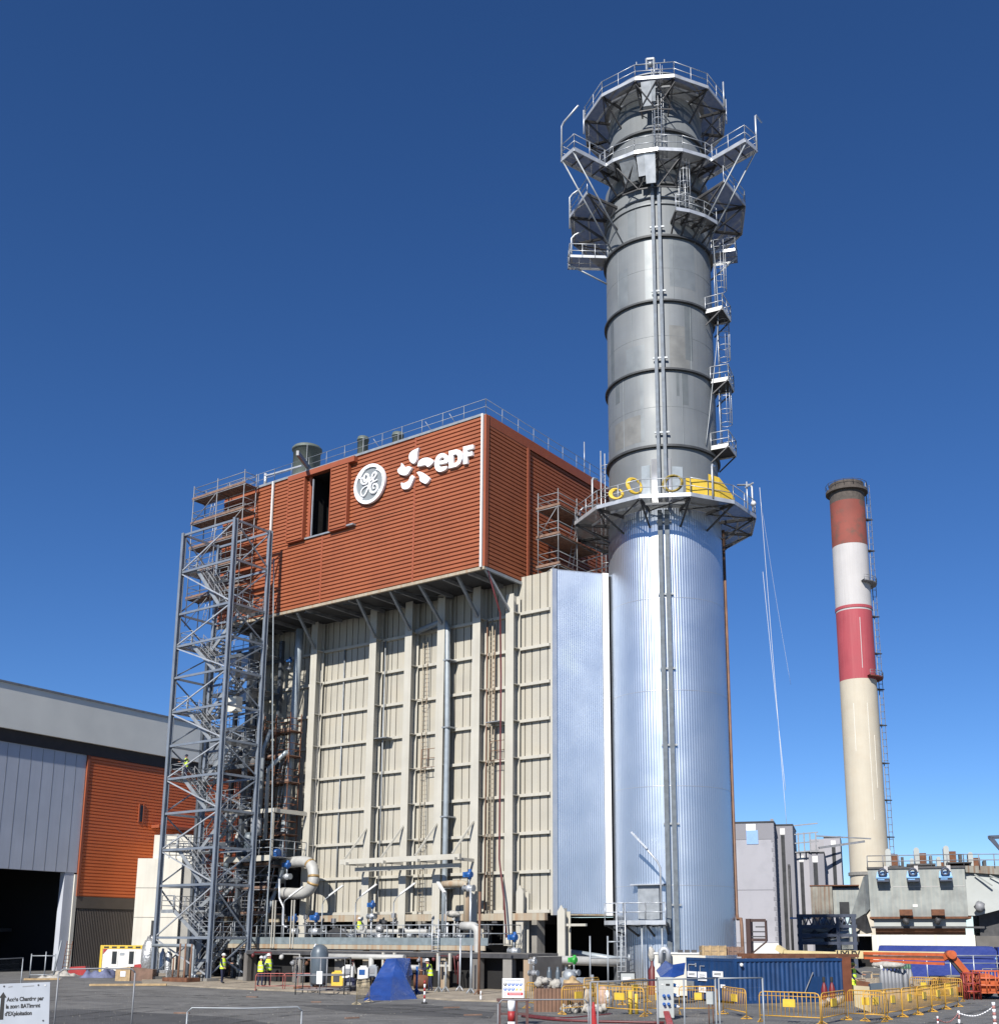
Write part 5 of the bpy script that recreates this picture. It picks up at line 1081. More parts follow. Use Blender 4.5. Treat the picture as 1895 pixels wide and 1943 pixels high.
q = MB(); n = int(Lc/.28); vs = []; fs = []
for i in range(n*4+1):
    u = .15+(Lc-.3)*i/(n*4); d = .045 if i % 4 in (1, 2) else 0
    vs += [(u, .03+d, .12), (u, .03+d, HCt-.12)]
for i in range(n*4): fs.append((2*i, 2*i+2, 2*i+3, 2*i+1))
q.add(vs, fs); q.build('side_wall', BLUC, cn)
q = MB(); q.box(.02, .1, .1, Lc-.02, CW, HCt-.08); q.build('shell', BLUC, cn)
for a in ((0, 0, 0, .14, .14, HCt), (0, CW-.14, 0, .14, CW, HCt)): bx('corner_post', BLUC, cn, *a)
bx('corner_post', RUSTW, cn, Lc-.16, -.03, 0, Lc+.35, .3, HCt+.05, label='rusty corner post')
for a in ((.14, 0, HCt-.13, Lc-.16, .12, HCt), (.0, .14, HCt-.13, .1, CW-.14, HCt), (.14, 0, 0, Lc-.16, .12, .14)): bx('rail', BLUC, cn, *a)
q = MB()
for k_ in range(9): y = .25+k_*(CW-.4)/9; q.box(-.02, y, .15, .02, y+.07, HCt-.15)
q.build('door_ribs', BLUC, cn)
MB().blob((.35, -.06, HCt-.28), .09, 10, 7, .02).build('lamp', WHITE, cn)
lxw = V((math.cos(ang), math.sin(ang), 0))
def CF(px, py, off=-.04):
    r_ = ray(px, py); p = CAM+r_*(((c2+lxw*off)-CAM).dot(lxw)/r_.dot(lxw)); d = p-c2; return d.dot(V((-lxw.y, lxw.x, 0))), p.z
def CFbox(name, x0, y0, x1, y1, m_, par, o0=-.05, o1=-.03):
    a, zb_ = CF(x0, y1); b, za_ = CF(x1, y0); return MB().box(o0, a, zb_, o1, b, za_).build(name, m_, par)
for r_ in ((1304, 1844, 1321, 1854, SIGNW), (1324, 1845, 1340, 1861, SIGNW), (1352, 1844, 1371, 1854, SIGNW), (1303, 1862, 1316, 1877, GALV), (1326, 1872, 1339, 1883, SIGNW), (1367, 1869, 1375, 1875, SIGNW)):
    s_ = CFbox('notice', *r_, cn)
    for yy in (.35, .6): CFbox('notice_line', r_[0]+3, r_[1]+(r_[3]-r_[1])*yy-.25, r_[2]-3, r_[1]+(r_[3]-r_[1])*yy+.25, mat('faded_ink', (.2, .22, .2), .7) if yy < .5 else INK, s_, -.056, -.051)
for r_ in ((1305, 1830, 1320, 1831.2), (1305, 1831.5, 1306, 1843), (1318, 1828, 1320, 1835), (1327, 1833, 1336, 1834), (1327, 1834.2, 1328, 1844)): CFbox('white_marking', *r_, GALVL, cn, -.036, -.028)
q = MB(); q.path([(3.1, -.02, .5), (3.9, -.1, .45), (4.5, -.04, 1.4)], .03, 5); q.build('hanging_cable', GALVD, cn)
bx('side_hatch', BLUC, cn, Lc-2.4, -.02, .25, Lc-1.2, .029, 1.2)
turn(cn, c2, ang)
Mc = Matrix.Translation(c2) @ Matrix.Rotation(ang, 4, 'Z')
def CL(x, y, z): return Mc @ V((x, y, z))
# items standing on and behind the container
def crate(px0, px1, py0, py1, dep, label, depth=1.0, m=WOOD, base=None):
    p = A((px0+px1)/2, py1, dep); k = FP/dep; w_ = (px1-px0)/k; h_ = (py1-py0)/k; t = thing('timber_crate', label, 'crate', (0, 0, 0)); q = MB()
    nb = max(2, int(h_/.16))
    for i in range(nb): q.box(-w_/2, 0, i*h_/nb+.01, w_/2, .03, (i+1)*h_/nb-.012); q.box(-w_/2, depth-.03, i*h_/nb+.01, w_/2, depth, (i+1)*h_/nb-.012); q.box(-w_/2, .03, i*h_/nb+.01, -w_/2+.03, depth-.03, (i+1)*h_/nb-.012); q.box(w_/2-.03, .03, i*h_/nb+.01, w_/2, depth-.03, (i+1)*h_/nb-.012)
    q.build('boards', m, t)
    for x in (-w_/2+.05, -w_/6, w_/6, w_/2-.05): MB().box(x-.05, -.04, 0, x+.05, -.002, h_+.05).build('batten', m, t)
    bx('lid', m, t, -w_/2, 0, h_, w_/2, depth, h_+.03); turn(t, p, hd); return t
dc = (CL(1, 1.5, 2.06)-CAM).dot(FW)
crate(1332, 1378, 1797, 1814, dc+1.0, 'pale timber crate standing on the left part of the container roof'); crate(1379, 1411, 1799, 1813, dc+1.2, 'low timber crate with an open slatted front right of the other crate', m=WOODD)
q = MB()
for i in range(4): q.beam(CL(1.6, .8+i*.4, HCt+.08+.06*(i % 2)), CL(Lc+1.5, .8+i*.4, HCt+.1), .18, .16)
tag(q.build('steel_beam_bundle', RUSTY), 'bundle of rusty steel beams lying along the container roof', 'beams')
cc, k, zz, loc, fin = frame('cream_cabin', 'plain cream cabin standing behind the front end of the blue container', 'cabin', 1243, 1880, 59)
MB().box(0, 0, .1, 96/k, 2.5, zz(1811)).build('wall', OFFW, cc); MB().box(-.05, -.05, zz(1811), 96/k, 2.5, zz(1808)).build('roof', WHITE, cc)
q = MB(); q.path([(12/k, -.4, zz(1828)), (12/k, -.4, zz(1806)), (16/k, -.4, zz(1801)), (22/k, -.4, zz(1801)), (26/k, -.4, zz(1806)), (26/k, -.4, zz(1828))], .14, 8); q.build('vent_duct', GALVL, cc)
for i in range(3): MB().box((44+i*13)/k, .3, zz(1808)+.01, (54+i*13)/k, 1.2, zz(1803)).build('roof_box', DARKST, cc)
fin()
# blue tarp canopy beside the container
q = MB(); P = [A(1245, 1843, 54.5), A(1263, 1824, 55), A(1276, 1832, 53.5), A(1300, 1828, 54), A(1297, 1850, 53), A(1272, 1858, 52.5), A(1253, 1856, 53)]
c_ = A(1276, 1838, 53.2); q.add(P+[c_], [(i, (i+1) % 7, 7) for i in range(7)]); o = q.build('blue_tarp_canopy', BLUT); o.modifiers.new('t', 'SOLIDIFY').thickness = .03; tag(o, 'blue tarp stretched between the cream cabin and the blue container', 'tarp')
# boom lift
bl = thing('boom_lift', 'orange boom lift with its cream tipped boom stretched out above the container', 'lift', G(1858, 1893))
g0 = G(1862, 1894); dl = (g0-CAM).dot(FW)
pA, pB, pC = A(1793, 1816, dl+.5), A(1598, 1812, dl+5), A(1488, 1807, dl+8)
q = MB(); q.beam(pA+Z*.1, pB+Z*.1, .24, .15); q.beam(pA-Z*.17, pB-Z*.15, .2, .11); q.build('boom_section', ORNG, bl); q = MB(); q.beam(pA-Z*.06, pB-Z*.05, .16, .12); q.build('boom_core', RUSTY, bl); q = MB(); q.beam(pA+V((0, -.25, -.36)), pB.lerp(pA, .3)+V((0, -.25, -.3)), .1, .14); q.build('boom_cylinder', ORNG, bl); q = MB(); q.beam(pB.lerp(pA, .02)+Z*.03, pC+Z*.0, .22, .22); q.build('boom_tip', CREAMB, bl)
MB().beam(pA+Z*.22, pB+Z*.2, .18, .06).build('boom_top_plate', CREAMB, bl)
q = MB(); q.beam(pC, pC+(pC-pB).normalized()*.5+Z*.25, .3, .3); q.build('jib_head', CREAMB, bl)
# name board on the boom
bd = (pA-pB).normalized(); sgn_w = 46/FP*(pB-CAM).dot(FW); nb_ = pB-bd*.2
brt = bd; tt = (RT); s = MB(); n_ = (CAM-nb_); n_.z = 0; n_ = (n_-bd*n_.dot(bd)).normalized(); u_ = bd.cross(n_)*-1; u_ = u_ if u_.z > 0 else -u_
s.prism([nb_+n_*.34-u_*.17, nb_+n_*.34+bd*1.75-u_*.19, nb_+n_*.34+bd*1.75+u_*.24, nb_+n_*.34+u_*.24], n_*.02); s = s.build('name_board', CREAMB, bl)
text('board_lettering', 'UXLEV', .52, INK, s, lambda a, b, c: nb_+n_*(.365+c)+bd*(.06+a*.95)+u_*(-.15+b), .01, .02)
k1p = A(1803, 1812, dl+.2); k2p = A(1846, 1862, dl); q = MB(); q.beam(pA-Z*.05, k1p, .26, .3); q.beam(k1p, k2p, .26, .3); q.build('riser_arm', ORNG, bl); q = MB(); q.beam(k1p-Z*.25+RT*-.05, k2p-RT*.35+Z*.1, .12, .14); q.build('riser_cylinder', DARKST, bl)
q = MB(); q.tube(k1p-f0*.3, k1p+f0*.3, .22, 14); q.build('knuckle', ORNG, bl)
lx = lambda x, y, z: g0+rt0*x+f0*y+Z*z
q = MB(); q.prism([lx(-.9, -.5, .55), lx(.9, -.5, .55), lx(.9, -.5, 1.0), lx(.2, -.5, 1.25), lx(-.9, -.5, 1.0)], f0*1.5); q.build('turntable', ORNG, bl)
q = MB(); q.prism([lx(-1.1, -.9, .28), lx(.95, -.9, .28), lx(.95, -.9, .52), lx(-1.1, -.9, .52)], f0*2); q.build('chassis', ORNG, bl)
for x in (-.85, .75):
    for y in (-1.05, 1.05): q = MB(); q.tube(lx(x, y-.12, .3), lx(x, y+.12, .3), .3, 16); w_ = q.build('wheel', RUBB, bl); q = MB(); q.tube(lx(x, y-.14, .3), lx(x, y+.14, .3), .15, 12); q.build('rim', ORNG, w_)
q = MB(); c = lx(.1, -1.9, .35)      # work basket lowered beside it
q.rail([c+rt0*a+f0*b for a, b in ((-1.0, 0), (.9, 0), (.9, .8), (-1.0, .8), (-1.0, 0))], 1.05, .5, .035, (.35, .7)); q.beam(c+rt0*-1.0+f0*.4, c+rt0*.9+f0*.4, .8, .08); q.build('work_basket', ORNG, bl)
q = MB(); c = lx(-1.5, -2.0, 0); q.rail([c, c+rt0*.7, c+rt0*.7+f0*.6, c+f0*.6, c], 1.3, .3, .04, (.4, .8)); q.build('guard_frame', mat('dark_red_frame', (.35, .05, .04), .5), bl)
# ================================================================ crowd barriers
def barrier(label, m, bars=14, plate=True, W=2.2, group='yellow crowd barriers', H=1.1):
    t = thing('crowd_barrier', label, 'barrier', (0, 0, 0), group)
    r = .15; pts = [(0, 0, .02), (0, 0, H-r), (r*.3, 0, H-r*.3), (r, 0, H), (W-r, 0, H), (W-r*.3, 0, H-r*.3), (W, 0, H-r), (W, 0, .02)]
    MB().path(pts, .021, 6).build('frame', m, t)
    q = MB(); q.tube((0, 0, .25), (W, 0, .25), .02, 6); q.tube((.0, 0, H-.14), (W, 0, H-.14), .013, 5)
    for k in range(1, bars): x = W*k/bars; q.tube((x, 0, .25), (x, 0, H-.0), .011, 5)
    q.build('bars', m, t)
    if plate: bx('plate', YELB, t, W*.4, -.03, .58, W*.6, .03, .86)
    for x in (0.02, W-.02): q = MB(); q.beam((x, -.22, .025), (x, .22, .025), .035, .03); q.beam((x, -.2, .03), (x, 0, .14), .02); q.beam((x, .2, .03), (x, 0, .14), .02); q.build('foot', m, t)
    return t
def put(t, a, b, z=0):
    pa, pb = G(*a), G(*b); d = pb-pa; t.location = pa.lerp(pb, .5)-V((d.x, d.y, 0)).normalized()*1.1+Z*z; t.rotation_euler = (0, 0, math.atan2(d.y, d.x))
BAR = [((998, 1914), (1063, 1919), 'yellow barrier directly right of the safety sign'), ((1066, 1926), (1128, 1921), 'yellow barrier in front of the rubbish pile and brown boards'), ((1131, 1923), (1222, 1930), 'yellow barrier between the red cone and the grey cabinet'),
       ((1228, 1925), (1268, 1929), 'yellow barrier partly hidden behind the grey cabinet'), ((1180, 1908), (1246, 1900), 'yellow barrier standing askew at the stack foot'), ((1289, 1926), (1344, 1926), 'yellow barrier in front of the container notices'),
       ((1372, 1925), (1440, 1940), 'yellow barrier at the near corner of the blue container'), ((1442, 1940), (1557, 1946), 'nearest yellow barrier before the long blue container side'), ((1560, 1946), (1608, 1936), 'yellow barrier closing the corner below the red gas cylinders'),
       ((1610, 1936), (1642, 1938), 'yellow barrier in front of the cream board'), ((1641, 1939), (1678, 1936), 'yellow barrier just right of the cream board'), ((1679, 1935), (1712, 1931), 'yellow barrier below the first white capped gas bottle'), ((1713, 1931), (1741, 1927), 'yellow barrier below the middle of the gas bottles'),
       ((1742, 1926), (1768, 1921), 'yellow barrier right of the gas bottles with no bottle behind'), ((1769, 1921), (1794, 1916), 'second last yellow barrier before the boom lift'), ((1795, 1916), (1818, 1911), 'last yellow barrier before the orange boom lift'),
       ((1728, 1897), (1770, 1899), 'far yellow barrier in the back row below the blue shed'), ((1772, 1899), (1815, 1901), 'far yellow barrier in the back row next to the boom lift'), ((1108, 1902), (1136, 1899), 'far yellow barrier behind the rubbish by the duct')]
b0 = None
for a, b, lab in BAR:
    if b0 is None: t = b0 = barrier(lab, YEL)
    else: t = copy_tree(b0); t['label'] = lab
    put(t, a, b); L_ = (G(*b)-G(*a)).length; t.scale = (max(.7, min(1.35, L_/2.2)), 1, 1)
    dd = (G(*b)-G(*a)); dd.normalize(); t.location = G(*a)
    t.rotation_euler.z = math.atan2(dd.y, dd.x)
t = barrier('grey and yellow barrier in front of the blue tarp tent', mat('worn_yellow_grey_paint', (.46, .38, .24), .5, .3, var=.5, ns=4), 13, False); put(t, (676, 1907), (734, 1895)); t.location = G(676, 1907); t.rotation_euler.z = math.atan2((G(734, 1895)-G(676, 1907)).y, (G(734, 1895)-G(676, 1907)).x)
r0 = barrier('low red barrier in front of the two workers', mat('faded_red_paint', (.5, .14, .12), .5, var=.3, ns=4), 2, False, 1.7, 'low red barriers at the casing foot', .95); r0.location = G(484, 1880); r0.rotation_euler.z = hd
t = copy_tree(r0); t['label'] = 'low red barrier just right of the two workers'; t.location = G(536, 1880); t.rotation_euler.z = hd+.1
# ================================================================ mesh fences
def mesh_fence(label, a, b, top=2.0, m=GALV, posts=(0, 1), sag=0, rnd=False, mid=True, group=None):
    pa, pb = G(*a, top), G(*b, top); pa.z = pb.z = 0; t = thing('mesh_fence', label, 'fence', pa, group); q = MB(); W = (pb-pa).length; d = (pb-pa)/W
    for f in posts: p = pa.lerp(pb, f); q.tube(p, p+Z*(top-(.12 if rnd else 0)), .025, 6)
    if rnd: q.path([pa+Z*(top-.12), pa+d*.12+Z*top, pa.lerp(pb, .5)+Z*(top-sag), pb-d*.12+Z*top, pb+Z*(top-.12)], .025, 6)
    else: q.tube(pa+Z*top, pb+Z*top, .022, 6)
    q.tube(pa+Z*.15, pb+Z*.15, .02, 6); q.build('frame', m, t)
    q = MB(); n = int(W/.16)
    for k in range(1, n): p = pa+d*(k*W/n); q.tube(p+Z*.15, p+Z*(top-.02), .0009, 3, cap=False)
    for k in range(1, int(top/.25)): q.tube(pa+Z*k*.25, pb+Z*k*.25, .0009, 3, cap=False)
    q.build('wire_mesh', GALV, t)
    for f in posts: p = pa.lerp(pb, f); MB().box(p.x-.3, p.y-.12, .0, p.x+.3, p.y+.12, .13).build('foot_block', CONC, t)
    return t
mesh_fence('grey mesh fence panel across the front of the cabinet and container', (1247, 1859), (1358, 1857), posts=(0, .44, .985)); mesh_fence('grey mesh fence panel in front of the container corner', (1363, 1857), (1446, 1856)); mesh_fence('dark topped mesh fence panel behind the red cone', (1120, 1864), (1246, 1860), posts=(0, .1, 1), m=GALVD)
mesh_fence('wire fence panel with a rounded corner at the left foreground', (112, 1840), (257, 1839), 2.0, GALVD, rnd=True, sag=-.02)
mesh_fence('low round cornered wire barrier with a sagging top rail in the foreground', (356, 1913), (573, 1911), 1.1, GALV, rnd=True, sag=.03); mesh_fence('low round cornered mesh barrier in front of the safety sign', (945, 1898), (1116, 1897), 1.15, GALVD, rnd=True)
mesh_fence('wire fence panel in front of the dark hall doorway', (-30, 1822), (44, 1818), 2.0, GALV); 
f_ = thing('pipe_trestle', 'welded pipe trestle frame standing before the dark hall doorway', 'trestle', G(80, 1856)); k = 30.; p = G(56, 1857); q = MB(); ex = rt0
for dx, h in ((0, 1.75), (1.05, 1.9), (1.75, 1.75)): q.tube(p+ex*dx, p+ex*dx+Z*h, .045, 6)
q.tube(p+Z*1.6, p+ex*1.75+Z*1.6, .045, 6); q.tube(p+Z*.25, p+ex*1.75+Z*.25, .045, 6); q.tube(p+ex*1.7, p+ex*2.1+Z*2.7, .06, 6); q.build('frame', GALV, f_)
q = MB(); p = G(117, 1846)
for s_ in (0, .45): q.tube(p+ex*s_, p+ex*(s_+.25)+Z*2.6, .03, 5)
for i in range(8): q.tube(p+ex*(.03*i)+Z*(.3*i+.2), p+ex*(.45+.03*i)+Z*(.3*i+.2), .02, 4)
tag(q.build('leaning_ladder', RUSTY), 'rusty ladder leaning at the edge of the hall doorway', 'ladder')
# ================================================================ signs
sg = thing('access_sign', 'white sign with an arrow and three lines of french text at the left foreground', 'sign', (0, 0, 0)); tl, tr, br = G(-62, 1864.4, 1.95), G(95, 1864, 1.95), None
ux = V((tr.x-tl.x, tr.y-tl.y, 0)); SW = ux.length; ux.normalize(); ks = 157/SW; SH = 88/ks; tilt = .035; uz = (Z+ux*-.06).normalized(); uxx = (ux+Z*tilt).normalized(); nr = uxx.cross(uz); nr = nr if nr.dot(CAM-tl) > 0 else -nr
o0 = tr-uxx*SW
def ST(u, v, w_=0): return o0+uxx*u-uz*v+nr*w_       # u right, v down from the top left
q = MB(); q.prism([ST(0, 0), ST(SW, 0), ST(SW, SH), ST(0, SH)], nr*-.012); q.build('board', mat('pale_sign_sheet', (.46, .50, .56), .5, var=.06, ns=2), sg)
for body, x, y in (('Accès Chantier par', 76, 34.5), ('la zone BATiment', 74.5, 48), ("d'EXploitation", 73, 62)):
    text('lettering', body, 11/ks, INK, sg, lambda a, b, c, x=x, y=y: ST(x/ks+a*.81, y/ks-b, .004+c), .004, .0045)
shape2d('arrow', [[(69, 16), (75.5, 27), (72, 27), (70.5, 69), (62.5, 69), (65, 27), (61.5, 27)]], INK, sg, lambda a, b, c: ST(a/ks, b/ks, .004+c), .004)
for u, v in ((70, 5), (135, 5), (148, 6), (146, 74)): q = MB(); q.tube(ST(u/ks, v/ks, -.004), ST(u/ks, v/ks, .012), 1.7/ks, 8); q.build('fixing', DARKST if u != 148 else WHITE, sg)
for u in (78, 105): q = MB(); q.prism([ST(u/ks, 6/ks, .001), ST((u+(8 if u < 80 else 22))/ks, 5.2/ks, .001), ST((u+(8 if u < 80 else 22))/ks, 7/ks, .001), ST(u/ks, 8/ks, .001)], nr*.003); q.build('scuff', GALVD, sg)
for u in (SW*.08, SW*.92): a = ST(u, .1, -.03); q = MB(); q.tube((a.x, a.y, 0), a, .025, 6); q.build('post', GALV, sg)
ss = thing('safety_sign', 'white safety sign with blue symbols and a red bar on a brown stand', 'sign', (0, 0, 0)); p = G(973, 1946); dp = (p-CAM).dot(FW); k = FP/dp; zt, zb = zat(p.x, p.y, 1857), zat(p.x, p.y, 1894); w2 = 20.5/k
bx('board', SIGNW, ss, -w2, -.02, zb, w2, 0, zt); SHH = zt-zb
def dot(u, v, r, m_, nm='symbol'): return MB().tube((-w2+u*2*w2, -.021, zt-v*SHH), (-w2+u*2*w2, -.028, zt-v*SHH), r, 14).build(nm, m_, ss)
for i in range(5):
    for j in range(2):
        u, v = .13+i*.18, .3+j*.25
        if j == 1 and i > 2: q = MB(); x = -w2+u*2*w2; z = zt-v*SHH; q.prism([(x-.05, -.021, z-.05), (x+.05, -.021, z-.05), (x, -.021, z+.055)], (0, -.006, 0)); q.build('symbol', YELB, ss); continue
        s_ = dot(u, v, .058, SBLUE if not (i == 0 and j == 0) else INK); x = -w2+u*2*w2; z = zt-v*SHH
        MB().blob((x, -.029, z+.008), .026, 8, 5, .15, (1, .2, 1.1)).build('pictogram', SIGNW, s_)
bx('red_bar', SRED, ss, -w2+.24*2*w2, -.027, zt-.87*SHH, w2-.03, -.021, zt-.72*SHH); bx('title_line', GALV, ss, -w2+.1, -.024, zt-.115*SHH, w2-.1, -.021, zt-.08*SHH)
for j in range(2): bx('bar_text', SIGNW, ss, -w2+.3*2*w2, -.0295, zt-(.765+j*.055)*SHH, w2-.09, -.028, zt-(.75+j*.055)*SHH)
MB().torus((-w2+.12*2*w2, -.022, zt-.8*SHH), .05, .008, (0, 1, 0), 14, 4).build('ban_ring', SRED, ss)
BRN = mat('brown_painted_frame', (.11, .05, .045), .6, var=.2)
zs = zb-.02
for x in (-w2-.1, .12, w2+.12): bx('leg', BRN, ss, x-.05, -.05, 0, x+.05, .05, zs-.02)
bx('top_rail', BRN, ss, -w2-.2, -.06, zs-.1, w2+.2, .06, zs); bx('low_rail', BRN, ss, -w2-.1, -.03, zs*.38, w2+.1, .03, zs*.38+.08); bx('upright', BRN, ss, -.03, .001, zb-.1, .03, .04, zt-.05); turn(ss, p, hd)
def cone_post(px, py, h, label, m1=RED, m2=SIGNW, n=5, base=True, r=.05, lean=0):
    p = G(px, py); t = thing('marker_post', label, 'post', p); q = MB(); d = V((lean, 0, 1))
    for i in range(n): MB().tube(p+d*(.05+h*i/n), p+d*(.05+h*(i+1)/n), r, 10).build('band', m1 if i % 2 else m2, t)
    if base: q.tube(p, p+Z*.06, r*3.2, 12); q.build('base', RUBB, t)
    return t
cone_post(970, 1962, .98, 'white and red striped post standing under the safety sign', r=.12, n=3); cone_post(805, 1905, 1.0, 'slim red and white post with black foot right of the blue tarp', r=.045, n=6); cone_post(912, 1901, .45, 'short white post on the asphalt left of the safety sign', WHITE, r=.04, n=2)
PINK = mat('faded_pink_paint', (.45, .2, .18), .6, var=.3, ns=6)
cone_post(1820, 1946, .45, 'white chain post at the right foreground', PINK, r=.04, n=3); cone_post(1888, 1950, .8, 'thick red and white post in the bottom right corner', PINK, r=.06, n=7); cone_post(1780, 1955, .4, 'short chain post with drooping chain near the bottom right', r=.03)
for k, (a, b) in enumerate((((1780, 1955), (1820, 1946)), ((1820, 1946), (1888, 1950)))):
    pa, pb = G(*a)+Z*(.35 if k == 0 else .42), G(*b)+Z*(.42 if k == 0 else .7); q = MB(); n = 14
    for i in range(n): f = i/n; g_ = (i+.8)/n; q.tube(pa.lerp(pb, f)-Z*.2*math.sin(PI*f), pa.lerp(pb, g_)-Z*.2*math.sin(PI*g_), .022, 5)
    tag(q.build('plastic_chain', SIGNW if k else PINK), ['red plastic chain between the two short posts', 'white plastic chain sagging to the thick corner post'][k], 'chain')
q = MB(); p = G(1126, 1950); q.lathe(p, [(.02, .85), (.035, .84), (.13, .05), (.22, .05), (.22, 0)], 16); tag(q.build('traffic_cone', RED), 'red traffic cone at the bottom edge by the mesh fence', 'cone')
q = MB(); a, b = G(1273, 1958), G(1262, 1931); q.beam(a+Z*.1, b+Z*.35, .22, .06); tag(q.build('red_plank', RED), 'red painted board leaning before the grey cabinet', 'board')
# electrical cabinet
eb = thing('socket_cabinet', 'light grey site socket cabinet with blue sockets beside the container', 'cabinet', (0, 0, 0)); p = G(1250, 1936); k = FP/(p-CAM).dot(FW); zt = zat(p.x, p.y, 1857); w_ = 29/k
bx('body', CABG, eb, 0, 0, .08, w_, .5, zt); bx('plinth', DARKST, eb, .02, .02, 0, w_-.02, .48, .079); bx('roof', CABG, eb, -.02, -.03, zt, w_+.02, .52, zt+.03)
for u, v in ((.35, .42), (.65, .42), (.35, .62), (.65, .62)): s_ = MB().tube((w_*u, -.07, zt*(1-v)), (w_*u, -.001, zt*(1-v)), .06, 12).build('socket', SBLUE, eb); MB().tube((w_*u+.01, -.12, zt*(1-v)-.05), (w_*u, -.05, zt*(1-v)), .05, 10).build('socket_lid', BLUV, s_)
for v in (.16, .4, .66): s_ = MB().tube((w_+.001, .2, zt*(1-v)), (w_+.12, .2, zt*(1-v)-.03), .07, 12).build('socket', BLUV, eb); MB().tube((w_+.12, .2, zt*(1-v)-.03), (w_+.25, .2, zt*(1-v)-.06), .04, 8).build('plug', SIGNW, s_)
bx('switch', INK, eb, w_*.5, -.03, zt*.83, w_*.75, -.001, zt*.87); bx('label_plate', WHITE, eb, w_*.2, -.01, zt*.84, w_*.35, -.001, zt*.87); turn(eb, p, hd+.05)
q = MB(); p = G(1349, 1944); k = FP/(p-CAM).dot(FW); a = p+Z*zat(p.x, p.y, 1907); t = thing('junction_box', 'small grey junction box on a thin stand in front of the container', 'box', p); q.box(p.x-.13, p.y-.08, zat(p.x, p.y, 1906), p.x+.13, p.y+.08, zat(p.x, p.y, 1882)); q.build('box', CABG, t)
q = MB(); q.tube((p.x-.08, p.y, 0), (p.x-.08, p.y, zat(p.x, p.y, 1906)), .02); q.tube((p.x+.1, p.y, 0), (p.x+.08, p.y, zat(p.x, p.y, 1906)), .02); q.build('stand', RUSTY, t)
nb = thing('notice_board', 'grey framed notice board behind the fence at the stack foot', 'sign', (0, 0, 0)); p = G(1191, 1898); k = FP/(p-CAM).dot(FW); za, zb = zat(p.x, p.y, 1863), zat(p.x, p.y, 1847); bx('board', CABG, nb, -13/k, -.03, za, 13/k, 0, zb); bx('sheet', SIGNW, nb, -9/k, -.04, za+.08, 6/k, -.031, zb-.2)
for a in ((-14/k, -.05, za-.05, 14/k, .02, za-.001), (-14/k, -.05, zb+.001, 14/k, .02, zb+.05), (-15.2/k, -.05, za-.05, -13.05/k, .02, zb+.05), (13.05/k, -.05, za-.05, 15/k, .02, zb+.05)): bx('frame', SLOT, nb, *a)
for x in (-10, 10): bx('post', GALVD, nb, x/k-.03, .03, 0, x/k+.03, .08, za-.06)
turn(nb, p, hd)
# ================================================================ blue tarp tent
q = MB(); P = {'a': G(690, 1899), 'b': G(740, 1899), 'c': G(791, 1896), 'd': G(775, 1880), 'e': G(705, 1878)}
dm = (G(745, 1893)-CAM).dot(FW); top = [A(733, 1820, dm+.4), A(752, 1819, dm+.2), A(779, 1818, dm+1.0), A(770, 1820, dm+2.2)]
midf = [A(712, 1858, dm-.5), A(745, 1852, dm-.7), A(770, 1856, dm-.5), A(783, 1850, dm+.5)]
vs = [P['a'], P['b'], P['c'], P['d'], P['e']]+top+midf
fs = [(0, 1, 10, 9), (1, 2, 11, 10), (2, 3, 12, 11), (9, 10, 6, 5), (10, 11, 6), (11, 7, 6), (11, 12, 7), (12, 3, 8, 7), (3, 4, 5, 8), (4, 0, 9, 5), (5, 6, 7, 8)]
q.add(vs, fs); o = q.build('blue_tarp_tent', BLUT); tag(o, 'blue tarpaulin draped like a tent over equipment by the walkway', 'tarp'); md = o.modifiers.new('s', 'SUBSURF'); md.levels = md.render_levels = 3; md.subdivision_type = 'SIMPLE'
tx = bpy.data.textures.new('folds', 'CLOUDS'); tx.noise_scale = .9; md = o.modifiers.new('d', 'DISPLACE'); md.texture = tx; md.strength = .13; md.texture_coords = 'GLOBAL'; md = o.modifiers.new('b', 'SOLIDIFY'); md.thickness = .02
# pressure tank and gear around it
tk = thing('pressure_tank', 'tall slate grey pressure tank with domed top standing before the walkway', 'tank', G(604, 1880)); p = G(604, 1880); k = FP/(p-CAM).dot(FW); r = 16.5/k; h = zat(p.x, p.y, 1792)
q = MB(); q.lathe(p, [(0, h), (r*.45, h-.05), (r*.8, h-.2), (r, h-.5), (r, .45), (r*.8, .3), (0, .25)], 28); q.build('shell', TANKG, tk)
for a in (0, 2, 4): q = MB(); q.box(p.x+r*.7*math.cos(a)-.08, p.y+r*.7*math.sin(a)-.08, .0, p.x+r*.7*math.cos(a)+.08, p.y+r*.7*math.sin(a)+.08, .5); q.build('leg', TANKG, tk)
bx('skid', RUSTY, tk, p.x-1, p.y-1, .1, p.x+1.2, p.y+1, .22)
q = MB(); q.path([p+V((-r-.05, -.1, .3)), p+V((-r-.08, -.1, h-.5)), p+V((-r*.5, -.1, h+.02))], .05, 6); q.build('side_pipe', GALVL, tk)
q = MB(); p2 = G(560, 1888); q.rail([p2, p2+rt0*2.6, p2+rt0*2.6+f0*2, p2+f0*2, p2], 1.9, 1.6, .03, (1.0, .25)); tag(q.build('tank_scaffold_rail', GALVD), 'grey tube enclosure around the foot of the slate tank', 'railing')
bx_ = thing('white_notice', 'white notice hung on the tube enclosure by the tank', 'sign', p2); q = MB(); q.box(p2.x+1.55, p2.y-.0, .6, p2.x+1.95, p2.y+.03, 1.25); q.build('sheet', SIGNW, bx_)
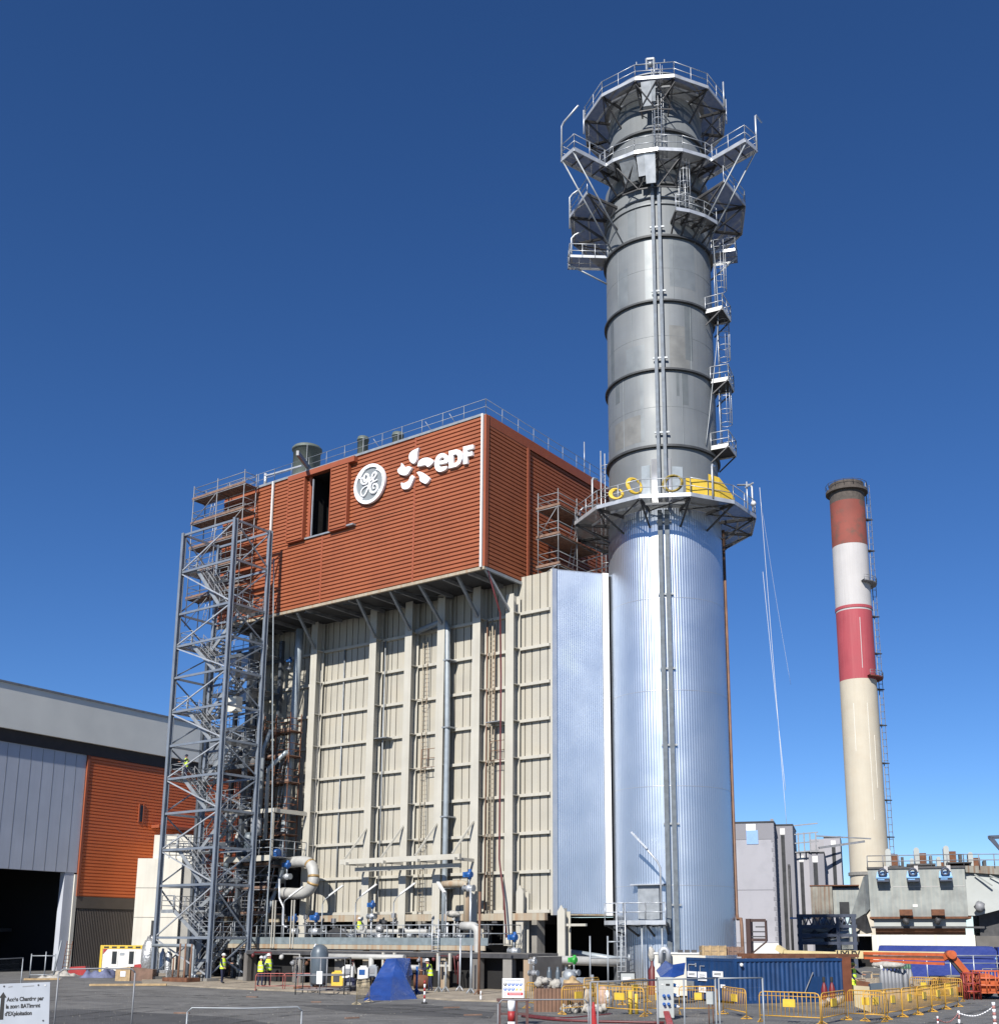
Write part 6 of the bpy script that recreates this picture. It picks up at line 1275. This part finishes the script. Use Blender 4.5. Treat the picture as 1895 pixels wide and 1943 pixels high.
def boxy(name, px0, px1, py0, py1, m, label, cat, dep=.7, z0=None, extra=None, base=None):
    p = G((px0+px1)/2, base or py1); k = FP/(p-CAM).dot(FW); w_ = (px1-px0)/k; za, zb = (max(0, zat(p.x, p.y, py1)) if base else 0), zat(p.x, p.y, py0); t = thing(name, label, cat, (0, 0, 0)); q = MB()
    c = min(.06, w_*.1); q.prism([(-w_/2, 0, za), (w_/2, 0, za), (w_/2, 0, zb-c), (w_/2-c, 0, zb), (-w_/2+c, 0, zb), (-w_/2, 0, zb-c)], (0, dep, 0)); q.build('body', m, t)
    bx('panel', extra or GALVD, t, -w_*.35, -.02, za+(zb-za)*.35, w_*.2, -.001, za+(zb-za)*.8); bx('cap', m, t, -w_*.3, dep*.3, zb+.001, w_*.3, dep*.7, zb+.08)
    for x in (-w_*.38, w_*.3): bx('foot', DARKST, t, x, .05, 0 if not base else max(0, za-.5), x+w_*.09, dep-.05, za-.001 if za > .01 else .001) if base else None
    turn(t, p, hd); return t
boxy('welding_set', 648, 668, 1834, 1856, WHITE, 'white topped welding set right of the slate tank', 'machine', base=1880); boxy('welding_set', 677, 697, 1836, 1858, WHITE, 'white and blue welding set left of the blue tarp', 'machine', extra=BLUV, base=1880); boxy('welding_set', 698, 714, 1834, 1855, GALV, 'grey welding set closest to the blue tarp', 'machine', base=1878)
boxy('generator', 628, 650, 1845, 1874, YELB, 'orange yellow generator beside the slate tank', 'machine', extra=DARKST); boxy('blue_trolley', 655, 672, 1858, 1882, NAVY, 'dark blue trolley under the white welding set', 'trolley')
q = MB(); p = G(655, 1884)
for i in range(3): q.torus(p+V((.1*i, .1, .12+.1*i)), .5-.06*i, .06, Z, 20, 6)
tag(q.build('cable_coil', DARKST), 'dark cable coil lying in front of the welding sets', 'cable')
q = MB(); p = G(800, 1880); q.tube(p+Z*.5-rt0*.4, p+Z*.5+rt0*.4, .38, 16); q.tube(p+Z*.5-rt0*.45, p+Z*.5-rt0*.4, .42, 16); tag(q.build('rusty_drum', RUSTY), 'rusty brown drum lying right of the blue tarp', 'drum')
for px, py, h, r, lab, m_ in ((790, 1890, 1.5, .06, 'blue prop stand leaning against the tarp tent', BLUV), (845, 1886, 1.7, .05, 'thin grey prop with a splayed foot in the dark doorway', GALV), (832, 1886, 2.0, .05, 'taller grey prop left of the thin prop', GALV), (872, 1884, 3.0, .05, 'tall pale pole standing before the basement opening', GALVL), (893, 1889, 2.6, .07, 'grey pole left of the sandy slab', GALV), (908, 1891, 5.4, .07, 'tall brown grey pole rising to the walkway', PIPEB)):
    p = G(px, py); q = MB(); q.tube(p, p+Z*h, r, 8)
    for a in (0, 2.1, 4.2): q.tube(p+Z*.4, p+V((.3*math.cos(a), .3*math.sin(a), .02)), r*.6, 5)
    tag(q.build('prop', m_), lab, 'prop')
# wrapped and loose items near the tower foot
q = MB(); p = G(281, 1858); q.blob(p+Z*1.5, .75, 10, 9, .18, (.8, .8, 1.9)); tag(q.build('wrapped_bundle', FOIL), 'upright bundle wrapped in crumpled white foil at the tower foot', 'bundle')
t = thing('white_skip_table', 'pale metal table with gas bottles at the foot of the stair tower', 'table', G(307, 1862)); p = G(307, 1860); q = MB(); q.box(p.x-1.2, p.y-.5, .5, p.x+1.2, p.y+.5, .7)
q.box(p.x-1.2, p.y-.5, .01, p.x-1.05, p.y+.5, .5); q.box(p.x+1.05, p.y-.5, .01, p.x+1.2, p.y+.5, .5); q.build('table', FOIL, t)
for i in range(3): q = MB(); q.lathe(p+V((-.8+.7*i, 0, .7)), [(0, 1.5), (.08, 1.45), (.09, 1.3), (.24, 1.1), (.24, 0)], 12); tag(q.build('gas_bottle', [FOIL, GALVL, FOIL][i]), ['pale gas bottle at the left on the metal table', 'grey gas bottle in the middle of the metal table', 'pale gas bottle at the right on the metal table'][i], 'bottle')
q = MB(); p = G(343, 1866); 
for i in range(7): q.tube(p+V((-.9+.3*i, .2*(i % 2), .0)), p+V((-.9+.3*i, .2*(i % 2), random.uniform(1.2, 2.6))), .06, 6)
tag(q.build('pipe_bundle', PIPEB), 'bundle of upright brown and grey pipe ends under the stair tower', 'pipes')
q = MB(); q.box(p.x-1.3, p.y-.5, .101, p.x+1.2, p.y+.6, .35); tag(q.build('rusty_skid', RUSTY), 'rusty skid on the ground under the stair tower', 'skid')
q = MB()
for i, px in enumerate((225, 190, 205)): pass
for px, w_, h_, m_, lab, nm, cat in ((145, .8, .7, RED, 'red plastic heap beside the hall corner', 'red_tub', 'tub'), (262, .5, .9, RED, 'small red canister left of the wrapped bundle', 'red_canister', 'canister')):
    p = G(px, 1851); q = MB(); q.prism([p+rt0*-w_, p+rt0*w_, p+rt0*w_*.8+Z*h_, p-rt0*w_*.7+Z*h_*.9], f0*.8); tag(q.build(nm, m_), lab, cat)
def heap(pa, pb, wd, h, seed):
    q = MB(); random.seed(seed); nx, ny = 26, 12; d = pb-pa; L_ = d.length; d.normalize(); n_ = V((-d.y, d.x, 0)); vs = []
    ph_ = [random.uniform(0, 6) for _ in range(6)]
    for i in range(nx+1):
        for j in range(ny+1):
            u, v = i/nx, j/ny; e = min(1, 5*min(u, 1-u))*min(1, 3.2*min(v, 1-v)); e = e**.6
            zz_ = h*e*(.62+.2*math.sin(u*9+ph_[0])+.16*math.sin(u*21+v*7+ph_[1])+.12*math.sin(v*13+u*5+ph_[2]))+random.uniform(0, .09)*h*e
            vs.append(pa+d*(L_*u)+n_*(wd*(v-.2)+.05*math.sin(u*17))+Z*max(.01, zz_))
    q.add(vs, [(i*(ny+1)+j, (i+1)*(ny+1)+j, (i+1)*(ny+1)+j+1, i*(ny+1)+j+1) for i in range(nx) for j in range(ny)], True); random.seed(seed+9); return q
q = heap(G(153, 1856), G(216, 1856), 2.6, .7, 3)
tag(q.build('blue_grey_sheet_heap', mat('faded_blue_sheet', (.16, .18, .3), .7, var=.25, ns=2, bump=.8, bs=5)), 'heap covered by a faded blue grey sheet in front of the cabin', 'heap')
p = G(218, 1862); t = thing('cardboard_pallet', 'wooden pallet with a paper label in front of the cabin', 'pallet', p); MB().prism([p+rt0*-.0, p+rt0*1.0, p+rt0*1.0+Z*.95, p+Z*.85], f0*.8).build('box', WOOD, t); MB().prism([p+rt0*1.05+f0*.1, p+rt0*2.4+f0*.5, p+rt0*2.4+f0*.5+Z*.75, p+rt0*1.05+f0*.1+Z*.9], f0*.9).build('box', WOODD, t); MB().prism([p+rt0*.35-f0*.02+Z*.3, p+rt0*.7-f0*.02+Z*.3, p+rt0*.7-f0*.02+Z*.65, p+rt0*.35-f0*.02+Z*.65], f0*-.01).build('label_sheet', SIGNW, t)
p = G(173, 1838)+Z*.9; t = tag(MB().torus(p, .62, .2, rt0*.6+f0*-.8+Z*.2, 24, 10).build('tyre', RUBB), 'black tyre leaning on the brown hall wall left of the cabin', 'tyre')
for px, w_, lab in ((45, 2.2, 'pale planks lying before the hall doorway'), (170, 4.5, 'long pale kerb plank on the asphalt left of the cabin')):
    p = G(px, 1861 if px < 100 else 1872); q = MB(); q.beam(p+Z*.08, p+rt0*w_+f0*.8+Z*.08, .3, .12); tag(q.build('plank', WOOD), lab, 'plank')
p = G(90, 1858); q = MB(); q = heap(p-rt0*.8, p+rt0*.9, 1.0, .3, 4); tag(q.build('white_sack', BAGW), 'white sack lying under the pipe trestle', 'sack'); p = G(118, 1853); q = MB(); q = heap(p-rt0*1.2, p+rt0*1.0, 1.3, .42, 5); tag(q.build('cream_sack_heap', BAGW), 'cream sack heap at the hall corner', 'sacks')
# ---------------------------------------------------------------- rubbish and gear between safety sign and container
p = G(1044, 1921); t = thing('plank_bin', 'brown slatted bin filled with crumpled paper behind the barrier', 'bin', p); k = FP/(p-CAM).dot(FW); h = .95
for i in range(9): a = p+rt0*(-.62+i*.155); MB().beam(a, a+Z*h, .13, .04, up=f0).build('slat', PIPEB, t)
q = MB(); q.prism([p+f0*.03-rt0*.68, p+f0*.03+rt0*.72, p+f0*.03+rt0*.72+Z*h*.95, p+f0*.03-rt0*.68+Z*h*.95], f0*.8); q.build('liner', WOODD, t)
q = MB()
for i in range(9): q.blob(p+rt0*random.uniform(-.5, .5)+f0*random.uniform(.1, .7)+Z*(h+random.uniform(.0, .3)), random.uniform(.14, .26), 8, 6, .3)
tag(q.build('paper_heap', BAGW), 'crumpled cream paper heaped on the slatted bin', 'paper')
q = MB()
for i in range(22): f = i/21; q.blob(G(1070+f*80, 1925-random.uniform(0, 3))+Z*random.uniform(.05, .25), random.uniform(.1, .2), 8, 6, .3)
tag(q.build('white_bag_row', BAGW), 'row of crumpled white bags along the barrier foot', 'bags')
q = MB(); a, b = G(1070, 1917), G(1105, 1916); q.beam(a+Z*.55, b+Z*.55, .1, 1.1); tag(q.build('brown_board', WOODD), 'brown boarding standing behind the barrier right of the bin', 'board')
PINKS = mat('pale_pink_sack', (.5, .36, .3), .8, var=.2, ns=5, bump=.8, bs=8)
for px, m_, lab in ((1143, PINKS, 'pale pink sack pile behind the barrier'), (1151, FOIL, 'white sack beside the pink sack pile'), (1108, BAGW, 'cream bag behind the barrier plate')):
    p = G(px, 1915); q = MB(); q.blob(p+Z*.45, .36, 10, 8, .25, (.9, .8, 1.3)); tag(q.build('sack', m_), lab, 'sack')
q = MB(); p = G(1196, 1925); q.tube(p, p+Z*.95, .09, 10); q.tube(p+rt0*.25, p+rt0*.25+Z*.8, .07, 10); tag(q.build('yellow_post_pair', YELB), 'pair of short yellow posts behind the barrier left of the cabinet', 'posts')
q = MB(); q.path(catmull([G(1000, 1927), G(1060, 1933), G(1130, 1928), G(1160, 1925)], 6), .05, 6); q.path(catmull([G(990, 1931)+Z*.05, G(1050, 1938)+Z*.05, G(1120, 1941)+Z*.05, G(1260, 1944)+Z*.05], 6), .05, 6); tag(q.build('red_hose', PIPER), 'dark red hose lying along the ground in front of the barriers', 'hose')
p = G(1012, 1893); t = valve(p+Z*1.0, .85, GALVD, FOIL, 'foil wrapped valve left of the cream end leg'); p = G(1089, 1890); valve(p+Z*.95, .95, GALV, GRN, 'green actuator valve in the dark space under the duct')
q = MB(); p = G(1062, 1893); q.tube(p+Z*.7, p+rt0*1.6+Z*.7, .3, 12); q.blob(p+rt0*.5+Z*1.05, .35, 10, 7, .15); q.tube(p+rt0*1.6+Z*.7, p+rt0*1.75+Z*.7, .45, 14); tag(q.build('pump_set', GALV), 'grey pump set with flange under the duct', 'pump')
q = MB(); p = G(1087, 1898); q.blob(p+Z*.5, .5, 10, 7, .3, (1, .8, 1.2)); tag(q.build('tan_sheet_heap', WOOD), 'tan sheet heap in front of the green valve', 'heap')
q = MB(); p = G(1042, 1890)
for i in range(3): q.lathe(p+rt0*.45*i, [(0, 1.5), (.07, 1.48), (.07, 1.36), (.11, 1.28), (.13, 1.2), (.13, 0)], 12)
tag(q.build('gas_cylinder_trio', TANKG), 'three slate grey gas cylinders right of the cream end leg', 'cylinders')
fr = thing('goal_frame', 'pale tube frame like a goal standing in front of the duct shade', 'frame', G(1120, 1888)); q = MB(); p = G(1120, 1890)
for x in (0, .95, 1.65): q.tube(p+rt0*x, p+rt0*x+Z*(3.1), .05, 6)
q.tube(p+Z*1.95, p+rt0*2.1+Z*1.95, .05, 6); q.tube(p+rt0*.95+Z*2.8, p+rt0*1.65+Z*2.8, .05, 6); q.tube(p+rt0*2.1+Z*1.8, p+rt0*2.1+Z*2.15, .09, 8); q.build('tubes', GALV, fr)
q = MB(); p = G(1238, 1888)
for i in range(2): q.lathe(p+rt0*.5*i, [(0, 1.8), (.07, 1.75), (.08, 1.55), (.22, 1.3), (.22, 0)], 12)
tag(q.build('red_brown_cylinders', PIPER), 'two dark red cylinders left of the cream cabin', 'cylinders'); q = MB(); p = G(1237, 1884); q.blob(p+Z*2.1, .35, 8, 6, .2, (.6, .6, 1.1)); tag(q.build('white_cover', BAGW), 'white cover hung above the dark red cylinders', 'cover')
# gas bottles at the right
def bottle(px, py, h, r, m_, lab, group, cap=None, cage=False):
    p = G(px, py); t = thing('gas_cylinder', lab, 'gas cylinder', p, group); q = MB(); q.lathe(p, [(0, h), (r*.35, h-.02), (r*.35, h-.12), (r*.6, h-.22), (r, h-.42), (r, .02), (r*.9, 0)], 14); q.build('shell', m_, t)
    q = MB(); q.lathe(p, [(0, h+.14), (r*.5, h+.12), (r*.5, h-.1)], 10); q.build('cap', cap or GALV, t)
DRED = mat('dark_red_cylinder', (.2, .018, .022), .5, var=.15)
for i, (px, lab) in enumerate(((1565, 'dark red gas cylinder at the left in front of the container'), (1580, 'dark red gas cylinder next to the rusty container corner'))): bottle(px, 1909, 1.15, .14, DRED, lab, 'red gas cylinders', RUBB)
for i in range(5): bottle(1676+i*7, 1896, 1.6, .15, GALVD, 'grey gas cylinder under the white cloth in the rear yard', 'grey cylinders under white cloth', WHITE)
for i in range(5): bottle(1710+i*5, 1896-i % 2, 1.6, .13, GALVD, 'grey gas cylinder with a green neck right of the white cloth', 'grey cylinders with green necks', mat('green_cap', (.06, .16, .09), .5))
q = MB(); p = G(1690, 1896)+Z*1.68; q.blob(p, .5, 12, 7, .12, (1.75, .7, .35)); tag(q.build('white_cloth', BAGW), 'white cloth draped over the tops of the grey cylinders', 'cloth')
q = MB(); a = G(1622, 1922); b = G(1652, 1922); q.prism([a+Z*.25, b+Z*.0, b+Z*1.05, a+Z*1.1], f0*.05); tag(q.build('cream_board', mat('cream_board', (.55, .47, .3), .7)), 'cream plywood board leaning behind the barriers', 'board'); q = MB(); a = G(1653, 1908); q.prism([a, a+rt0*.55, a+rt0*.55+Z*1.0, a+Z*.95], f0*.3); tag(q.build('dark_panel', TANKG), 'dark blue grey panel right of the cream board', 'panel')
for i in range(7):
    p = G(1560+i*6, 1912); q = MB(); q.blob(p+Z*random.uniform(.1, .4), random.uniform(.1, .2), 8, 6, .3); tag(q.build('wrapped_scrap', [GALVD, DARKST, FOIL, BLUT, BAGW, GALVD, TANKG][i]), 'small crumpled scrap piled under the red gas cylinders', 'scrap', 'scraps below the red gas cylinders')
for i in range(6): p = G(1780+i*18, 1878-i % 3); q = MB(); q.box(p.x-.5, p.y-.3, 0, p.x+.5, p.y+.3, random.uniform(.3, .8)); tag(q.build('stone_block', [SAND, WOOD, CONC][i % 3]), 'rough block lying along the sandy edge below the blue shed', 'block', 'blocks below the blue shed')
for i in range(9):
    p = G(1612+i*22, 1890); q = MB(); q.prism([p, p+rt0*.7, p+rt0*.65+Z*random.uniform(.4, .9), p+rt0*.1+Z*random.uniform(.4, .9)], f0*.5); tag(q.build('stored_block', [WOODD, SAND, CONC, RUSTY][i % 4]), 'stored block of building material in the rear yard', 'block', 'stored blocks in the rear yard')
# brown frame stand at the right of the stack foot
t = thing('pipe_stand', 'dark brown bracket stand beside the right foot of the stack', 'stand', SP(10, 5, 0)); b_ = SP(8, 4.9, 0)
q = MB(); q.box(b_.x-.1, b_.y-.1, .05, b_.x+.2, b_.y+.3, 4.2); q.beam(b_+Z*4.1, b_+V((1.0, .5, 4.1)), .14, .18); q.beam(b_+Z*2.9, b_+V((1.0, .5, 2.9)), .14, .18); q.beam(b_+V((1.0, .5, 4.1)), b_+V((1.0, .5, 2.8)), .12); q.beam(b_+V((1.0, .5, 2.8)), b_+Z*1.9, .1); q.build('frame', mat('dark_brown_steel', (.06, .03, .025), .6), t)
for i in range(3): MB().beam(b_+V((.2*i, .12*i, 3.1+.3*i)), b_+V((.95, .5, 3.1+.3*i)), .08).build('rung', DARKST, t)
# ================================================================ workers
def person(px, py, label, z=0.0, face=0.0, vest=HIVIS, helmet=WHITE, trousers=NAVY, lean=0.0, arm=(.25, .9), h=1.78, loc=None):
    """standing figure facing local -y; one continuous skinned body, clothes as children"""
    t = thing('person', label, 'person', (0, 0, 0)); s = h/1.78
    J = {'pel': (0, 0, .95), 'sp': (0, -.02*lean, 1.12), 'ch': (0, -.05*lean, 1.35), 'nk': (0, -.09*lean, 1.50), 'hd': (0, -.12*lean-.02, 1.60), 'tp': (0, -.12*lean-.01, 1.73), 'ns': (0, -.12*lean-.115, 1.62)}
    E_ = [('pel', 'sp'), ('sp', 'ch'), ('ch', 'nk'), ('nk', 'hd'), ('hd', 'tp'), ('hd', 'ns')]; RAD = {'pel': .135, 'sp': .125, 'ch': .15, 'nk': .06, 'hd': .092, 'tp': .078, 'ns': .02}
    for sg, n in ((-1, 'L'), (1, 'R')):
        st_ = .06 if sg > 0 else -.07
        J[n+'h'] = (sg*.1, 0, .9); J[n+'k'] = (sg*.11, -.02+st_*.5, .5); J[n+'a'] = (sg*.12, .03+st_, .1); J[n+'t'] = (sg*.14, -.14+st_, .045)
        J[n+'s'] = (sg*.19, -.05*lean, 1.43); f = arm[0] if sg < 0 else arm[1]; ey = -.28*math.sin(f); J[n+'e'] = (sg*.25, ey-.05*lean, 1.43-.29*math.cos(f)); ex_ = J[n+'e']; J[n+'w'] = (sg*.2, ex_[1]-.24*math.sin(f+.5), ex_[2]-.24*math.cos(f+.5)); wv = J[n+'w']; J[n+'m'] = (sg*.19, wv[1]-.08*math.sin(f+.6), wv[2]-.08*math.cos(f+.6))
        E_ += [('pel', n+'h'), (n+'h', n+'k'), (n+'k', n+'a'), (n+'a', n+'t'), ('ch', n+'s'), (n+'s', n+'e'), (n+'e', n+'w'), (n+'w', n+'m')]
        RAD.update({n+'h': .1, n+'k': .068, n+'a': .048, n+'t': .045, n+'s': .075, n+'e': .052, n+'w': .038, n+'m': .042})
        for i, (dx, l_) in enumerate(((-.03, .075), (-.01, .09), (.01, .085), (.03, .07))):
            a_ = math.sin(f+.8), math.cos(f+.8); mv = J[n+'m']; J[n+'f%d' % i] = (mv[0]+dx, mv[1]-l_*a_[0], mv[2]-l_*a_[1]); E_.append((n+'m', n+'f%d' % i)); RAD[n+'f%d' % i] = .012
        mv = J[n+'m']; J[n+'th'] = (mv[0]-sg*.05, mv[1]-.05, mv[2]-.02); E_.append((n+'m', n+'th')); RAD[n+'th'] = .013
    ks = list(J); me = bpy.data.meshes.new('body'); me.from_pydata([tuple(c*s for c in J[k]) for k in ks], [(ks.index(a), ks.index(b)) for a, b in E_], [])
    o = bpy.data.objects.new('body', me); COL.objects.link(o); sk = o.modifiers.new('skin', 'SKIN'); ss_ = o.modifiers.new('sub', 'SUBSURF'); ss_.levels = ss_.render_levels = 1
    for v_, k_ in zip(me.skin_vertices[0].data, ks): v_.radius = (RAD[k_]*s*(1.25 if k_ in ('ch', 'sp', 'pel') else 1), RAD[k_]*s*(.8 if k_ in ('ch', 'sp', 'pel') else 1)); v_.use_root = (k_ == 'pel')
    bpy.context.view_layer.update(); dg = bpy.context.evaluated_depsgraph_get(); me2 = bpy.data.meshes.new_from_object(o.evaluated_get(dg)); bpy.data.objects.remove(o)
    me2.materials.clear()
    for m_ in (SKIN, trousers, NAVY, RUBB): me2.materials.append(m_)
    for p_ in me2.polygons:
        c = p_.center/s; p_.use_smooth = True
        hand = any((c-V(J[n+'m'])).length < .13 for n in 'LR')
        p_.material_index = 3 if c.z < .1 else (1 if c.z < .95 and abs(c.x) < .19 else (0 if (c.z > 1.5 and abs(c.x) < .12) or hand else 2))
    b_ = bpy.data.objects.new('body', me2); COL.objects.link(b_); b_.parent = t
    q = MB()
    for (z0, z1) in ((.88, 1.0), (1.0, 1.06), (1.06, 1.22), (1.22, 1.28), (1.28, 1.5)):
        qq = MB(); N_ = 14; w0 = lambda zz: (.21 if zz < 1.35 else .21-.5*(zz-1.35)); vs = []
        for zz in (z0, z1):
            yc = -.05*lean*(zz-.9)/.5
            for i in range(N_): g_ = 2*PI*i/N_; vs.append((w0(zz)*math.cos(g_)*s, (yc+.155*math.sin(g_)*(1 if zz < 1.4 else .8))*s, zz*s))
        qq.add(vs, [(i, (i+1) % N_, N_+(i+1) % N_, N_+i) for i in range(N_)], True); qq.build('vest' if z1-z0 > .07 else 'reflective_band', vest if z1-z0 > .07 else REFL, t)
    hy = (-.12*lean-.015)*s; q = MB(); q.lathe((0, hy, 1.68*s), [(.135*s, 0), (.12*s, .01), (.115*s, .06*s), (.08*s, .12*s), (0, .145*s)], 14); q.prism([(-.09*s, hy-.1*s, 1.68*s), (.09*s, hy-.1*s, 1.68*s), (.05*s, hy-.19*s, 1.675*s), (-.05*s, hy-.19*s, 1.675*s)], (0, 0, .012)); q.build('helmet', helmet, t)
    p = loc or (G(px, py, z)); turn(t, p, hd+face); return t
person(493, 1873, 'worker in yellow vest and white helmet standing left of a pair', .1, PI-.5, h=1.8, arm=(.2, .7), z=.1) if 0 else person(493, 1873, 'worker in yellow vest and white helmet at the left of the pair', .1, PI-.6, h=1.76)
person(507, 1872, 'worker in yellow vest and white helmet at the right of the pair, hand raised', .1, PI+.3, h=1.9, arm=(.2, 1.3)); person(421, 1867, 'worker in yellow vest and dark trousers in shade under the stair tower', .1, 1.2, h=1.85)
person(816, 1883, 'worker in yellow vest bending beside the rusty drum', .02, -1.3, h=1.8, lean=1.6, arm=(.9, .8)); person(1621, 1896, 'worker in yellow jacket and yellow helmet by the rusty container corner', 0, .8, helmet=YELB, trousers=HIVIS)
p = V((-67.9, TY0+.75, LV[5]+.03)); person(0, 0, 'worker in yellow vest standing on an upper stair tower landing', face=-1.2, loc=p, helmet=NAVY)
p = V((-56.0, 58.9, PZ+.01)); person(0, 0, 'worker in yellow vest behind the pipes on the walkway', face=.5, loc=p, h=1.7); p = V((-66.6, TY0+1.3, LV[4]+1.3))

# ---------------------------------------------------------------- rear yard clutter behind the barriers
for k in range(26):
    px = 1606+k*11+random.uniform(-4, 4); p = G(px, random.uniform(1874, 1893)); m_ = random.choice([SAND, WOODD, CONC, RUSTY, GALVD, WOOD, CONCD]); q = MB(); w_ = random.uniform(.25, .9); h_ = random.uniform(.2, .8)
    if k % 3 == 0:
        for i in range(4): q.beam(p+Z*(.08+.13*i)-rt0*w_, p+Z*(.08+.13*i)+rt0*w_+f0*random.uniform(-.2, .2), .14, .1)
    elif k % 3 == 1:
        q.rail([p-rt0*w_, p+rt0*w_], h_+.5, .5, .03, (.4,))
    else: q.prism([p-rt0*w_, p+rt0*w_, p+rt0*w_*.9+Z*h_, p+Z*h_*1.15, p-rt0*w_*.85+Z*h_*.9], f0*.7)
    tag(q.build(['timber_pile', 'tube_stand', 'rubble_block'][k % 3], m_), ['small pile of stacked battens in the rear yard', 'low tube stand among the material of the rear yard', 'broken masonry lump in the rear yard below the blue shed'][k % 3], ['timber', 'stand', 'rubble'][k % 3], ['batten piles in the rear yard', 'tube stands in the rear yard', 'masonry lumps in the rear yard'][k % 3])
for k, (x0, x1, py, h_) in enumerate(((1612, 1700, 1880, .75), (1700, 1800, 1876, .6))):
    a, b = G(x0, py), G(x1, py); q = MB(); n_ = 12
    for i in range(n_): q.beam(a.lerp(b, i/n_)+Z*h_*random.uniform(.4, .55), a.lerp(b, (i+.93)/n_)+Z*h_*.5, .5, h_*random.uniform(.85, 1.05))
    tag(q.build('masonry_wall', SAND), ['low broken sandstone coloured wall left of the gas bottles', 'low broken sandstone coloured wall behind the gas bottles'][k], 'wall')

q = MB()
for k in range(1000):
    p = G(random.uniform(-20, 1915), 1884+random.random()**1.3*75); r = random.uniform(.008, .035)*(1 if k % 30 else 2)
    if 935 < pj(p)[0] < 1000 and k % 2: continue
    q.add([p+V((r, 0, .001)), p+V((-r*.6, r, .001)), p+V((-r*.5, -r, .001)), p+V((0, 0, r*.9))], [(0, 1, 3), (1, 2, 3), (2, 0, 3)])
tag(q.build('grit', mat('pale_grit', (.24, .23, .2), .95, var=.4, ns=8)), 'scattered grit and small stones on the asphalt yard', 'grit', None, 'stuff')
for k, (px, py) in enumerate(((590, 1903), (468, 1893), (842, 1914), (655, 1934), (330, 1924), (880, 1928))):
    p = G(px, py); q = MB(); q.beam(p+Z*.03, p+rt0*random.uniform(.3, .7)+f0*random.uniform(-.4, .4)+Z*.03, .1, .05); tag(q.build('wood_offcut', WOODD), 'short weathered wood offcut lying on the open asphalt', 'offcut', 'wood offcuts on the asphalt')
